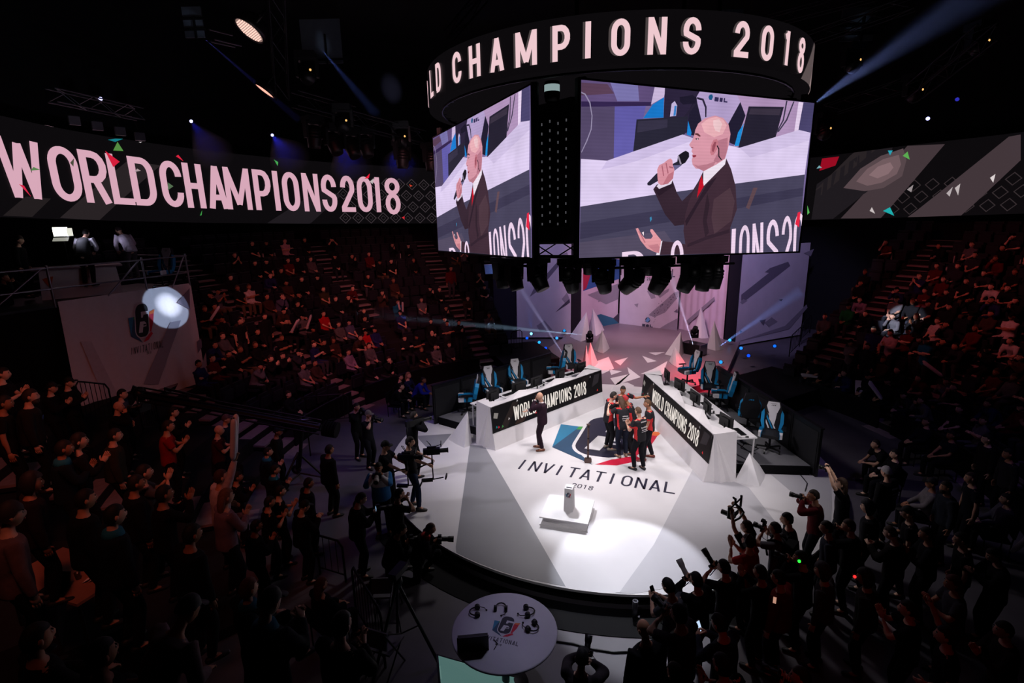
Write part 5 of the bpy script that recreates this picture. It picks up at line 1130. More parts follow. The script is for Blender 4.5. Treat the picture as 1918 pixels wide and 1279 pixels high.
def ntube(P, R, n=10, ref=(1, 0, 0), cap=.6):
    P = [np.array(p, float) for p in P]; R = [(r, r) if not hasattr(r, '__len__') else r for r in R]; V = []; F = []
    t0 = nrmz(P[1] - P[0]); t1 = nrmz(P[-1] - P[-2])
    PP = [P[0] - t0 * R[0][0] * cap] + P + [P[-1] + t1 * R[-1][0] * cap]; RR_ = [(R[0][0] * .45, R[0][1] * .45)] + R + [(R[-1][0] * .45, R[-1][1] * .45)]
    ref = np.array(ref, float)
    for i, (p, r) in enumerate(zip(PP, RR_)):
        t = nrmz(PP[min(i + 1, len(PP) - 1)] - PP[max(i - 1, 0)]); u = ref - t * (ref @ t)
        if np.linalg.norm(u) < .15: u = V3(0, 1, 0) - t * t[1]
        u = nrmz(u); v = np.cross(t, u)
        for k in range(n): a = 2 * PI * k / n; V.append(p + u * r[0] * math.cos(a) + v * r[1] * math.sin(a))
    L = len(PP)
    for i in range(L - 1):
        for k in range(n): F.append((i * n + k, i * n + (k + 1) % n, (i + 1) * n + (k + 1) % n, (i + 1) * n + k))
    F += [tuple(range(n - 1, -1, -1)), tuple(range((L - 1) * n, L * n))]
    return np.array(V), F
def body_prims(J, g=0.0, fat=1.0):
    f = fat; xr = J['Rc'] @ V3(1, 0, 0)
    pr = [('torso', *ntube([J['pel'] + (J['pel'] - J['waist']) * .45, J['pel'], J['waist'], J['chest'], J['up'], J['neck'] - (J['neck'] - J['up']) * .3], [(.13 * f, .105 * f), (.165 * f, .12 * f), (.148 * f, .105 * f), (.165 * f, .118 * f), (.165, .1), (.08, .075)], 12, xr)),
          ('neck', *ntube([J['up'], J['neck'], J['head'] - J['Rh'] @ V3(0, .02, .06)], [.06, .056, .054], 8, xr))]
    for k in 'LR':
        s = -1 if k == 'L' else 1
        pr.append(('arm', *ntube([J['up'] + (J['sh' + k] - J['up']) * .55, J['sh' + k], (J['sh' + k] * .55 + J['el' + k] * .45), J['el' + k]], [.058, .06, .05 * f, .042], 8)))
        pr.append(('fore', *ntube([J['el' + k], J['el' + k] * .65 + J['wr' + k] * .35, J['wr' + k]], [.042, .043, .029], 8)))
        pr.append(('leg', *ntube([J['hip' + k], J['hip' + k] * .55 + J['kn' + k] * .45, J['kn' + k]], [.092 * f, .082 * f, .06], 9)))
        pr.append(('shin', *ntube([J['kn' + k], J['kn' + k] * .65 + J['an' + k] * .35, J['an' + k]], [.059, .057, .04], 9)))
        an = J['an' + k]; pr.append(('foot', *ntube([an + V3(0, 0, -.03), an + J['toe' + k] * .1 + V3(0, 0, -.05)], [(.045, .045), (.045, .03)], 8)))
    return pr
def shirt_prims(J, style, fat=1.0):
    f = fat; xr = J['Rc'] @ V3(1, 0, 0); up_ = nrmz(J['waist'] - J['pel']); g = {'tee': .016, 'long': .02, 'jacket': .034, 'suit': .028}[style]
    hem = J['pel'] - up_ * (.09 if style != 'suit' else .13)
    pr = [ntube([hem, J['pel'], J['waist'], J['chest'], J['up'], J['neck'] - (J['neck'] - J['up']) * .25], [(.165 * f + g, .12 * f + g), (.168 * f + g, .122 * f + g), (.155 * f + g, .112 * f + g), (.17 * f + g, .122 * f + g), (.172 + g, .104 + g), (.074 + g * .6, .07 + g * .6)], 14, xr, .12)]
    for k in 'LR':
        sh, el, wr = J['sh' + k], J['el' + k], J['wr' + k]
        if style == 'tee': pr.append(ntube([J['up'] + (sh - J['up']) * .5, sh, sh * .42 + el * .58, sh * .3 + el * .7], [.066, .075, .068 * f, .07], 9, cap=.05))
        else:
            pr.append(ntube([J['up'] + (sh - J['up']) * .5, sh, sh * .5 + el * .5, el], [.066, .064 + g * .9, .054 + g * .8, .046 + g * .8], 9)); pr.append(ntube([el, el * .55 + wr * .45, wr], [.046 + g * .8, .045 + g * .7, .034 + g * .6], 9, cap=.1))
    return pr
def trouser_prims(J, fat=1.0, shorts=False):
    f = fat; xr = J['Rc'] @ V3(1, 0, 0); pr = [ntube([(J['hipL'] + J['hipR']) / 2 - V3(0, 0, .05), J['pel'], J['pel'] * .6 + J['waist'] * .4], [(.14 * f, .115 * f), (.172 * f, .126 * f), (.158 * f, .116 * f)], 12, xr, .2)]
    for k in 'LR':
        h, kn, an = J['hip' + k], J['kn' + k], J['an' + k]
        pr.append(ntube([h, h * .55 + kn * .45, kn], [.104 * f, .094 * f, .073], 9))
        if not shorts: pr.append(ntube([kn, kn * .6 + an * .4, an + V3(0, 0, .0)], [.073, .07, .058], 9, cap=.1))
    return pr
def head_mesh(J, extra=True):
    """head with jaw, nose, ears, eyes, brows and mouth: (verts, faces, tags)"""
    nl, nm = 16, 12; V = []; F = []; T = []
    for i in range(nm + 1):
        ph = PI * i / nm
        for j in range(nl):
            th = 2 * PI * j / nl; x, y, z = math.sin(ph) * math.cos(th), math.sin(ph) * math.sin(th), math.cos(ph)
            X, Y, Z = x * .075, y * .096, z * .12
            if z < 0: X *= 1 - .34 * (-z) ** 1.4; Y = Y * (1 - .12 * (-z)) if y > 0 else Y * (1 - .42 * (-z)); Y += .018 * (-z)
            if y > 0 and abs(x) < .42 and -.35 < z < .28: Y += (.026 if abs(x) < .12 else .0) * (1 - abs(z + .12) / .42) ; Y -= .007 if (abs(x) > .2 and z > .0) else 0
            V.append((X, Y, Z))
    for i in range(nm):
        for j in range(nl): F.append((i * nl + j, (i + 1) * nl + j, (i + 1) * nl + (j + 1) % nl, i * nl + (j + 1) % nl)); T.append('skin')
    def blob(c, r, tg, n=6, k=4):
        o = len(V)
        for i in range(k + 1):
            ph = PI * i / k
            for j in range(n): th = 2 * PI * j / n; V.append((c[0] + r[0] * math.sin(ph) * math.cos(th), c[1] + r[1] * math.sin(ph) * math.sin(th), c[2] + r[2] * math.cos(ph)))
        for i in range(k):
            for j in range(n): F.append((o + i * n + j, o + (i + 1) * n + j, o + (i + 1) * n + (j + 1) % n, o + i * n + (j + 1) % n)); T.append(tg)
    for s in (-1, 1):
        blob((s * .076, -.008, -.005), (.012, .022, .033), 'skin')
        if extra: blob((s * .03, .083, .012), (.015, .008, .008), 'eye'); blob((s * .03, .0895, .012), (.006, .004, .0065), 'iris'); blob((s * .031, .086, .033), (.02, .008, .005), 'hair')
    if extra: blob((0, .093, -.058), (.024, .008, .006), 'lip'); blob((0, .094, -.066), (.02, .008, .006), 'lip')
    return np.array(V) @ J['Rh'].T + J['head'], F, T
def hair_mesh(J, style):
    V = []; F = []
    if style == 'bald': return None
    def cap(zc, sx, back, brow, top=1.0):
        nl, nm = 16, 8; o = len(V)
        for i in range(nm + 1):
            for j in range(nl):
                th = 2 * PI * j / nl; y = math.sin(th); lim = brow if y > .35 else (back if y < -.1 else brow + (back - brow) * (.35 - y) / .45)
                phm = math.acos(max(-1, min(1, lim))); ph = phm * i / nm; wob = 1 + .03 * math.sin(5 * th + 2 * i)
                V.append((math.sin(ph) * math.cos(th) * .075 * sx * wob, math.sin(ph) * y * .096 * sx * wob - .003, math.cos(ph) * .12 * top * sx))
        for i in range(nm):
            for j in range(nl): F.append((o + i * nl + j, o + (i + 1) * nl + j, o + (i + 1) * nl + (j + 1) % nl, o + i * nl + (j + 1) % nl))
    if style == 'short': cap(0, 1.09, -.45, .5)
    elif style == 'crop': cap(0, 1.05, -.3, .55)
    elif style == 'long':
        cap(0, 1.14, -.75, .52); o = len(V); v, f = ntube([(0, -.06, .02), (0, -.085, -.12), (0, -.09, -.26)], [(.085, .05), (.085, .045), (.06, .03)], 10)
        V.extend([tuple(p) for p in v]); F.extend([tuple(a + o for a in q) for q in f])
    elif style == 'cap':
        cap(0, 1.12, -.05, .3, 1.02); o = len(V); n = 8
        for z in (.036, .046):
            for i in range(n + 1): a = PI * i / n; V.append((.075 * math.cos(a), .085 + .085 * math.sin(a), z + .0))
        m = n + 1
        F.append(tuple(o + i for i in range(m))); F.append(tuple(o + m + i for i in range(m - 1, -1, -1)))
        F.extend([(o + i, o + m + i, o + m + i + 1, o + i + 1) for i in range(n)])
    elif style == 'beanie': cap(0, 1.15, -.2, .3, 1.1)
    elif style == 'hood':
        cap(0, 1.28, -.9, .45, 1.1)
    return np.array(V) @ J['Rh'].T + J['head'], F
def hand_mesh(wr, d, back, right, curl=35):
    """palm, four unequal fingers with two bends and a thumb off the side of the palm; d = finger direction, back = back-of-hand normal"""
    y = nrmz(d); z = nrmz(back - y * (back @ y)); x = np.cross(y, z); M_ = np.array([x, y, z]).T; th = -1 if right else 1
    V = []; F = []
    def put(v, f):
        o = len(V); V.extend(list(np.array(v))); F.extend([tuple(a + o for a in q) for q in f])
    put(*ntube([(0, -.012, 0), (0, .03, 0), (0, .085, 0)], [(.026, .018), (.038, .016), (.04, .013)], 8, cap=.15))
    c = rad(curl)
    for i, (xx, L) in enumerate(((-.03, .072), (-.01, .082), (.01, .078), (.03, .062))):
        L = L if right else (.062, .078, .082, .072)[i]; p = V3(xx, .082, 0); P = [p]; a = c * .35
        for seg in (.45, .32, .23): p = p + V3(0, math.cos(a), -math.sin(a)) * L * seg; P.append(p); a += c * .75
        put(*ntube(P, [.0098, .0092, .0085, .0072], 5, cap=.5))
    p = V3(th * .03, .018, -.004); P = [p, p + V3(th * .026, .028, -.012), p + V3(th * .032, .058, -.026 - .01 * curl / 40)]; put(*ntube(P, [.0135, .0115, .009], 5, cap=.5))
    return np.array(V) @ M_.T + wr, F
def shoe_mesh(J, k):
    an = J['an' + k]; t = J['toe' + k]; b = V3(an[0], an[1], an[2] - .06); x = nrmz(np.cross(t, V3(0, 0, 1)))
    v, f = ntube([b - t * .06 + V3(0, 0, .01), b + V3(0, 0, .012), b + t * .1, b + t * .17 - V3(0, 0, .006)], [(.04, .042), (.043, .048), (.046, .034), (.038, .024)], 9, x, .5)
    v[:, 2] = np.maximum(v[:, 2], an[2] - .088); return v, f
# ---- batch fusing (voxel remesh evaluated once for every figure)
JOBS = []
def fuse(prims, vox):
    V = []; F = []
    for v, f in prims: o = len(V); V.extend(v.tolist()); F.extend([tuple(a + o for a in q) for q in f])
    JOBS.append([V, F, vox, None]); return len(JOBS) - 1
def run_jobs():
    obs = []
    todo = [j for j in JOBS if j[3] is None]
    for V, F, vox, _ in todo:
        me = bpy.data.meshes.new('tmp'); me.from_pydata(V, [], F); o = bpy.data.objects.new('tmp', me); COL.objects.link(o)
        r = o.modifiers.new('r', 'REMESH'); r.mode = 'VOXEL'; r.voxel_size = vox; r.adaptivity = 0
        s = o.modifiers.new('s', 'SMOOTH'); s.factor = .5; s.iterations = 3; obs.append(o)
    dg = bpy.context.evaluated_depsgraph_get(); dg.update()
    for j, o in zip(todo, obs):
        ev = o.evaluated_get(dg); me = ev.to_mesh(); n = len(me.vertices); co_ = np.empty(n * 3, np.float32); me.vertices.foreach_get('co', co_)
        lt_ = np.empty(len(me.polygons), np.int32); me.polygons.foreach_get('loop_total', lt_); li = np.empty(len(me.loops), np.int32); me.loops.foreach_get('vertex_index', li)
        st = np.concatenate([[0], np.cumsum(lt_)[:-1]]); j[3] = (co_.reshape(-1, 3).astype(float), [tuple(int(q) for q in li[a:a + b]) for a, b in zip(st, lt_)]); ev.to_mesh_clear()
    for o in obs:
        me = o.data; bpy.data.objects.remove(o); bpy.data.meshes.remove(me)
HEADMAT = {'skin': skin, 'eye': eyew, 'iris': eyed, 'lip': lip, 'hair': hair_r}
def hands_for(J, P):
    out = []
    for s, k in ((-1, 'L'), (1, 'R')):
        fa = nrmz(J['wr' + k] - J['el' + k]); md = P.get('hand', {}).get(k, P.get('hand', {}).get('*', 'in')); d = fa; curl = P.get('curl', 30)
        back = V3(s, 0, 0.15)
        if md == 'down': back = V3(0, 0.1, 1)
        elif md == 'clap': back = V3(s, 0, 0); d = nrmz(fa * .4 + V3(0, .4, .8)); curl = 8
        elif md == 'up': back = V3(0, 0, -1); curl = 15
        elif md == 'grip': back = V3(s * .4, 0, .6) if abs(fa[2]) < .7 else V3(s * .5, -.7, 0); curl = 75
        elif md == 'open': back = V3(0, -1, .2); curl = 10
        out.append(hand_mesh(J['wr' + k], d, back, k == 'R', curl))
    return out
class Kit:
    """one posed figure: meshes for body, shirt, trousers, hair and shoes, shared by every person in that pose"""
    def __init__(s, name, P, style='tee', hair='short', fat=1.0, far=False, shirtmat=None, vox=.026):
        s.P, s.style, s.hair, s.far = P, style, hair, far; J = s.J = skel(P); s.fat = fat; s.shirtfn = shirtmat
        if far:
            s.j = fuse([(v, f) for _, v, f in body_prims(J, 0, fat)] + shirt_prims(J, style, fat) + trouser_prims(J, fat), .034)
        else:
            s.jb = fuse([(v, f) for _, v, f in body_prims(J, 0, fat * .93)], vox + .004); s.js = fuse(shirt_prims(J, style, fat), vox - .003); s.jt = fuse(trouser_prims(J, fat), vox)
        s.done = False
    def finish(s):
        if s.done: return
        s.done = True; J = s.J; hv, hf, ht = head_mesh(J); HM = hands_for(J, s.P)
        b = MB()
        if s.far:
            v, f = JOBS[s.j][3]; cen = np.array([v[list(q)].mean(0) for q in f])
            segs = []
            def sg(a, b_, r, t): segs.append((a, b_, r, t))
            sg(J['pel'], J['waist'], .15, 0); sg(J['waist'], J['up'], .16, 0); sg(J['up'], J['head'] - J['Rh'] @ V3(0, 0, .05), .058, 1)
            for k in 'LR':
                sh, el, wr = J['sh' + k], J['el' + k], J['wr' + k]
                if s.style == 'tee': m_ = sh * .32 + el * .68; sg(sh, m_, .07, 0); sg(m_, el, .046, 1); sg(el, wr, .042, 1)
                else: sg(sh, el, .06, 0); sg(el, wr, .055, 0)
                sg(J['hip' + k], J['kn' + k], .09, 2); sg(J['kn' + k], J['an' + k], .065, 2); sg(J['an' + k], J['an' + k] + J['toe' + k] * .14 - V3(0, 0, .03), .05, 3)
            D = []
            for a, b_, r, t in segs:
                ab = b_ - a; u = np.clip(((cen - a) @ ab) / (ab @ ab + 1e-9), 0, 1); D.append(np.linalg.norm(cen - (a + u[:, None] * ab), axis=1) - r)
            tg = np.array([q[3] for q in segs])[np.argmin(np.array(D), axis=0)]
            tg[(tg == 2) & (cen[:, 2] > J['pel'][2] + .02)] = 0
            for t, m in ((0, cloth), (1, skin), (2, trousers_r), (3, blackm)):
                fs = [f[i] for i in np.where(tg == t)[0]]
                if fs:
                    us = sorted({a for q in fs for a in q}); mp = {a: i for i, a in enumerate(us)}; b.add(v[us], [tuple(mp[a] for a in q) for q in fs], m, True)
        else:
            v, f = JOBS[s.jb][3]; b.add(v, f, skin, True)
        for t in ('skin', 'eye', 'iris', 'lip', 'hair'):
            fs = [q for q, g in zip(hf, ht) if g == t]
            if fs: us = sorted({a for q in fs for a in q}); mp = {a: i for i, a in enumerate(us)}; b.add(hv[us], [tuple(mp[a] for a in q) for q in fs], HEADMAT[t], True)
        for v, f in HM: b.add(v, f, skin, True)
        hm = hair_mesh(J, s.hair)
        if s.far:
            if hm is not None: b.add(hm[0], hm[1], cloth if s.hair in ('cap', 'beanie', 'hood') and s.hair != 'cap' else (blackm if s.hair == 'cap' else hair_r), True)
            s.body = b.mesh('person'); return
        s.body = b.mesh('person')
        c = MB(); v, f = JOBS[s.js][3]
        if s.shirtfn is None: c.add(v, f, cloth, True)
        else:
            cen = np.array([v[list(q)].mean(0) for q in f]); tg = s.shirtfn(cen, J)
            for m in sorted(set(tg), key=str):
                fs = [f[i] for i in range(len(f)) if tg[i] is m]; us = sorted({a for q in fs for a in q}); mp = {a: i for i, a in enumerate(us)}; c.add(v[us], [tuple(mp[a] for a in q) for q in fs], m, True)
        s.shirt = c.mesh('shirt'); c = MB(); v, f = JOBS[s.jt][3]; c.add(v, f, cloth, True); s.tr = c.mesh('trousers')
        s.hairm = None
        if hm is not None: c = MB(); c.add(hm[0], hm[1], hair_o, True); s.hairm = c.mesh('hair')
        s.shoes = []
        for k in 'LR': v, f = shoe_mesh(J, k); c = MB(); c.add(v, f, shoe_m, True); s.shoes.append(c.mesh('shoe'))
    def put(s, loc, yaw, label, shirt=(30, 30, 34), trs=(24, 26, 34), hair=(32, 24, 20), shoes=(24, 22, 22), scale=1.0, group=None):
        s.finish(); o = ob('person', s.body, None, loc, yaw, label, 'person', group); o.scale = (scale,) * 3
        o.color = (*lin(shirt), 1)
        if s.far: return o
        nm = {'suit': 'suit_jacket', 'jacket': 'jacket', 'tee': 'shirt', 'long': 'shirt'}[s.style]
        c = ob(nm, s.shirt, o); c.color = (*lin(shirt), 1); c = ob('trousers', s.tr, o); c.color = (*lin(trs), 1)
        if s.hairm: c = ob({'cap': 'cap', 'beanie': 'beanie', 'hood': 'hood'}.get(s.hair, 'hair'), s.hairm, o); c.color = (*lin(hair), 1)
        for q in s.shoes: c = ob('shoe', q, o); c.color = (*lin(shoes), 1)
        return o
ST = [(-.11, 0, .09), (.11, .02, .09)]
POSE = {
 'stand': dict(feet=ST, hands=[(-.27, .06, .84), (.27, .06, .84)]),
 'clap': dict(feet=ST, hands=[(-.035, .30, 1.22), (.035, .30, 1.24)], hand={'*': 'clap'}, epole=(.8, -.3, -.8)),
 'claphi': dict(feet=ST, hands=[(-.035, .34, 1.42), (.035, .34, 1.44)], hand={'*': 'clap'}, nod=0),
 'film': dict(feet=ST, hands=[(-.05, .26, 1.52), (.09, .22, 1.50)], hand={'*': 'grip'}, nod=4, epole=(.8, .1, -.8)),
 'filmhi': dict(feet=ST, hands=[(-.12, .3, 1.86), (.12, .3, 1.86)], hand={'*': 'grip'}, nod=-4, epole=(1, .2, -.4)),
 'phone': dict(feet=ST, hands=[(-.06, .36, 1.3), (.07, .34, 1.3)], hand={'*': 'grip'}, nod=20),
 'crossed': dict(feet=ST, hands=[(.14, .17, 1.2), (-.14, .19, 1.23)], hand={'*': 'in'}, epole=(.9, .1, -.7)),
 'rig': dict(feet=[(-.13, -.05, .09), (.13, .12, .09)], lean=-6, hands=[(-.1, .46, 1.12), (.12, .48, 1.04)], hand={'*': 'grip'}, nod=10),
 'shoulder': dict(feet=ST, hands=[(.02, .3, 1.45), (.2, .2, 1.5)], hand={'*': 'grip'}, nod=6, tilt=-6),
 'bow': dict(feet=ST, lean=24, hunch=18, hands=[(-.16, .34, .92), (.14, .36, .98)], hand={'*': 'down'}, nod=18),
 'armup': dict(feet=ST, hands=[(-.2, .2, 1.05), (.2, .28, 2.0)], hand={'R': 'grip', 'L': 'in'}, nod=-2),
 'kneel': dict(pel=(0, 0, .42), feet=[(-.12, .12, .09), (.12, -.42, .1)], lean=16, hunch=16, hands=[(-.04, .42, .78), (.1, .36, .76)], hand={'*': 'grip'}, nod=12, kpole={'L': (-.2, 1, .6), 'R': (.3, 1, -1.0)}),
 'sit': dict(pel=(0, 0, .53), feet=[(-.14, .40, .09), (.14, .42, .09)], lean=-6, hands=[(-.07, .30, .66), (.07, .32, .66)], hand={'*': 'down'}),
 'sitcross': dict(pel=(0, 0, .53), feet=[(-.15, .38, .09), (.13, .44, .09)], lean=-4, hands=[(.13, .18, .80), (-.13, .2, .84)], epole=(.9, .1, -.7)),
 'sitlean': dict(pel=(0, -.02, .53), feet=[(-.17, .36, .09), (.17, .38, .09)], lean=30, hunch=14, hands=[(-.05, .54, .62), (.06, .55, .63)], hand={'*': 'down'}, nod=-16),
 'sitchin': dict(pel=(0, 0, .53), feet=[(-.15, .38, .09), (.15, .40, .09)], lean=22, hunch=12, hands=[(-.05, .42, .66), (.06, .42, 1.02)], hand={'R': 'grip', 'L': 'down'}, nod=-10, epole=(.4, .1, -1)),
 'sitclap': dict(pel=(0, 0, .53), feet=[(-.15, .38, .09), (.15, .40, .09)], lean=4, hands=[(-.035, .34, .98), (.035, .34, 1.0)], hand={'*': 'clap'}),
 'sitstick': dict(pel=(0, 0, .53), feet=[(-.15, .38, .09), (.15, .40, .09)], lean=2, hands=[(-.06, .30, .78), (.10, .32, .80)], hand={'*': 'grip'}),
 'sitfilm': dict(pel=(0, 0, .53), feet=[(-.15, .38, .09), (.15, .40, .09)], lean=8, hands=[(-.06, .26, 1.12), (.08, .24, 1.12)], hand={'*': 'grip'}),
}
KIT = {}
def kit(pose, style='tee', hair='short', fat=1.0, far=False):
    k = (pose, style, hair, fat, far)
    if k not in KIT: KIT[k] = Kit('_'.join(map(str, k)), POSE[pose], style, hair, fat, far)
    return KIT[k]
# ================================================================== cast: who stands where
RH = Vector((RR[0], RR[1], 0)).normalized(); FH = Vector((FW[0], FW[1], 0)).normalized()
def look(dx, dz): return faceyaw(RH * dx + FH * dz)
def zoff(a):
    if a < -129.5: return 1.3
    if a < -105.5: return .5
    if a > 134: return 1.0
    return 0.0
QUEUE = []
def who(k, loc, yaw, label, **kw): QUEUE.append((k, loc, yaw, label, kw))
def by_foot(k, px, py, yaw, label, z=0.0, **kw): who(k, G(px, py, z), yaw, label, **kw)
def by_head(k, px, py, yaw, label, base=FZ, scale=1.0, depth=None, **kw):
    h = k.J['head']
    if depth is not None:
        p = DEP(px, py, depth); base = p.z - h[2] * scale
    p = G(px, py, base + h[2] * scale); off = Matrix.Rotation(yaw, 3, 'Z') @ Vector((h[0], h[1], 0)) * scale
    q = Vector((p.x - off.x, p.y - off.y, base)); who(k, q, yaw, label, scale=scale, **kw); return q
def hand_at(k, which, loc, yaw, scale=1.0):
    w_ = (k.J['wrL'] + k.J['wrR']) / 2 if which == 'M' else k.J['wr' + which]; return Vector(loc) + Matrix.Rotation(yaw, 3, 'Z') @ Vector(w_) * scale
# ---- host
hostk = Kit('host', dict(feet=[(-.1, .0, .09), (.12, .10, .09)], lean=1, hands=[(.0, .20, 1.5), (.17, .42, 1.13)], hand={'L': 'grip', 'R': 'up'}, nod=2, epole={'L': (-.6, .5, -.8), 'R': (.6, -.4, -.8)}, yaw=0), 'suit', 'bald', vox=.022)
hy = look(-1, .12); hl = G(1016, 842, 0)
who(hostk, hl, hy, 'bald person in dark suit speaking into a microphone in front of the left desk', shirt=(46, 28, 40), trs=(38, 24, 34), shoes=(104, 56, 36))
# ---- players
jred = mat('jersey_red', (206, 40, 44), .8, noise=.12); jblk = mat('jersey_black', (24, 22, 28), .85, noise=.12)
def jersey(c, J):
    out = []
    for p in c:
        d = min(np.linalg.norm(p - (J['sh' + k] * .3 + J['el' + k] * .7)) for k in 'LR')
        q = (p - J['pel']) @ J['Rc']; z = q[2]; red = False
        if d < .075: red = True
        if .40 < z and .05 < abs(q[0]) < .2 and p[2] > min(J['shL'][2], J['shR'][2]) + .015: red = True
        if z < .33 and abs(q[0]) > .158: red = True
        out.append(jred if red else jblk)
    return out
PK = lambda n, hair='short', **P: Kit(n, P, 'tee', hair, 1.02, False, jersey, .022)
players = [
 (PK('p1', feet=ST, lean=6, hands=[(-.12, .44, 1.36), (.0, .36, 1.5)], hand={'*': 'grip'}, nod=12), (1138, 841), look(1, .25), 'dark haired player in red and black jersey at the left of the huddle', (28, 28, 32), (30, 22, 18), (150, 140, 130)),
 (PK('p2', feet=ST, lean=8, hands=[(-.66, .12, 1.36), (.42, .3, 1.34)], hand={'*': 'down'}, nod=10), (1161, 822), look(.1, -1), 'tall player at the back of the huddle reaching an arm to the right', (30, 30, 34), (34, 24, 18), (90, 90, 90)),
 (PK('p3', 'long', feet=ST, lean=12, hands=[(-.3, .36, 1.38), (.25, .4, 1.36)], hand={'*': 'in'}, nod=16), (1166, 856), look(-.25, 1), 'player with long brown hair in the middle of the huddle, back turned', (30, 36, 52), (82, 56, 40), (140, 120, 100)),
 (PK('p4', 'cap', feet=ST, lean=16, hands=[(-.1, .42, 1.3), (.16, .4, 1.26)], hand={'*': 'in'}, nod=18), (1184, 850), look(-.9, .45), 'player in a red cap pressed into the right of the huddle', (28, 28, 32), (170, 30, 38), (60, 50, 50)),
 (PK('p5', 'crop', feet=[(-.1, .06, .09), (.12, -.06, .09)], lean=3, hands=[(-.16, .30, 1.2), (-.06, .28, 1.22)], hand={'*': 'clap'}, nod=8), (1196, 880), look(-.55, .85), 'player clapping nearest the camera, lettered jersey back turned', (20, 20, 26), (96, 70, 50), (22, 22, 26)),
 (PK('p6', 'short', feet=[(-.13, .14, .09), (.13, -.12, .09)], lean=2, hands=[(-.22, .16, .86), (.23, .1, .84)], nod=6), (1214, 860), look(-1, .15), 'fair haired player at the right of the huddle, arms lowered', (28, 28, 34), (98, 70, 48), (110, 50, 44)),
]
for k, (px, py), yw, lab, tr, hr, sh in players: who(k, G(px, py, 0), yw, lab, trs=tr, hair=hr, shoes=sh, group='players in the huddle')
# ---- camera crew at the left of the stage
K = kit
CREW = []   # (kit, px, py, 'foot'/'head', yaw, label, colours, prop)
by_foot(K('rig', 'tee', 'short'), 776, 951, look(1, .12), 'camera operator in black tee and jeans holding a stabiliser rig', 0, shirt=(24, 24, 28), trs=(40, 52, 80), shoes=(96, 92, 90), scale=1.03)
by_head(K('shoulder', 'long', 'short'), 775, 779, look(.8, .6), 'camera operator in black with a shoulder camera, back half turned', 0, shirt=(16, 16, 20), trs=(18, 18, 24), scale=1.03)
by_head(K('rig', 'tee', 'cap', 1.1), 722, 835, look(1, -.1), 'stout camera operator in black cap with a second stabiliser camera', 0, shirt=(18, 18, 22), trs=(20, 20, 26), hair=(14, 14, 18), scale=1.02)
wj = mat('jacket_white', (206, 204, 210), .85); bj = mat('jacket_blue', (28, 104, 166), .85)
def yoke(c, J): return [wj if (p - J['pel']) @ J['Rc'][:, 2] > .27 and abs(((p - J['pel']) @ J['Rc'])[0]) < .2 else bj for p in c]
by_head(Kit('yoke', POSE['film'], 'jacket', 'short', 1.05, False, yoke), 709, 876, look(.15, -1), 'photographer in white and blue jacket looking down at a camera', FZ, shirt=(36, 116, 176), trs=(18, 18, 24), scale=1.03)
by_head(K('film', 'long', 'short'), 668, 762, look(.7, -.4), 'person in black filming beside the foot of the stairs', FZ, shirt=(16, 16, 20), trs=(18, 18, 22))
by_head(K('film', 'tee', 'cap'), 690, 776, look(.9, -.4), 'person in dark tee and cap filming, next to the stairs foot', FZ, shirt=(20, 20, 26), trs=(20, 22, 30), hair=(120, 110, 110))
by_head(K('stand', 'jacket', 'short', 1.12), 617, 842, look(.7, .7), 'person in a big black jacket standing on the floor, back turned', FZ, shirt=(12, 12, 15), trs=(14, 14, 18), scale=1.04)
by_head(K('phone', 'jacket', 'short', 1.06), 676, 934, look(.8, .3), 'person in black hooded jacket looking at a small screen', FZ, shirt=(12, 12, 15), trs=(14, 14, 18), scale=1.04)
by_head(K('kneel', 'jacket', 'crop'), 806, 990, look(1, .1), 'kneeling photographer with a red collar at the stage edge', FZ, shirt=(24, 18, 22), trs=(14, 14, 18), hair=(90, 66, 54))
by_head(K('film', 'tee', 'short'), 748, 925, look(.8, .5), 'person in black behind the blue jacket photographer, forearms raised', FZ, shirt=(14, 14, 18), trs=(16, 16, 20))
by_head(K('kneel', 'long', 'short'), 752, 992, look(.9, .3), 'crouching photographer in black beside the kneeling one', FZ, shirt=(14, 14, 18), trs=(14, 14, 18))
# floor seats by the left wall
for i, (x, y, c, ps, lab) in enumerate([(752, 724, 'k', 'sitlean', 'person in black jacket with grey shirt on the floor chairs by the left wall'), (750, 706, 'k', 'sit', 'person in black on the floor chairs, beside the fair haired one'), (765, 703, 'b', 'sit', 'person with long fair hair in navy on the floor chairs'), (793, 712, 'bb', 'sitlean', 'person in bright blue hooded top bending forward on the floor chairs')]):
    by_head(K(ps, 'long', 'long' if i == 2 else 'short'), x, y, look(.9, -.25), lab, FZ, shirt={'k': (18, 18, 22), 'b': (36, 44, 84), 'bb': (36, 44, 170)}[c], trs=(18, 18, 26), hair=(150, 120, 90) if i == 2 else (30, 22, 20))
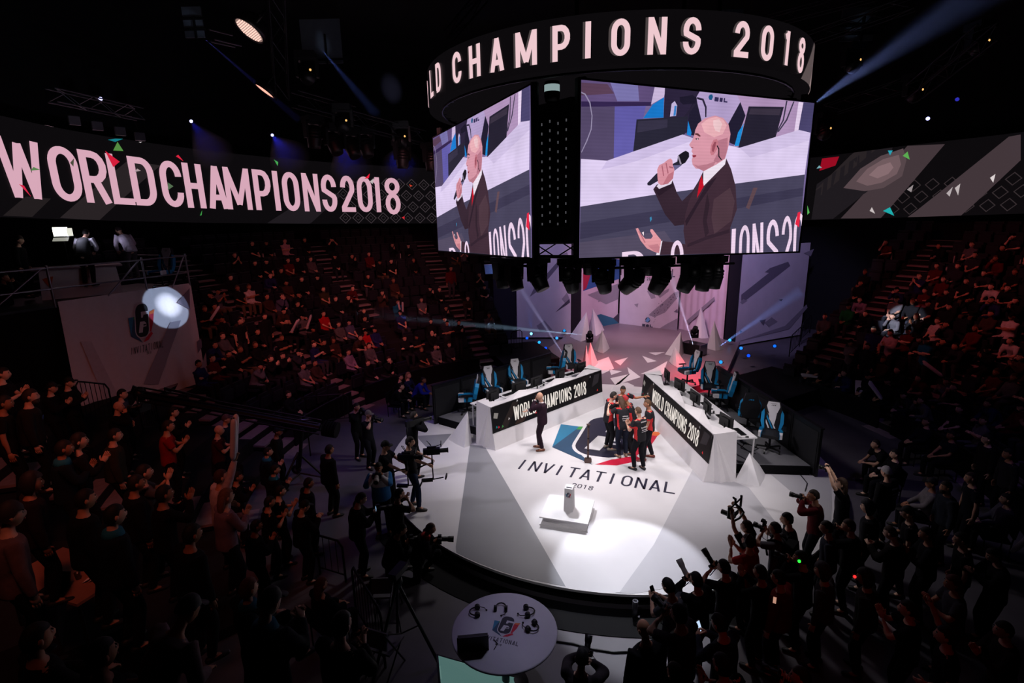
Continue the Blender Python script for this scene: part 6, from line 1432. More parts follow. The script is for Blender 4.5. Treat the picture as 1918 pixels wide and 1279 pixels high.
# ---- photographers at the right
PH = [
 (1399, 987, 'filmhi', 'tee', 'short', (-.55, .55), (14, 14, 18), None, 'photographer in black tee holding a gimbal camera overhead', (60, 40, 30)),
 (1401, 1014, 'claphi', 'tee', 'short', (-.5, .7), (160, 18, 26), None, 'photographer in red shirt with headphones below the gimbal', (40, 28, 22)),
 (1452, 990, 'film', 'tee', 'crop', (-.6, .6), (96, 94, 100), None, 'photographer in grey tee with rucksack straps and a tall camera', (36, 26, 22)),
 (1474, 972, 'stand', 'tee', 'short', (-.9, .3), (12, 12, 16), None, 'person in black tee with dark hair between two photographers', (20, 16, 14)),
 (1524, 928, 'film', 'long', 'crop', (-.9, .4), (90, 22, 28), None, 'photographer in dark red shirt aiming left', (40, 26, 20)),
 (1576, 906, 'filmhi', 'tee', 'long', (-.8, .5), (22, 20, 26), None, 'photographer in dark tee lifting a small camcorder with both hands', (70, 50, 38)),
 (1660, 884, 'stand', 'jacket', 'cap', (-.35, .9), (14, 14, 18), None, 'person in white cap and black lettered jacket, back turned', (186, 180, 184)),
 (1252, 1098, 'phone', 'tee', 'short', (-.55, .8), (74, 74, 80), None, 'dark haired person in grey tee holding up a phone at the stage edge', (16, 14, 14)),
 (1304, 1086, 'film', 'long', 'short', (-.4, .85), (12, 12, 16), None, 'photographer in black with a pale long lens pointing up', (26, 20, 18)),
 (1356, 1062, 'film', 'tee', 'short', (-.5, .8), (30, 30, 38), None, 'photographer with a black long lens and a lit camera screen', (36, 24, 18)),
 (1271, 1150, 'film', 'tee', 'short', (-.5, .85), (62, 58, 64), 6.0, 'broad photographer in grey tee seen from behind, camera at the eye', (18, 14, 14)),
 (1206, 1178, 'stand', 'jacket', 'bald', (-.4, .8), (14, 14, 18), 6.6, 'bald person in black jacket near the bright floor', (0, 0, 0)),
 (1090, 1234, 'film', 'long', 'cap', (.35, 1), (58, 52, 56), 6.5, 'photographer in dark cap and grey sweater aiming a lens upwards', (12, 12, 14)),
 (1424, 1072, 'claphi', 'long', 'short', (-.5, .7), (16, 14, 18), None, 'person in black with raised hands beside the dark red jacket', (22, 18, 16)),
 (1458, 1082, 'stand', 'jacket', 'short', (-.6, .7), (120, 18, 24), None, 'person in dark red jacket among the photographers', (20, 16, 14)),
 (1347, 1168, 'phone', 'long', 'short', (-.5, .8), (40, 42, 54), 6.4, 'person in slate shirt looking at a bright phone', (16, 12, 12)),
 (1352, 1245, 'clap', 'tee', 'short', (-.4, .9), (14, 12, 14), 5.4, 'person clapping in red light at the lower edge', (24, 16, 14)),
 (1265, 1262, 'stand', 'long', 'short', (-.4, .9), (12, 12, 14), 5.6, 'person in black with brown hair at the lower edge', (46, 30, 24)),
 (1500, 1268, 'film', 'tee', 'crop', (-.8, .5), (30, 20, 20), 5.6, 'photographer at the lower edge with forearm in red light', (40, 26, 22)),
 (1540, 1070, 'stand', 'long', 'hood', (-.6, .6), (76, 72, 78), None, 'person in pale grey hooded top bending among the crowd', (70, 66, 72)),
 (1500, 1045, 'film', 'long', 'short', (-.7, .5), (14, 14, 20), None, 'person in black right of the red shirt photographer', (26, 20, 18)),
 (1548, 988, 'stand', 'long', 'short', (-.8, .4), (36, 38, 50), None, 'person in slate blue shirt behind the dark red shirt photographer', (40, 28, 24)),
 (1590, 985, 'film', 'jacket', 'short', (-.8, .5), (14, 14, 18), None, 'person in black jacket with head turned back, by the camcorder', (60, 36, 28)),
 (1625, 950, 'stand', 'jacket', 'hood', (-.6, .6), (22, 22, 28), None, 'person in dark hooded jacket in front of the white cap', (24, 24, 30)),
 (1668, 998, 'phone', 'jacket', 'crop', (-.6, .7), (26, 22, 22), None, 'person with cropped brown hair in dark jacket, back turned', (70, 52, 40)),
 (1620, 1082, 'stand', 'jacket', 'hood', (-.7, .6), (40, 36, 38), None, 'person in brown grey hooded jacket by a tiny red light', (30, 26, 24)),
 (1700, 960, 'stand', 'tee', 'cap', (-.7, .5), (26, 24, 28), None, 'person in dark cap right of the white cap person', (16, 16, 18)),
 (1745, 905, 'sit', 'long', 'cap', (-.8, .4), (120, 112, 116), None, 'person in white sleeves and dark cap seated at the right', (20, 18, 18)),
 (1772, 912, 'stand', 'jacket', 'short', (-.9, .2), (40, 44, 54), None, 'bearded person in grey blue jacket at the right', (36, 24, 20)),
 (1818, 895, 'stand', 'tee', 'crop', (-.9, .3), (18, 20, 28), None, 'person in navy polo and cropped hair at the right', (60, 44, 36)),
 (1848, 822, 'stand', 'jacket', 'short', (-.9, .2), (28, 26, 30), None, 'person in dark jacket standing at the right', (30, 22, 20)),
 (1888, 850, 'stand', 'long', 'short', (-.9, .2), (44, 42, 48), None, 'person in grey long sleeves at the right frame edge', (24, 20, 18)),
 (1885, 935, 'sit', 'long', 'short', (-.8, .4), (84, 82, 92), None, 'person in pale shirt sitting low at the right frame edge', (30, 24, 22)),
 (1735, 1000, 'clap', 'long', 'short', (-.8, .4), (20, 20, 26), None, 'person clapping in the dark right of the cropped hair person', (24, 18, 16)),
 (1800, 1010, 'stand', 'tee', 'short', (-.8, .4), (18, 16, 18), None, 'person in black tee deep in the dark right crowd', (20, 16, 14)),
 (1785, 1092, 'clap', 'tee', 'long', (-.9, .3), (60, 58, 66), None, 'red haired person in grey tee clapping in the dark', (90, 36, 24)),
 (1862, 1040, 'phone', 'long', 'short', (-.9, .3), (20, 18, 22), None, 'person holding pale sticks in the dark at the far right', (20, 16, 14)),
 (1700, 1140, 'claphi', 'tee', 'short', (-.8, .5), (14, 14, 16), None, 'person with raised hands in the dark below the red light', (16, 12, 12)),
 (1770, 1190, 'armup', 'tee', 'short', (-.8, .5), (14, 12, 14), 6.4, 'person with one raised hand in red light, lower right', (16, 12, 12)),
 (1880, 1180, 'clap', 'long', 'short', (-.9, .3), (30, 18, 18), 6.8, 'person clapping at the right edge in red light', (16, 12, 12)),
 (1640, 832, 'sitlean', 'tee', 'short', (-.9, .1), (16, 16, 20), None, 'seated person in black tee leaning forward by the right floor edge', (40, 28, 22)),
 (1676, 850, 'sit', 'long', 'short', (-.9, .2), (14, 14, 18), None, 'seated person in black behind the leaning one', (24, 18, 16)),
 (1735, 790, 'sit', 'long', 'crop', (-.9, .1), (26, 30, 40), None, 'older seated person in dark blue by the right floor edge', (60, 46, 40)),
 (1782, 815, 'sit', 'tee', 'short', (-.9, .1), (24, 28, 40), None, 'seated person in navy tee at the right', (30, 24, 22)),
]
PROPS = []
for x, y, ps, st, hr, dr, col, dep, lab, hc in PH:
    k = K(ps, st, hr); q = by_head(k, x, y, look(*dr), lab, FZ, 1.02, dep, shirt=col, trs=(16, 16, 22), hair=hc)
    PROPS.append((k, q, look(*dr), x, y))
# ---- red lit spectators at the lower left (standing on the rake)
def on_rake(k, x, y, head_off):
    """row whose tread carries a figure whose head is seen at x, y"""
    best = None
    for r in range(NROW):
        for zo in (0.0, .5, 1.3, 1.0):
            z = row_z(r) + zo; p = G(x, y, z + head_off); a = azim(p)
            if abs(zoff(a) - zo) > .01: continue
            rr_ = math.hypot(p.x, p.y); e = abs(rr_ - (R0 + r * DR + .42))
            if best is None or e < best[0]: best = (e, r, a, rr_, z)
    return best
LL = [
 (57, 742, 'stand', 'jacket', 'short', (30, 26, 26), 'bearded person in dark jacket with a small blue logo, lower left', (40, 24, 18)),
 (97, 726, 'clap', 'jacket', 'cap', (22, 20, 24), 'person in black cap and jacket clapping next to the bearded one', (14, 14, 16)),
 (129, 716, 'clap', 'jacket', 'cap', (22, 20, 24), 'second person in black cap clapping, nearer the white banner', (14, 14, 16)),
 (229, 738, 'stand', 'long', 'short', (70, 84, 100), 'dark haired person in slate blue top in front of the banner', (18, 14, 14)),
 (222, 762, 'film', 'jacket', 'bald', (14, 14, 16), 'bald person in black working the jib camera', (0, 0, 0)),
 (315, 798, 'clap', 'tee', 'short', (150, 24, 28), 'person in red tee clapping under the jib', (30, 18, 14)),
 (410, 806, 'clap', 'tee', 'bald', (70, 22, 24), 'bald person in dark red clapping near the jib end', (0, 0, 0)),
 (424, 785, 'stand', 'jacket', 'cap', (24, 40, 50), 'person in brown cap and dark blue jacket under the jib arm', (90, 70, 66)),
 (325, 772, 'clap', 'long', 'short', (20, 18, 20), 'person in black clapping in front of the barrier', (24, 18, 16)),
 (412, 830, 'sitclap', 'jacket', 'short', (28, 26, 34), 'person in navy clapping below the bald dark red one', (26, 18, 16)),
 (120, 840, 'clap', 'long', 'short', (18, 28, 36), 'boy in dark top with teal collar, clapping, lower left', (24, 16, 12)),
 (148, 826, 'clap', 'long', 'long', (24, 20, 22), 'person with long dark hair clapping behind the boy', (26, 18, 16)),
 (215, 815, 'stand', 'jacket', 'short', (46, 42, 30), 'person in olive jacket standing below the bald jib operator', (20, 16, 14)),
 (270, 885, 'claphi', 'tee', 'short', (90, 84, 86), 'person in pale grey tee clapping high', (24, 16, 14)),
 (308, 925, 'claphi', 'long', 'short', (16, 14, 16), 'person in black clapping with fingers spread', (24, 16, 14)),
 (414, 893, 'armup', 'long', 'short', (190, 170, 172), 'person in white shirt raising two pale sticks', (60, 36, 28)),
 (424, 930, 'clap', 'long', 'long', (128, 104, 118), 'person with long fair hair and lavender top clapping', (120, 84, 66)),
 (445, 893, 'clap', 'long', 'short', (22, 20, 24), 'person in black clapping beside the pale sticks', (26, 18, 16)),
 (6, 700, 'clap', 'tee', 'short', (24, 20, 20), 'person with bare forearms cut by the left frame edge', (20, 14, 12)),
 (8, 755, 'stand', 'tee', 'short', (22, 18, 18), 'person with a bent bare arm at the left frame edge', (20, 14, 12)),
 (520, 808, 'stand', 'jacket', 'cap', (28, 28, 32), 'person in black cap and dark grey jacket beside the jib tripod', (16, 16, 18)),
 (502, 846, 'clap', 'jacket', 'short', (20, 26, 34), 'person in dark jacket with blue collar clapping near the jib tripod', (24, 18, 16)),
 (515, 880, 'clap', 'jacket', 'short', (20, 20, 26), 'person in dark jacket with turquoise collar clapping', (24, 18, 16)),
 (525, 920, 'clap', 'tee', 'short', (24, 18, 22), 'person in maroon tee clapping', (24, 18, 16)),
 (578, 905, 'stand', 'jacket', 'short', (14, 14, 18), 'person in black standing behind the big jacket', (30, 22, 20)),
 (505, 940, 'clap', 'tee', 'short', (16, 14, 16), 'person in black tee clapping with a raised elbow', (18, 14, 12)),
 (570, 948, 'phone', 'jacket', 'cap', (14, 14, 16), 'person in black cap checking a dark camera', (14, 14, 16)),
 (466, 1102, 'sit', 'jacket', 'short', (20, 34, 42), 'fair haired boy with teal collar sitting, lower left', (110, 66, 44)),
 (505, 1128, 'phone', 'jacket', 'cap', (20, 30, 38), 'person in cap with teal collar holding a small screen', (24, 18, 18)),
 (602, 1095, 'sit', 'jacket', 'long', (14, 14, 18), 'red haired person in black at the rail end', (96, 40, 26)),
 (640, 1170, 'clap', 'long', 'short', (16, 14, 18), 'person clapping by the barrier bars at the bottom', (26, 18, 16)),
 (352, 1142, 'bow', 'long', 'cap', (110, 92, 96), 'person bending over in pale sleeves, lower left', (22, 18, 18)),
 (60, 905, 'stand', 'jacket', 'hood', (34, 24, 24), 'hooded person in the dark at the left', (30, 22, 22)),
 (20, 965, 'stand', 'long', 'beanie', (110, 84, 84), 'person in pale top and beanie at the left frame edge', (40, 30, 30)),
 (160, 935, 'stand', 'jacket', 'short', (18, 16, 18), 'person in black jacket deep in the lower left crowd', (22, 16, 14)),
 (215, 965, 'stand', 'jacket', 'short', (18, 24, 32), 'person with turquoise collar standing in the dark lower left crowd', (22, 16, 14)),
 (360, 1000, 'stand', 'jacket', 'short', (16, 16, 20), 'person in black among the lower left crowd, fourth from the fair haired one', (22, 16, 14)),
 (480, 985, 'clap', 'jacket', 'short', (16, 16, 20), 'person in dark jacket clapping below the lavender top', (22, 16, 14)),
 (255, 905, 'stand', 'jacket', 'short', (16, 16, 20), 'person in black between the boy and the grey tee', (22, 16, 14)),
 (70, 1195, 'sit', 'long', 'short', (20, 16, 18), 'person sitting in the dark at the lower left corner', (22, 16, 14)),
 (190, 1225, 'sit', 'tee', 'short', (22, 18, 18), 'person with a bare forearm sitting at the lower left', (22, 16, 14)),
]
NEAR_ROWS = []
for x, y, ps, st, hr, col, lab, hc in LL:
    k = K(ps, st, hr, 1.06 if st == 'jacket' else 1.0); h = k.J['head'][2]; b_ = on_rake(k, x, y, h)
    floor_ok = None; pf = G(x, y, FZ + h)
    if math.hypot(pf.x, pf.y) < 9.3 or b_ is None or b_[0] > .6:
        if math.hypot(pf.x, pf.y) < 9.35: p = pf; p.z = FZ
        else: p = G(x, y, b_[4] + h); p.z = b_[4]
    else: p = G(x, y, b_[4] + h); p.z = b_[4]; NEAR_ROWS.append((b_[1], b_[2]))
    yw = faceyaw(Vector((0.0, 1.2, 0)) - Vector((p.x, p.y, 0))); off = Matrix.Rotation(yw, 3, 'Z') @ Vector((k.J['head'][0], k.J['head'][1], 0)); loc = Vector((p.x - off.x, p.y - off.y, p.z))
    who(k, loc, yw, lab, shirt=col, trs=(18, 16, 20), hair=hc)
    PROPS.append((k, loc, yw, x, y))
# ---- people on the scaffold deck
SD = {'a': DEP(170, 548, 15.8), 'b': DEP(240, 545, 16.6)}
vestm = mat('waistcoat_black', (16, 16, 20), .9); sleevem = mat('shirt_pale_grey', (150, 146, 154), .9)
def vest(c, J): return [vestm if min(np.linalg.norm(p - (J['sh' + k] * (1 - t) + J['el' + k] * t)) for k in 'LR' for t in (.15, .5, .85, 1.3)) > .115 else sleevem for p in c]
by_head(Kit('vest', POSE['bow'], 'long', 'short', 1.0, False, vest), 161, 437, look(-.2, .9), 'presenter in dark waistcoat on the scaffold deck, back turned', 0, 1.0, 15.6, shirt=(120, 116, 124), trs=(16, 16, 20), hair=(16, 12, 12))
by_head(K('bow', 'long', 'crop'), 222, 432, look(-.8, .3), 'presenter in pale shirt leaning on the desk of the scaffold deck', 0, 1.0, 16.4, shirt=(196, 184, 200), trs=(84, 78, 84), hair=(60, 40, 44))
by_head(K('stand', 'jacket', 'beanie'), 36, 450, look(.8, .3), 'person in black at the left end of the scaffold deck', 0, 1.0, 14.8, shirt=(16, 16, 18), trs=(16, 16, 18), hair=(50, 34, 30))
by_head(K('film', 'jacket', 'short'), 8, 520, look(.8, .3), 'person in black filming at the left end of the scaffold edge', 0, 1.0, 14.2, shirt=(16, 16, 18), trs=(16, 16, 18), hair=(30, 24, 22))

# ---- the two stands: spectators seen across the stage
COLS = {'k': ((22, 22, 26), 'black'), 'g': ((98, 96, 102), 'grey'), 'w': ((206, 194, 194), 'white'), 'r': ((190, 26, 40), 'red'), 'd': ((92, 22, 28), 'dark red'), 'b': ((34, 40, 92), 'navy'), 't': ((20, 100, 130), 'teal'), 'n': ((66, 48, 42), 'brown'),
        'o': ((64, 62, 42), 'olive'), 'p': ((150, 130, 160), 'lavender'), 'e': ((24, 116, 58), 'green'), 'l': ((86, 88, 116), 'steel blue'), 'm': ((156, 100, 28), 'mustard'), 'x': ((206, 60, 36), 'orange'), 'q': ((196, 156, 164), 'pink'), 's': ((44, 46, 56), 'slate')}
PT = {'sit': 'hands on lap', 'sitcross': 'arms folded', 'sitlean': 'leaning forward', 'sitchin': 'hand at chin', 'sitclap': 'clapping', 'sitstick': 'holding pale sticks', 'sitfilm': 'filming', 'stand': 'standing', 'clap': 'standing and clapping', 'film': 'standing and filming', 'crossed': 'standing with folded arms'}
PA = {'a': 'sit', 'c': 'sitcross', 'l': 'sitlean', 'h': 'sitchin', 'p': 'sitclap', 's': 'sitstick', 'f': 'sitfilm', 'S': 'stand', 'C': 'clap', 'F': 'film', 'X': 'crossed'}
A_ = '515,700,wcL 610,800,na 740,800,lh 840,795,rh 935,770,kh 1080,750,na 1345,720,oa 1470,830,ka 1065,900,ka 760,960,nl 950,950,kh 1260,910,kaC 1375,1000,ra 990,1090,ks 1220,1060,gs 285,710,ka 190,570,ga 300,590,ka 30,940,ks 110,1060,ka 240,920,da 310,1080,kS 540,1010,kS 1625,860,gpC 1675,1100,la 1775,1100,ka 1895,1080,kc 1865,1220,raC 1890,590,ka 1250,600,ka 1335,600,ka 1440,510,kS 800,520,ka 935,530,pa 985,650,na 1070,620,ka 905,400,da 1000,390,ka 760,400,kh 650,420,ka 490,430,ka 275,420,ka 140,440,ka 1165,380,ga 1535,370,ka 1340,440,ka 265,190,ka 430,210,ka 665,220,ka 785,210,ka 905,210,kc 1010,200,qc 1070,180,ka 1170,160,kf 1390,170,kf 1570,170,gc 1820,390,pl 1830,480,mc 1650,500,ka 1720,490,ka'
B_ = '215,590,kl 400,560,ka 555,590,sa 660,560,ks 785,540,os 880,540,xa 940,630,gs 610,660,tsC 375,780,np 250,850,ks 315,840,na 525,880,ts 835,860,ga 1035,480,dS 1190,430,sa 1275,420,gsC 1355,430,ka 1535,430,sf 1130,360,ka 1305,600,gaC 1395,620,np 1485,590,sc 1630,600,wc 1320,840,nl 285,200,na 375,200,na 715,160,kc 795,240,ka 265,350,da 355,440,ka 475,430,ka 140,370,ga'
C_ = '210,60,kc 90,110,ta 325,190,ba 440,190,ka 80,260,nl 65,430,pa 705,300,kc 840,280,kc 945,280,pp 1000,250,kaB 1150,130,sX 1260,110,kC 780,490,bc 905,430,ka 1020,390,ga 1200,380,sa 1390,510,ka'
D_ = '800,500,kpL 990,460,kp 1360,350,bc 1470,320,kc 1610,300,naH 1760,270,ka 1060,900,ka'
E_ = '310,820,rp 235,930,saC 360,950,ga 565,950,ea 485,780,kl 690,860,pl 470,680,gl 590,710,ka 675,730,ga 845,710,ka 560,590,bl 720,580,kaL 885,580,gs 1010,600,ks 775,450,ga 690,470,gs 920,450,ks 1040,450,ka 1155,470,kc 1180,350,np 1310,350,kS 1410,430,wF 745,350,ka 925,370,ka 1610,620,da 1790,650,ka 1755,490,sa 1240,890,ka 1425,910,ka 1605,920,sl 1770,930,ka 1590,780,ka 1820,760,gl 1340,1060,kpL 1500,1100,wa 1735,1100,la 1365,800,ka'
F_ = '735,200,xX 580,330,gX 700,380,kS 920,180,bS 1100,220,qC 1160,240,qC 1340,320,tX 1625,350,ka 1850,160,da 290,520,ka 460,550,ka 870,680,ka 950,700,ka 1150,740,kaC 30,370,kp'
H_ = '1430,560,wl 1280,640,kh 1340,430,ka 1485,440,sl 1520,670,ka 1650,660,kp 1555,780,wc 1655,800,qp 1340,760,na 1640,950,wl 1515,930,ka 1290,1030,kp 1440,1050,ql 1530,1090,np 1740,1120,kl 180,190,ka 390,170,ka 500,180,ka 580,160,ka 690,160,ka 800,180,ka 980,170,gf 1300,330,kp 1370,340,ka 1490,340,kp 1165,400,sa 1060,480,ka 1215,600,na'
CROWD = []
for s_, x0, y0, k_ in ((A_, 380, 420, .16684), (B_, 660, 420, .16684), (C_, 660, 590, .16684), (D_, 380, 590, .16684), (E_, 1480, 420, .16684), (F_, 1480, 590, .16684), (H_, 1480, 400, .25014)):
    for tok in s_.split():
        x, y, c = tok.split(','); CROWD.append((x0 + float(x) * k_, y0 + float(y) * k_, c[0], PA[c[1]], c[2] if len(c) > 2 else ''))
TAKEN = []
random.seed(21)
def far_kit(ps, i, h):
    hair = {'C': 'cap', 'L': 'long', 'B': 'bald', 'H': 'hood'}.get(h) or ['short', 'crop', 'short', 'short', 'cap'][i % 5]
    st = 'long' if (i % 3) or h == 'H' else 'tee'
    return K(ps, st, hair, 1.0 if i % 2 else 1.07, True)
def crowd_put(x, y, c, ps, h, i):
    k = far_kit(ps, i, h); hz = k.J['head'][2]; opts = []
    for r in range(NROW):
        for zo in (0.0, .5, 1.3):
            z = row_z(r) + zo; q = G(x, y, z + hz); a = azim(q)
            if abs(zoff(a) - zo) < .01: opts.append((abs(math.hypot(q.x, q.y) - (R0 + r * DR + .46)), r, a, z))
    for e, r, a, z in sorted(opts)[:2]:
        if not (-150 < a < -35.8 or 33.2 < a < 132) or e > 1.0: continue
        R_ = R0 + r * DR + (.50 if ps.startswith('sit') else .36)
        if any(q[0] == r and abs(q[1] - a) * rad(1) * R_ < .44 for q in TAKEN): continue
        p = ring(a, R_, z); yw = faceyaw(-Vector((p.x, p.y, 0)) + Vector((0, 1, 0))) + rad(random.uniform(-9, 9))
        TAKEN.append((r, a, k, p, yw, c, ps, x, y)); return
for i, (x, y, c, ps, h) in enumerate(CROWD): crowd_put(x, y, c, ps, h, i)
# darker seats further up and at the sides, filled in thinly
n0_ = len(TAKEN)
for i in range(2500):
    if len(TAKEN) - n0_ >= 96: break
    if random.random() < .5: x, y = random.uniform(385, 960), random.uniform(455, 690)
    else: x, y = random.uniform(1540, 1915), random.uniform(440, 800)
    if 740 < x < 960 and 600 < y: continue
    if any(abs(x - q[7]) < 17 and abs(y - q[8]) < 22 for q in TAKEN): continue
    b_ = on_rake(None, x, y, 1.2)
    if b_ is None or not any(A0 + 1 < b_[2] < A1 - 1 for _, A0, A1 in BLOCKS): continue
    if -80 < b_[2] < -36 and 2 < b_[1] < 9 and random.random() < .5: continue
    crowd_put(x, y, random.choice('kkkkgnsbdg'), random.choice(['sit', 'sit', 'sitcross', 'sitchin', 'sitlean', 'sitclap']), '', i)
NUM = ['', 'one', 'two', 'three', 'four', 'five', 'six', 'seven', 'eight', 'nine', 'ten', 'eleven', 'twelve', 'thirteen', 'fourteen']
ORD = ['', 'first', 'second', 'third', 'fourth', 'fifth', 'sixth', 'seventh', 'eighth', 'ninth', 'tenth', 'eleventh', 'twelfth', 'thirteenth', 'fourteenth', 'fifteenth', 'sixteenth', 'seventeenth', 'eighteenth', 'nineteenth', 'twentieth']
rows = {}
for q in TAKEN: rows.setdefault(('left' if q[1] < 0 else 'right', q[0]), []).append(q)
STICKS = []
for (side, r), L in rows.items():
    L.sort(key=lambda q: abs(q[1]))
    for n, q in enumerate(L):
        _, a, k, p, yw, c, ps, x, y = q
        lab = f'spectator in {COLS[c][1]} {PT[ps]}, row {NUM[r + 1]} of {side} stand, {ORD[n + 1]} from backdrop'
        who(k, p, yw, lab, shirt=COLS[c][0], group=f'spectators in the {side} stand', scale=1.0 + ((x * 7) % 5 - 2) * .012)
        if ps == 'sitstick': STICKS.append((k, p, yw, f'row {NUM[r + 1]} of {side} stand, {ORD[n + 1]} from backdrop'))
run_jobs()
for k, loc, yaw, label, kw in QUEUE: k.put(loc, yaw, label, **kw)
# ================================================================== seats
seatc = mat('seat_blue_black', (26, 27, 40), .6, noise=.2); tagm = mat('seat_number_tag', (190, 186, 190), .5, noise=0)
def seat_mesh(op):
    b = MB(); b.box((0, -.04, .62), (.46, .05, .46), seatc, Matrix.Rotation(rad(-8), 3, 'X'))
    if op: b.box((0, .18, .41), (.44, .4, .06), seatc)
    else: b.box((0, .05, .56), (.43, .07, .36), seatc, Matrix.Rotation(rad(-6), 3, 'X')); b.box((0, .092, .70), (.035, .008, .028), tagm)
    b.box((-.235, .04, .45), (.03, .1, .5), blackm); b.box((0, -.02, .2), (.06, .06, .4), blackm)
    return b.mesh('arena_seat')
SM = {0: seat_mesh(False), 1: seat_mesh(True)}
cand = []
def ordn(n): return f"{n}{'th' if 10 <= n % 100 <= 20 else {1: 'st', 2: 'nd', 3: 'rd'}.get(n % 10, 'th')}"
for side, a0, a1 in BLOCKS:
    if a1 < -104 or a0 > 100: continue
    for r in range(NROW):
        R_ = R0 + r * DR + .58; n = int(rad(a1 - a0) * R_ / .54)
        for i in range(n):
            a = a0 + (a1 - a0) * (i + .5) / n; p = ring(a, R_, row_z(r)); occ = any(q[0] == r and abs(q[1] - a) * rad(1) * R_ < .30 for q in TAKEN if q[6].startswith('sit'))
            near = any(q[0] == r and abs(q[1] - a) * rad(1) * R_ < .24 for q in TAKEN if not q[6].startswith('sit'))
            if near or (a < -93 and r >= 3): continue
            d = (Vector(CAM) - p).length; v = np.array(p) - CAM; zc = v @ FW; u = 959 + FPX * (v @ RR) / zc; w_ = 639.5 - FPX * (v @ UU) / zc
            vis = zc > 1 and -20 < u < 1940 and 420 < w_ < 1290
            hid = (1040 < u < 1560 and w_ < 480) or (u < 385)
            num = round((abs(a) - 33) * rad(1) * R_ / .54) + 1
            cand.append((0 if vis and not hid and r <= 9 else 1, d, side, r, a, p, occ, num))
cand.sort(key=lambda q: (q[0], q[1])); rest = {}
for n, (pv, d, side, r, a, p, occ, num) in enumerate(cand):
    if n < 292 and pv == 0:
        o = ob('arena_seat', SM[1 if occ else 0], None, p, faceyaw(-Vector((p.x, p.y, 0))), f'dark blue {"occupied" if occ else "folded empty"} arena seat, row {NUM[r + 1]} of {side} stand, {ordn(num)} from backdrop', 'seat', f'{"occupied" if occ else "empty"} seats, row {NUM[r + 1]} of the {side} stand')
    else: rest.setdefault(side, []).append((p, a, occ))
for side, L in rest.items():
    V = []; F = []; mi = []
    for p, a, occ in L:
        me = SM[1 if occ else 0]; M_ = Matrix.Translation(p) @ Matrix.Rotation(faceyaw(-Vector((p.x, p.y, 0))), 4, 'Z'); o = len(V)
        V += [tuple(M_ @ v.co) for v in me.vertices]; F += [tuple(i + o for i in q.vertices) for q in me.polygons]; mi += [q.material_index for q in me.polygons]
    me = bpy.data.meshes.new('arena_seats'); me.from_pydata(V, [], F)
    for m in SM[0].materials: me.materials.append(m)
    idx = [m.name for m in SM[0].materials]
    me.polygons.foreach_set('material_index', [min(i, len(idx) - 1) for i in mi])
    ob('arena_seats', me, None, None, None, f'remaining dark folding seats in the far rows of the {side} stand', 'seats', None, 'stuff')

# ================================================================== things people hold
stickm = mat('clapper_white_film', (214, 204, 212), .35, noise=.05)
def sticks(label, p, d, L=.55, r=.045, group='pale clapper sticks'):
    d = Vector(d).normalized(); s = d.cross(Vector((0, 0, 1))); s = s.normalized() if s.length > .1 else Vector((1, 0, 0))
    for k, sg in enumerate((-1, 1)):
        t = thing('clapper_stick', ('left pale stick, ' if k == 0 else 'right pale stick, ') + label, 'clapper', Vector(p) + s * (sg * .055), 0, group)
        t.rotation_mode = 'QUATERNION'; t.rotation_quaternion = (d + s * sg * .08).to_track_quat('Z', 'Y')
        m = MB(); m.lathe([(.0, -.06), (r * .7, -.03), (r, .02), (r, L * .45), (r * .96, L * .5), (r, L * .55), (r, L - .05), (r * .75, L - .01), (0, L + .02)], stickm, 9); m.build('tube', t)
        m = MB(); m.bar((0, 0, L + .015), (0, 0, L + .03), .012, darkm, 5); m.build('valve', t)
for i, (k, p, yw, lab) in enumerate(STICKS):
    R_ = Matrix.Rotation(yw, 3, 'Z'); h = hand_at(k, 'M', p, yw); d = R_ @ Vector((random.uniform(-.5, .5), random.uniform(.1, .5), random.uniform(.6, 1.2))); sticks(lab, h + R_ @ Vector((0, .05, .02)), d)
def loc_of(x, y): return next(((k, q, yw) for k, q, yw, a, b in PROPS if a == x and b == y))
k, q, yw = loc_of(414, 893); sticks('raised by the white shirt person at lower left', hand_at(k, 'R', q, yw) + Vector((0, 0, .08)), (.12, .1, 1), .62)
for lab, px, py, dep, d in [('standing at the frame side of the dark crowd at right', 1900, 1030, 10.5, (.3, -.3, 1)), ('lying in the dark at the lower right', 1705, 1215, 7.6, (-.8, .6, .25)), ('held low behind the right black wall', 1650, 745, 17, (-.6, .2, .8)), ('pointing down among the right front rows', 1762, 702, 16.5, (-.8, .2, .6)), ('held level at the foot of the right stairs', 1535, 706, 19.5, (-1, .0, .05))]:
    sticks(lab, DEP(px, py, dep), d, .6)
paperm = mat('paper', (224, 214, 218), .8, noise=.03)
for lab, px, py, dep, rot in [('white sheet held by the glasses wearer in the left front rows', 688, 679, 22.6, .35), ('open white sheet held over the right front rows', 1615, 728, 18, -.4), ('small white sheet held behind the left black wall', 891, 687, 24, .2), ('white sheet lying on the floor behind the right black wall', 1562, 832, 16.6, .6), ('pale blue sheet held up high in the left stand', 915, 504, 28.5, .3)]:
    p = DEP(px, py, dep); t = thing('paper_sheet', lab, 'paper', p, (rad(62), 0, look(0, 1) + rot)); m = MB(); m.box((0, 0, 0), (.42, .56, .006), paperm if 'blue' not in lab else mat('paper_blue', (120, 170, 215), .8)); m.build('sheet', t); m = MB(); m.box((0, .27, .004), (.42, .02, .006), paperm); m.build('fold', t)
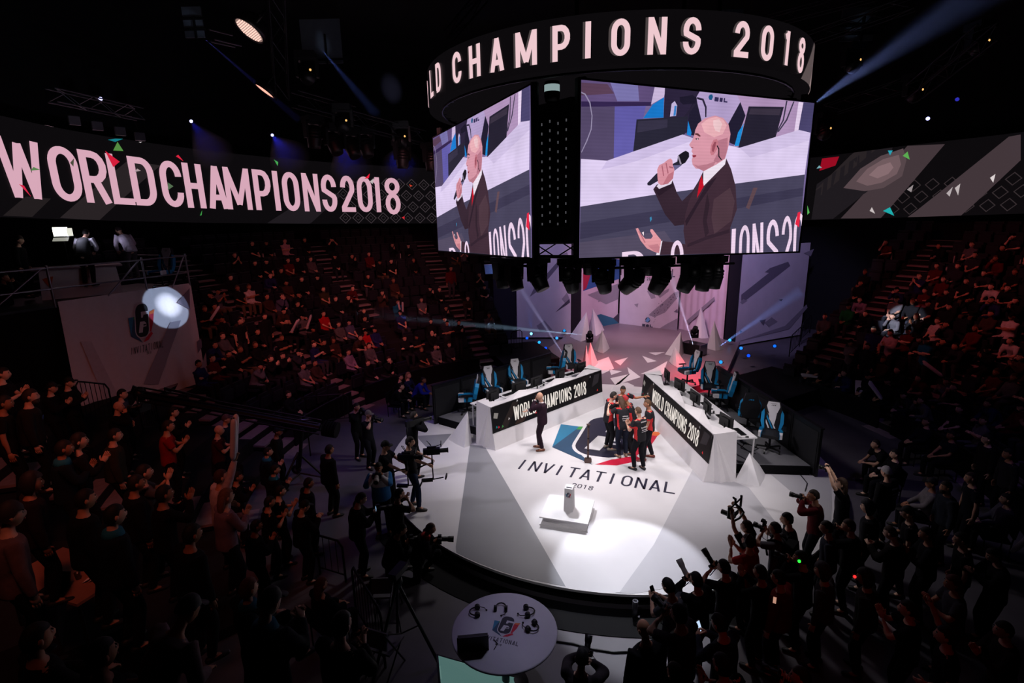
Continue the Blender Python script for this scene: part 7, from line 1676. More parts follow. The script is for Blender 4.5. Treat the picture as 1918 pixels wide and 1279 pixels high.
def camera(label, p, d, lens=.18, s=1.0, lensm_=None, screen=False, flash=False, group=None, name='camera'):
    d = Vector(d).normalized(); t = thing(name, label, 'camera', p, 0, group); t.rotation_mode = 'QUATERNION'; t.rotation_quaternion = d.to_track_quat('Y', 'Z'); t.scale = (s,) * 3
    m = MB(); m.prism(rrect(-.075, -.05, .075, .045, .015, 2), -.03, .03, black, lambda x, y, z: (x, z, y)); m.prism([(-.03, .045), (.03, .045), (.02, .075), (-.02, .075)], -.03, .025, black, lambda x, y, z: (x, z, y)); m.box((.06, .02, -.005), (.035, .035, .09), black); m.build('body', t)
    m = MB(); R_ = Matrix.Rotation(-PI / 2, 3, 'X'); m.lathe([(.038, .03), (.04, .03 + lens * .4), (.036, .03 + lens * .42), (.046, .03 + lens * .6), (.05, .03 + lens), (.044, .03 + lens), (.042, .02 + lens)], lensm_ or black, 12, R=R_); l = m.build('lens', t)
    m = MB(); m.lathe([(0, .022 + lens), (.042, .022 + lens)], glass, 12, R=R_); m.build('lens_glass', l)
    if screen: m = MB(); m.box((0, -.033, -.005), (.09, .004, .06), led((150, 190, 230), .9)); m.build('screen', t)
    if flash: m = MB(); m.box((0, -.0, .11), (.07, .05, .06), black); m.box((0, .03, .14), (.07, .06, .04), black); m.build('flash', t)
    m = MB(); m.tube([(-.075, 0, .03), (-.12, -.05, -.1), (0, -.1, -.2), (.12, -.05, -.1), (.075, 0, .03)], .006, blackm, 4); m.build('strap', t)
    return t
def cam_for(x, y, label, lens=.17, up=.15, **kw):
    k, q, yw = loc_of(x, y); R_ = Matrix.Rotation(yw, 3, 'Z'); camera(label, hand_at(k, 'M', q, yw, 1.02) + R_ @ Vector((0, .04, .03)), R_ @ Vector((0, 1, up)), lens, 1.0, **kw)
palel = mat('lens_pale_grey', (170, 164, 160), .5)
cam_for(1452, 990, 'black camera with a flash above the grey tee photographer', .14, .1, flash=True); cam_for(1524, 928, 'black camera with a long lens of the dark red shirt photographer', .18); cam_for(1576, 906, 'small camcorder lifted by the dark tee photographer', .12, .05)
cam_for(1304, 1086, 'camera with a pale long lens pointing up', .24, .9, lensm_=palel); cam_for(1356, 1062, 'camera with a black long lens and lit screen', .24, .8, screen=True); cam_for(1271, 1150, 'black camera of the broad grey tee photographer', .18)
cam_for(1090, 1234, 'black camera with an upright lens of the cap photographer', .18, 1.0); cam_for(1500, 1268, 'black camera with a lit screen at the lower edge', .16, .1, screen=True); cam_for(1500, 1045, 'black camera of the person right of the red shirt', .16); cam_for(1590, 985, 'black camera of the person by the camcorder', .16)
cam_for(222, 762, 'dark studio camera head worked by the bald operator', .2)
def phone(label, p, d, lit):
    d = Vector(d).normalized(); t = thing('phone', label, 'phone', p, 0); t.rotation_mode = 'QUATERNION'; t.rotation_quaternion = d.to_track_quat('Y', 'Z'); m = MB(); m.prism(rrect(-.037, -.075, .037, .075, .01, 2), -.004, .004, black, lambda x, y, z: (x, z, y)); m.build('case', t)
    m = MB(); m.box((0, -.006, 0), (.066, .003, .135), led(lit, 1.0) if lit else scr_off); m.build('screen', t)
for x, y, lab, lit in [(1252, 1098, 'dark phone held up at the stage edge', None), (1347, 1168, 'bright phone of the slate shirt person', (200, 225, 255)), (1668, 998, 'dark phone of the cropped hair person', None)]:
    k, q, yw = loc_of(x, y); R_ = Matrix.Rotation(yw, 3, 'Z'); phone(lab, hand_at(k, 'M', q, yw, 1.02) + R_ @ Vector((0, .05, .06)), R_ @ Vector((0, 1, -.5)), lit)
p = DEP(1451, 1124, 7.2); phone('phone with a colourful picture in the dark right crowd', p, Vector(p) - Vector(CAM), (190, 140, 120)); COL.objects[-1].parent.scale = (.6, .6, .6)
for px, py, c, lab in [(1497, 1051, (40, 255, 60), 'tiny green indicator light in the right crowd'), (1601, 1080, (255, 40, 40), 'tiny red indicator light in the right crowd')]:
    t = thing('indicator_lamp', lab, 'light', DEP(px, py, 7.6)); m = MB(); m.ball((0, 0, 0), .022, led(c, 2.0), 8, 5); m.build('bulb', t); m = MB(); m.box((0, .03, 0), (.05, .03, .04), black); m.build('clip', t)
# microphone of the host
R_ = Matrix.Rotation(hy, 3, 'Z'); mp = hand_at(hostk, 'L', hl, hy) + R_ @ Vector((.015, .03, .05)); t = thing('microphone', 'black hand microphone held by the host', 'microphone', mp, 0); t.rotation_mode = 'QUATERNION'; t.rotation_quaternion = (R_ @ Vector((.1, -.35, .9))).to_track_quat('Z', 'Y')
m = MB(); m.lathe([(0, -.12), (.014, -.12), (.019, .05), (.019, .06), (0, .06)], black, 10); m.build('handle', t); m = MB(); m.lathe([(0, .06), (.022, .062), (.03, .09), (.022, .115), (0, .122)], darkm, 10); m.build('grille', t)
# collar, tie and cuffs of the host, lettering on the two jersey backs
hostobj = next(o for o in COL.objects if o.get('label', '').startswith('bald person in dark suit')); J = hostk.J
m = MB(); v, f = ntube([J['up'] + J['Rc'] @ V3(0, .0, .035), J['neck'] + J['Rc'] @ V3(0, .005, .012)], [(.082, .078), (.066, .066)], 12, (1, 0, 0), .02); m.add(v, f, mat('shirt_white', (222, 218, 222), .8), True); m.build('shirt_collar', hostobj)
m = MB(); c0_ = J['up'] + J['Rc'] @ V3(0, .128, .03); m.prism([(-.022, .02), (.022, .02), (.03, -.2), (0, -.25), (-.03, -.2)], 0, .008, mat('tie_red', (150, 16, 32), .7), lambda x, y, z: tuple(c0_ + J['Rc'] @ V3(x, z + .004, y))); m.build('tie', hostobj)
for kk in 'LR':
    d = nrmz(J['wr' + kk] - J['el' + kk]); v, f = ntube([J['wr' + kk] - d * .03, J['wr' + kk] + d * .012], [.046, .045], 9, cap=.02); m = MB(); m.add(v, f, mat('shirt_white'), True); m.build('shirt_cuff', hostobj)
jw = mat('jersey_print_white', (216, 210, 210), .8, noise=0)
for key, rows_ in (('nearest the camera', [(.10, .12, .035), (.10, -.03, .04), (.08, -.09, .03), (.1, -.13, .018)]), ('middle of the huddle', [(.08, -.05, .03), (.1, -.11, .03), (.09, -.16, .02)])):
    o = next(o for o in COL.objects if o.get('category') == 'person' and key in o.get('label', '')); kk = next(k for k, *_ in QUEUE if k.done and k.body == o.data); J = kk.J; m = MB(); random.seed(5)
    for w_, z_, h_ in rows_:
        x = -w_
        while x < w_:
            ww = random.uniform(.01, .022); hh = h_ * random.uniform(.6, 1.0); m.prism([(x, z_), (x + ww, z_), (x + ww * .8, z_ + hh), (x + ww * .1, z_ + hh)], 0, .004, jw, lambda a, b, c: tuple(J['chest'] + J['Rc'] @ V3(a, -.148 - c, b))); x += ww + .006
    m.build('lettering', o)
# collars, beards, rucksack, headphones and back lettering
def owner(s): o = find(s); return o, next(k for k, *_ in QUEUE if k.done and k.body == o.data)
def find(s): return next(o for o in COL.objects if o.get('category') == 'person' and s in o.get('label', ''))
tealc = mat('collar_teal', (16, 104, 128), .85); redc = mat('collar_red', (176, 24, 30), .85)
for key, m_ in (('boy in dark top with teal', tealc), ('with blue collar clapping near the jib', tealc), ('with turquoise collar clapping', tealc), ('fair haired boy with teal', tealc), ('person in cap with teal collar', tealc), ('with turquoise collar standing', tealc), ('photographer with a red collar', redc)):
    o, k = owner(key); J = k.J; v, f = ntube([J['up'] + J['Rc'] @ V3(0, 0, .02), J['neck'] + J['Rc'] @ V3(0, .0, .03)], [(.13, .112), (.088, .088)], 14, (1, 0, 0), .02); m = MB(); m.add(v, f, m_, True); m.build('collar', o)
for key in ('bearded person in dark jacket', 'bearded person in grey blue'):
    o, k = owner(key); J = k.J; m = MB(); m.ball((0, 0, 0), (.064, .058, .06), hair_o, 10, 6); b_ = m.build('beard', o); b_.location = J['head'] + J['Rh'] @ V3(0, .05, -.082); b_.color = (*lin((44, 28, 20)), 1)
o, k = owner('bearded person in dark jacket'); J = k.J; m = MB(); c1 = J['chest'] + J['Rc'] @ V3(.09, .165, .06); m.prism([(-.035, -.03), (.035, -.03), (.03, .03), (-.03, .03)], 0, .006, mat('logo_blue', (30, 84, 160), .7), lambda x, y, z: tuple(c1 + J['Rc'] @ V3(x, z, y))); m.build('logo', o)
o, k = owner('rucksack straps'); J = k.J; m = MB(); R9 = Matrix(J['Rc'].tolist()); m.box(tuple(J['chest'] + J['Rc'] @ V3(0, -.22, -.02)), (.28, .16, .42), blackm, R9); m.build('rucksack', o)
for sx in (-1, 1): m = MB(); m.tube([tuple(J['up'] + J['Rc'] @ V3(sx * .1, y, z)) for y, z in ((-.16, -.02), (-.1, .075), (.0, .09), (.1, .06), (.15, -.06), (.14, -.22))], .02, blackm, 5); m.build('strap', o)
o, k = owner('red shirt with headphones'); J = k.J; m = MB(); m.tube([tuple(J['head'] + J['Rh'] @ V3(.1 * math.cos(a), -.01, .135 * math.sin(a))) for a in np.linspace(0, PI, 9)], .012, black, 5); [m.bar(tuple(J['head'] + J['Rh'] @ V3(s * .075, -.01, -.01)), tuple(J['head'] + J['Rh'] @ V3(s * .115, -.01, -.01)), .04, black, 10) for s in (-1, 1)]; m.build('headphones', o)
o, k = owner('white cap and black lettered jacket'); J = k.J; m = MB(); random.seed(8)
for w_, z_, h_ in ((.11, .08, .035), (.09, -.02, .02), (.1, -.08, .02)):
    x = -w_
    while x < w_: ww = random.uniform(.012, .022); m.prism([(x, z_), (x + ww, z_), (x + ww, z_ + h_), (x, z_ + h_)], 0, .004, mat('jacket_print_grey', (96, 92, 112), .8), lambda a, b, c: tuple(J['chest'] + J['Rc'] @ V3(a, -.168 - c, b))); x += ww + .008
m.build('lettering', o)
# stabiliser rigs and shoulder camera of the crew
def find(s): return next(o for o in COL.objects if o.get('category') == 'person' and s in o.get('label', ''))
def rig(label, who_, px, py, dep=None):
    o = find(who_); yw = o.rotation_euler.z; R_ = Matrix.Rotation(yw, 3, 'Z'); kk = next(k for k, *_ in QUEUE if k.done and k.body == o.data); h = Vector(o.location) + R_ @ Vector((kk.J['wrL'] + kk.J['wrR']) / 2)
    t = thing('stabiliser_rig', label, 'camera rig', h + R_ @ Vector((.02, .08, 0)), yw)
    m = MB(); m.bar((0, 0, -.42), (0, 0, .22), .016, darkm); m.bar((0, 0, -.04), (0, 0, .08), .026, black); m.build('post', t)
    m = MB(); m.box((0, .04, .3), (.13, .3, .14), black); m.box((0, .0, .4), (.05, .2, .03), black); m.box((0, -.15, .3), (.11, .09, .12), darkm); cb_ = m.build('camera_body', t)
    m = MB(); m.bar((0, .19, .3), (0, .36, .3), .05, black, 12); m.bar((0, .36, .3), (0, .38, .3), .058, black, 12); m.build('lens', cb_)
    m = MB(); m.box((.0, .22, .46), (.16, .02, .1), black); m.bar((0, .05, .4), (0, .22, .45), .01, darkm); m.build('monitor', cb_)
    m = MB(); m.tube([(-.06, .0, .38), (-.12, -.1, .5), (0, -.1, .56), (.08, .0, .48)], .008, black, 4); m.build('cable', cb_)
    m = MB(); m.box((0, -.14, -.42), (.08, .26, .06), black); m.bar((0, -.1, -.42), (0, .24, -.38), .014, darkm); m.box((0, .3, -.36), (.14, .03, .1), black, Matrix.Rotation(rad(-20), 3, 'X')); m.build('counterweight', t)
    m = MB(); m.tube([(0, -.02, .0), (.14, -.16, .04), (.1, -.34, -.06)], .02, darkm, 6); m.build('arm', t)
rig('black stabiliser rig with camera held by the jeans operator', 'black tee and jeans', 0, 0); rig('second black stabiliser camera held by the stout operator', 'stout camera operator', 0, 0)
def shoulder_cam(label, who_, big=1.0):
    o = find(who_); R_ = Matrix.Rotation(o.rotation_euler.z, 3, 'Z'); t = thing('shoulder_camera', label, 'camera', Vector(o.location) + R_ @ Vector((.17, .06, 1.5)), o.rotation_euler.z); t.scale = (.85,) * 3
    m = MB(); m.box((0, 0, .1), (.13, .46, .2), black); m.box((0, .05, .22), (.04, .3, .03), black); m.build('body', t); m = MB(); m.bar((0, .23, .1), (0, .48, .1), .06, black, 12); m.bar((0, .46, .1), (0, .5, .1), .075, black, 12); m.build('lens', t)
    m = MB(); m.box((-.1, .16, .16), (.1, .16, .07), black); m.build('viewfinder', t); m = MB(); m.box((0, -.28, .1), (.12, .1, .18), darkm); m.build('battery', t); m = MB(); m.tube([(.04, -.3, .05), (.1, -.35, -.3), (.05, -.2, -.9), (.1, -.1, -1.55)], .012, black, 5); m.build('cable', t)
shoulder_cam('black shoulder camera on the operator by the left platform', 'with a shoulder camera')
for wl, lab in (('white and blue jacket', 'camera held by the blue jacket photographer'), ('filming beside the foot', 'small camera of the person in black by the stairs foot'), ('dark tee and cap filming', 'small camera of the capped person by the stairs foot'), ('kneeling photographer', 'black camera of the kneeling photographer'), ('crouching photographer', 'black camera of the crouching photographer'), ('small screen', 'camera with a lit screen held by the hooded jacket person')):
    o = find(wl); kk = next(k for k, *_ in QUEUE if k.done and k.body == o.data); R_ = Matrix.Rotation(o.rotation_euler.z, 3, 'Z'); h = Vector(o.location) + R_ @ Vector((kk.J['wrL'] + kk.J['wrR']) / 2) * o.scale.x
    camera(lab, h + R_ @ Vector((0, .06, .05)), R_ @ Vector((0, 1, -.1)), .2, 1.2, palel if 'blue jacket' in lab else None, 'lit screen' in lab)
# gimbal overhead
k, q, yw = loc_of(1399, 987); R_ = Matrix.Rotation(yw, 3, 'Z'); h = hand_at(k, 'M', q, yw, 1.02); t = thing('gimbal', 'two handed camera gimbal held overhead by the black tee photographer', 'camera rig', h + Vector((0, 0, .12)), yw)
m = MB(); m.bar((-.26, 0, 0), (.26, 0, 0), .016, black); [m.bar((s * .26, 0, -.16), (s * .26, 0, .05), .022, black, 8) for s in (-1, 1)]; m.bar((0, 0, 0), (0, .0, .1), .02, darkm); m.bar((-.02, 0, .1), (-.1, .0, .16), .02, black); m.build('handlebar', t)
m = MB(); m.tube([(0, 0, 0), (.02, -.1, -.06), (.1, -.12, -.16), (.1, -.06, -.3)], .02, black); m.tube([(.1, -.06, -.3), (0, .0, -.34), (-.08, .0, -.28)], .018, darkm); m.build('gimbal_arm', t)
m = MB(); m.box((0, .04, -.24), (.14, .1, .1), black); m.bar((0, .08, -.24), (0, .22, -.24), .045, black, 10); m.box((0, -.04, -.16), (.1, .03, .06), black); m.build('camera', t)

# ================================================================== scaffold deck with banner, jib, barriers, tripod, chairs, press table
deckz = 4.5
TL_, TR_, BL_, BR_ = DEP(108, 565, 14.2), DEP(357, 530, 17.8), DEP(146, 760, 14.0), DEP(396, 775, 17.3)
bn = thing('scaffold_banner', 'white banner with emblem hanging on the scaffold, spotlit at the top corner', 'banner', TL_); bnn = (TR_ - TL_).cross(BL_ - TL_).normalized(); bnn = bnn if bnn.dot(Vector(CAM) - TL_) > 0 else -bnn
bf = lambda u, v, z: tuple(BL_.lerp(BR_, u).lerp(TL_.lerp(TR_, u), v) + bnn * z - TL_)
m = MB(); P = []; n = 40
for i in range(n + 1):
    u = i / n; w_ = .02 * math.sin(i * 1.1) + .012 * math.sin(i * 2.3); P += [bf(u, 0, w_), bf(u, .5, w_ * .5), bf(u, 1, w_ * .3)]
m.add(P, [(3 * i, 3 * i + 3, 3 * i + 4, 3 * i + 1) for i in range(n)] + [(3 * i + 1, 3 * i + 4, 3 * i + 5, 3 * i + 2) for i in range(n)], mat('scaffold_banner_fabric', (206, 202, 208), .8, noise=.06, bump=.1), True); m.build('cloth', bn)
def buv(px, py):
    p = on_plane(px, py, TL_, bnn); h = np.array
    # solve bilinear coordinates by iteration
    u, v = .5, .5
    for _ in range(30):
        q = BL_.lerp(BR_, u).lerp(TL_.lerp(TR_, u), v); du = (BR_ - BL_).lerp(TR_ - TL_, v); dv = TL_.lerp(TR_, u) - BL_.lerp(BR_, u); e = p - q
        a11, a12, a22 = du.dot(du), du.dot(dv), dv.dot(dv); b1, b2 = du.dot(e), dv.dot(e); D_ = a11 * a22 - a12 * a12; u += (b1 * a22 - b2 * a12) / D_; v += (a11 * b2 - a12 * b1) / D_
    return u, v
for poly, m_ in [([(330, 567), (354, 540), (355, 580)], bgrey2), ([(268, 720), (296, 720), (338, 600), (318, 604)], bgrey), ([(150, 640), (200, 760), (230, 760), (170, 640)], mat('banner_print_faint', (190, 186, 194), .8)), ([(368, 640), (376, 634), (378, 650), (370, 662)], bgrey2), ([(375, 690), (385, 660), (392, 740), (382, 756)], bgrey)]:
    b = MB(); b.prism([buv(*p) for p in poly], .03, .034, m_, bf); b.build('print', bn)
eu, ev = buv(264, 602); ex = Vector(buv(289, 598)) - Vector(buv(239, 606)); ey = Vector(buv(264, 569)) - Vector(buv(268, 642)); ec = Vector(buv(265, 605))
b = MB(); emblem(b, lambda x, y, z: bf(ec.x + ex.x * x * .5 + ey.x * y * .5, ec.y + ex.y * x * .5 + ey.y * y * .5, z), .036, .003, mat('print_black', (22, 20, 26), .6), mat('scaffold_banner_fabric')); b.build('emblem', bn)
def btext(txt, p0, p1, hp, th, name):
    a = Vector(buv(*p0)); c = Vector(buv(*p1)); up_ = Vector(buv(p0[0], p0[1] - hp)) - a; n = len(txt); b = MB()
    for i, ch in enumerate(txt):
        o_ = a.lerp(c, i / n); d_ = (c - a) / n * .68
        for q in stroke_quads(ch, 1 if ch not in 'I1' else .25, 2.2, th if ch not in 'I1' else .2): b.prism([tuple(o_ + d_ * (x + (0 if ch not in 'I1' else .3)) + up_ * (y / 2.2)) for x, y in q], .036, .038, mat('print_black'), bf)
    b.build(name, bn)
btext('INVITATIONAL', (244, 665), (307, 650), 13, .2, 'lettering'); btext('2018', (274, 664), (283, 662), 5, .22, 'lettering')
sf = thing('scaffold_deck', 'steel scaffold deck with railings above the white banner', 'scaffold', TL_)
back = Vector((-bnn.x, -bnn.y, 0)).normalized() * 2.6; ax = (TR_ - TL_); ext = TL_ - ax * .75
W_ = lambda p: tuple(Vector(p) - TL_)
m = MB(); zd = deckz - .04
m.prism([(ext.x, ext.y), (TR_.x, TR_.y), (TR_.x + back.x, TR_.y + back.y), (ext.x + back.x, ext.y + back.y)], zd, zd + .06, darkm, lambda x, y, z: W_((x, y, z))); m.build('deck', sf)
rails = [((0, 555), 0)]
for u in (-.72, -.02, .62, .99):
    p = TL_ + ax * u; p.z = zd; m = MB(); m.bar(W_(p), W_(p + Vector((0, 0, 1.12))), .03, alu); m.build('post', sf)
for h_ in (.5, 1.05):
    a = ext.copy(); a.z = zd + h_; c = TR_.copy(); c.z = zd + h_; m = MB(); m.bar(W_(a), W_(c), .025, alu); m.build('rail', sf)
    d_ = c + back; m = MB(); m.bar(W_(c), W_(d_), .025, alu); m.build('rail', sf)
for u0, u1 in ((-.4, -.05), (.3, .6), (.82, .98)):
    a = TL_ + ax * u0; a.z = zd + .02; c = TL_ + ax * u1; c.z = zd + 1.05; m = MB(); m.bar(W_(a), W_(c), .022, alu); m.build('brace', sf)
for u in (-.72, 0, .5, 1.0):
    for bk in (Vector(), back):
        p = TL_ + ax * u + bk - Vector((bnn.x, bnn.y, 0)) * .08; m = MB(); m.bar(W_((p.x, p.y, .2)), W_((p.x, p.y, zd)), .03, darkm); m.build('standard', sf)
# dark skirt left of the banner
m = MB(); a = ext; c = TL_ + ax * .02
m.add([W_((a.x, a.y, 1.2)), W_((c.x, c.y, 1.2)), W_((c.x, c.y, zd)), W_((a.x, a.y, zd))], [(0, 1, 2, 3)], blackm); m.build('skirt', sf)
# desk on the deck
p = DEP(155, 545, 15.9); dk = thing('presenter_desk', 'white presenter desk on the scaffold deck behind the rail', 'desk', (p.x, p.y, zd + .06), rad(62)); m = MB(); m.box((0, 0, .42), (1.9, .7, .84), white, None, .94); m.build('body', dk); m = MB(); m.box((0, 0, .86), (2.1, .85, .05), mat('desk_top_mauve', (150, 128, 138), .5)); m.build('top', dk)
m = MB(); m.prism([(-.85, .6), (-.6, .66), (-.7, .3)], -.36, -.352, orange_p, lambda x, y, z: (x, z, y)); m.build('print', dk)
p = DEP(116, 434, 15.2); sb = thing('softbox_lamp', 'bright white panel lamp on a stand at the scaffold deck', 'lamp', p, look(.15, -1) + PI)
m = MB(); m.box((0, -.03, 0), (.42, .06, .28), black); m.build('housing', sb); m = MB(); m.box((0, -.065, 0), (.38, .01, .25), led((255, 252, 240), 6)); m.build('panel', sb)
m = MB(); m.box((.26, -.1, -.01), (.13, .01, .22), led((220, 220, 205), 1.1), Matrix.Rotation(.5, 3, 'Z')); m.box((0, -.12, -.21), (.4, .012, .12), led((190, 190, 178), .55), Matrix.Rotation(-.7, 3, 'X')); m.build('barn_door', sb); m = MB(); m.bar((0, 0, -.12), (0, .02, -1.6), .02, black); m.build('stand', sb)
c = place_chair(Vector((0, 0, 0)), 0, 'gaming chair on the scaffold deck at the right end of the rail'); p = DEP(303, 520, 17.2); c.location = (p.x, p.y, zd + .06); c.rotation_euler = (0, 0, look(-.15, -1))
# jib
jb = thing('camera_jib', 'long black camera jib reaching across the white banner', 'crane', DEP(560, 800, 13.4)); J0 = jb.location.copy()
a = DEP(262, 738, 13.2) - J0; c = DEP(600, 800, 13.0) - J0
m = MB(); u_ = (c - a).normalized(); up_ = Vector((0, 0, 1)); sd = u_.cross(up_).normalized()
for s1, s2 in ((-.1, .14), (.1, .14), (-.1, -.14), (.1, -.14)): m.bar(a + sd * s1 + up_ * s2, c + sd * s1 + up_ * s2, .022, black)
m.bar(a, c, .11, black, 4); m.build('boom', jb); m = MB(); q0 = DEP(308, 727, 13.2) - J0; q1 = DEP(398, 748, 13.1) - J0; m.bar(q0, q1, .03, darkm); m.bar(q0, q0 + Vector((0, 0, -.2)), .015, darkm); m.bar(DEP(352, 738, 13.15) - J0, DEP(352, 752, 13.15) - J0, .03, black); m.build('tension_bar', jb)
m = MB(); m.tube([DEP(268, 742, 13.2) - J0, DEP(246, 736, 13.2) - J0, DEP(250, 724, 13.2) - J0, DEP(268, 732, 13.2) - J0], .04, black); m.ball(a, (.16, .16, .2), black); m.box(tuple(a + Vector((0, 0, -.34))), (.2, .3, .2), black); m.build('remote_head', jb)
m = MB(); 
for k in range(5): m.bar(c + u_ * (.1 + k * .07), c + u_ * (.15 + k * .07), .2, blackm, 14)
m.build('counterweight', jb); pb = G(565, 905, FZ) - J0; m = MB(); m.bar(pb + Vector((0, 0, .5)), Vector((.1, 0, .0)), .05, black)
for k in range(3): an = 2 * PI * k / 3 + .4; e = pb + Vector((.65 * math.cos(an), .65 * math.sin(an), .14)); m.bar(pb + Vector((0, 0, .9)), e, .03, black); m.bar(pb + Vector((0, 0, .3)), e, .022, black)
m.build('tripod', jb)
for k in range(3): an = 2 * PI * k / 3 + .4; e = pb + Vector((.65 * math.cos(an), .65 * math.sin(an), .14)); m = MB(); m.bar(e - sd * .035, e + sd * .035, .13, rubber, 14); m.bar(e - sd * .04, e + sd * .04, .05, alu, 10); m.build('wheel', jb)
def barrier(label, p0, p1, h=1.05, n=None, mt=darkm):
    p0, p1 = Vector(p0), Vector(p1); t = thing('crowd_barrier', label, 'barrier', p0, 0, 'crowd barriers'); d = p1 - p0; L = d.length; n = n or int(L / .14); u = d.normalized()
    m = MB(); m.tube([(0, 0, 0), (0, 0, h - .12), tuple(u * .1 + Vector((0, 0, h))), tuple(d - u * .1 + Vector((0, 0, h))), tuple(d + Vector((0, 0, h - .12))), tuple(d)], .022, mt, 6); m.bar((0, 0, .16), d + Vector((0, 0, .16)), .016, mt); m.build('frame', t)
    for i in range(1, n): m = MB(); m.bar(d * (i / n) + Vector((0, 0, .16)), d * (i / n) + Vector((0, 0, h)), .009, mt, 4); m.build('bar', t)
q = cone(182, 800); barrier('black crowd barrier standing before the white banner', DEP(152, 768, 13.0) - Vector((0, 0, .3)), DEP(212, 770, 14.0) - Vector((0, 0, .3)))
barrier('black crowd barrier under the jib before the banner', DEP(268, 805, 13.2) - Vector((0, 0, .1)), DEP(300, 802, 14.2) - Vector((0, 0, .1)))
barrier('black barrier at the foot of the left stairs', G(560, 800, FZ), G(655, 790, FZ)); barrier('black barrier at the lower edge beside the tripod', G(668, 1152, FZ), G(722, 1250, FZ)); barrier('curved black rail on the floor below the big jacket person', G(600, 1075, FZ), G(648, 1090, FZ), .9)
for x0, y0, x1, y1, lab in [(1478, 668, 1500, 640, 'stair rail at the right stand nearest the banner'), (1500, 640, 1512, 612, 'upper stair rail at the right stand beside the wing banner')]:
    barrier(lab, G(x0, y0, -.1), G(x0, y0, -.1) + Vector((.5, .9, .3)), 1.0)
barrier('short rail at the left stand end near the masking drape', cone(958, 660), cone(978, 655), 1.0)
# camera tripod and folded white seats on the floor, lower middle
t = thing('camera_tripod', 'black camera tripod standing on the floor left of the round table', 'tripod', G(756, 1240, FZ)); m = MB()
hz = 1.5
for k in range(3): an = 2 * PI * k / 3 + .2; m.bar((0, 0, hz), (.62 * math.cos(an), .62 * math.sin(an), 0), .026, black); m.bar((.3 * math.cos(an), .3 * math.sin(an), .74), (0, 0, .55), .012, black)
m.build('legs', t); m = MB(); m.lathe([(.05, hz - .1), (.09, hz), (.07, hz + .1), (0, hz + .1)], black, 12); m.box((0, .05, hz + .16), (.14, .34, .1), black); m.bar((0, -.1, hz + .1), (.2, -.5, hz), .012, black); m.build('head', t)
for px, py, rz, lab in [(728, 1118, .6, 'pale folding chair left of the tripod, upper one'), (722, 1222, .2, 'pale folding chair left of the tripod, lower one')]:
    t = thing('folding_chair', lab, 'chair', G(px, py + 30, FZ), look(.5, .8) + rz); m = MB(); m.box((0, .05, .45), (.44, .42, .035), grey); m.build('seat', t); m = MB(); m.box((0, -.18, .72), (.42, .03, .28), grey, Matrix.Rotation(-.15, 3, 'X')); m.build('backrest', t)
    for s in (-1, 1): m = MB(); m.bar((s * .21, -.24, .9), (s * .21, .24, 0), .014, darkm); m.build('leg', t); m = MB(); m.bar((s * .19, .22, .44), (s * .19, -.26, 0), .014, darkm); m.build('leg', t)
# chairs under everyone who sits on the arena floor
nch = 0
for k, loc, yaw, label, kw in QUEUE:
    if k.P.get('pel', (0, 0, .95))[2] == .53 and abs(loc[2] - FZ) < .02:
        nch += 1; t = thing('floor_chair', 'black chair under the ' + ' '.join(label.split()[:12]), 'chair', loc, yaw, 'black chairs on the arena floor'); R2 = Matrix.Rotation(-.12, 3, 'X')
        m = MB(); m.box((0, .08, .40), (.46, .44, .05), blackm); m.build('seat', t); m = MB(); m.box((0, -.2, .68), (.44, .04, .36), blackm, Matrix.Rotation(.12, 3, 'X')); m.build('backrest', t)
        for sx in (-1, 1):
            for y0 in (-.16, .26): m = MB(); m.bar((sx * .21, y0, 0), (sx * .21, y0, .4), .014, darkm); m.build('leg', t)
            m = MB(); m.bar((sx * .21, -.16, .4), (sx * .21, -.22, .86), .014, darkm); m.build('back_post', t)
# press table lower left
p = DEP(130, 1075, 7.2); tb = thing('press_table', 'brown table with glasses and papers in the dark lower left', 'table', (p.x, p.y, p.z - .74), look(.35, 1)); tm = mat('table_brown', (150, 104, 84), .6); m = MB(); m.box((0, 0, .73), (1.5, .75, .04), tm); m.build('tabletop', tb)
for sx in (-1, 1):
    for sy in (-1, 1): m = MB(); m.bar((sx * .68, sy * .32, 0), (sx * .68, sy * .32, .71), .025, darkm); m.build('leg', tb)
tbz = p.z + .012; cg = mat('drink_glass', (60, 40, 20), .1, noise=0, spec=.8)
for i, (px, py) in enumerate([(120, 1090), (147, 1084)]): g = thing('drinking_glass', f'small dark glass on the brown table, {"left" if i == 0 else "right"} one', 'glass', G(px, py, tbz)); m = MB(); m.lathe([(.03, 0), (.036, .1), (.033, .1), (.028, .01), (0, .01)], cg, 12); m.build('tumbler', g); m = MB(); m.lathe([(0, .06), (.031, .06)], mat('drink_amber', (120, 60, 20), .2), 10); m.build('drink', g)
g = thing('napkin', 'crumpled white cloth on the brown table', 'napkin', G(182, 1086, tbz), .5); m = MB()
for k in range(5): m.add([(-.16 + k * .07, -.05, .005), (-.1 + k * .07, -.04, .03 + .015 * (k % 2)), (-.09 + k * .07, .05, .012), (-.15 + k * .07, .06, .004)], [(0, 1, 2, 3)], paperm)
m.build('cloth', g)
g = thing('laptop', 'dark laptop on the brown table at lower left', 'laptop', G(98, 1108, tbz), .3); m = MB(); m.box((0, 0, .012), (.32, .22, .02), black); m.build('keyboard_deck', g); m = MB(); m.box((0, .12, .1), (.32, .012, .2), black, Matrix.Rotation(-.3, 3, 'X')); m.build('lid', g)
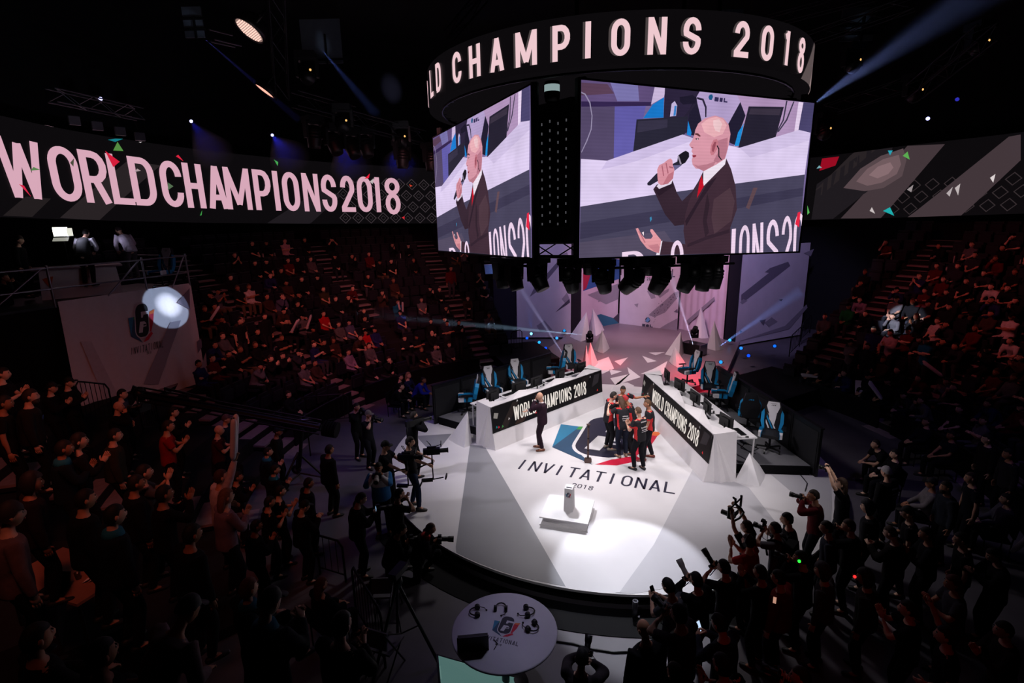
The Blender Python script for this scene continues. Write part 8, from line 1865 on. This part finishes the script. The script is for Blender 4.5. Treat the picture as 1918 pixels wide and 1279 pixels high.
g = thing('tablet_stand', 'small lit screen on a stand by the left stairs foot', 'screen', DEP(574, 788, 15.2), look(.1, -.6)); m = MB(); m.box((0, 0, 0), (.34, .02, .24), black, Matrix.Rotation(-.9, 3, 'X')); m.build('case', g); m = MB(); m.box((0, -.015, .012), (.3, .006, .2), led((120, 104, 190), .55), Matrix.Rotation(-.9, 3, 'X')); m.build('display', g); m = MB(); m.bar((0, 0, 0), (0, 0, -1.1), .02, black); m.build('stand', g)
# press riser under the photographers at the lower edge, steward figures upstage right
g = thing('press_riser', 'black press riser under the rear photographers at the lower edge', 'platform', (3.6, -10.4, FZ)); m = MB(); m.box((0, 0, .44), (4.4, 1.7, .88), blackm); m.build('body', g); m = MB(); m.box((0, 0, .89), (4.4, 1.7, .02), carpet); m.build('surface', g)

# ================================================================== haze caught in the beams (real scattering volumes lit by their lamps)
def beam(label, a, b, r0, r1, power, col, dens=.09, ang=None):
    a, b = Vector(a), Vector(b); d = b - a; L = d.length; m = bpy.data.materials.new('beam_haze'); m.use_nodes = True; nt = m.node_tree; nt.nodes.remove(nt.nodes['Principled BSDF'])
    v = nt.nodes.new('ShaderNodeVolumeScatter'); v.inputs['Density'].default_value = dens; v.inputs['Anisotropy'].default_value = .2; nt.links.new(v.outputs[0], nt.nodes['Material Output'].inputs['Volume'])
    mb = MB(); q = d.to_track_quat('Z', 'Y').to_matrix(); mb.lathe([(0, 0), (r0 * 1.15, 0), (r1 * 1.25, L), (0, L)], m, 20, (0, 0, 0), q, True); o = mb.build('beam_haze', None, a, None, label, 'haze', None, 'stuff')
    spot('beam_lamp', a - d.normalized() * .02, b, power, math.degrees(2 * math.atan(r1 * 1.15 / L)), 1.0, col, .01)
beam('thin hazy white beam from the left desk end towards the left stand', G(1095, 640, .3) + Vector((0, 0, .35)), DEP(700, 590, 24), .04, .32, 16000, (180, 220, 255), .10)
beam('thin hazy white beam rising left from the left desk end', G(1072, 690, .3), DEP(962, 520, 24.5), .03, .16, 20000, (200, 200, 255), .10)
beam('thin hazy white beam from the flight case lamp up to the left', G(1299, 648, .6), DEP(1255, 510, 23.5), .03, .14, 16000, (220, 210, 255), .10)
beam('faint blue beam rising right from the runway edge', G(1345, 650, .3), DEP(1500, 545, 24), .03, .3, 7000, (120, 160, 255), .10)
beam('hazy blue white beam above the right ribbon', DEP(1528, 192, 17.6), DEP(1880, -60, 13.8), .12, .8, 1500, (150, 170, 255), .07)
beam('faint blue beam falling across the roof left of the halo', DEP(600, 90, 19), DEP(705, 215, 18), .05, .2, 900, (110, 140, 255), .07)
beam('faint violet beam crossing the dark roof at the left', DEP(380, 70, 17.5), DEP(560, 225, 18.5), .04, .14, 1100, (110, 110, 255), .07)
beam('blue glow below the small pin lamp over the letter H', DEP(360, 229, 24), DEP(402, 290, 23), .05, .7, 90, (40, 50, 255), .12)
beam('blue glow below the small pin lamp under the salmon lamp', DEP(512, 255, 26), DEP(545, 300, 25), .05, .8, 126, (40, 50, 255), .12)
beam('blue glow under the hanging lamps left of the cube', DEP(632, 268, 27), DEP(660, 318, 26), .05, .9, 126, (40, 50, 255), .12)
beam('blue glow by the left screen edge', DEP(742, 280, 27), DEP(752, 318, 26), .05, .9, 126, (50, 60, 255), .12)
beam('blue glow standing over the brightest floor lamp at left', G(995, 622, .3), G(995, 622, .3) + Vector((-.2, .1, 2.6)), .06, .5, 700, (30, 130, 255), .12)
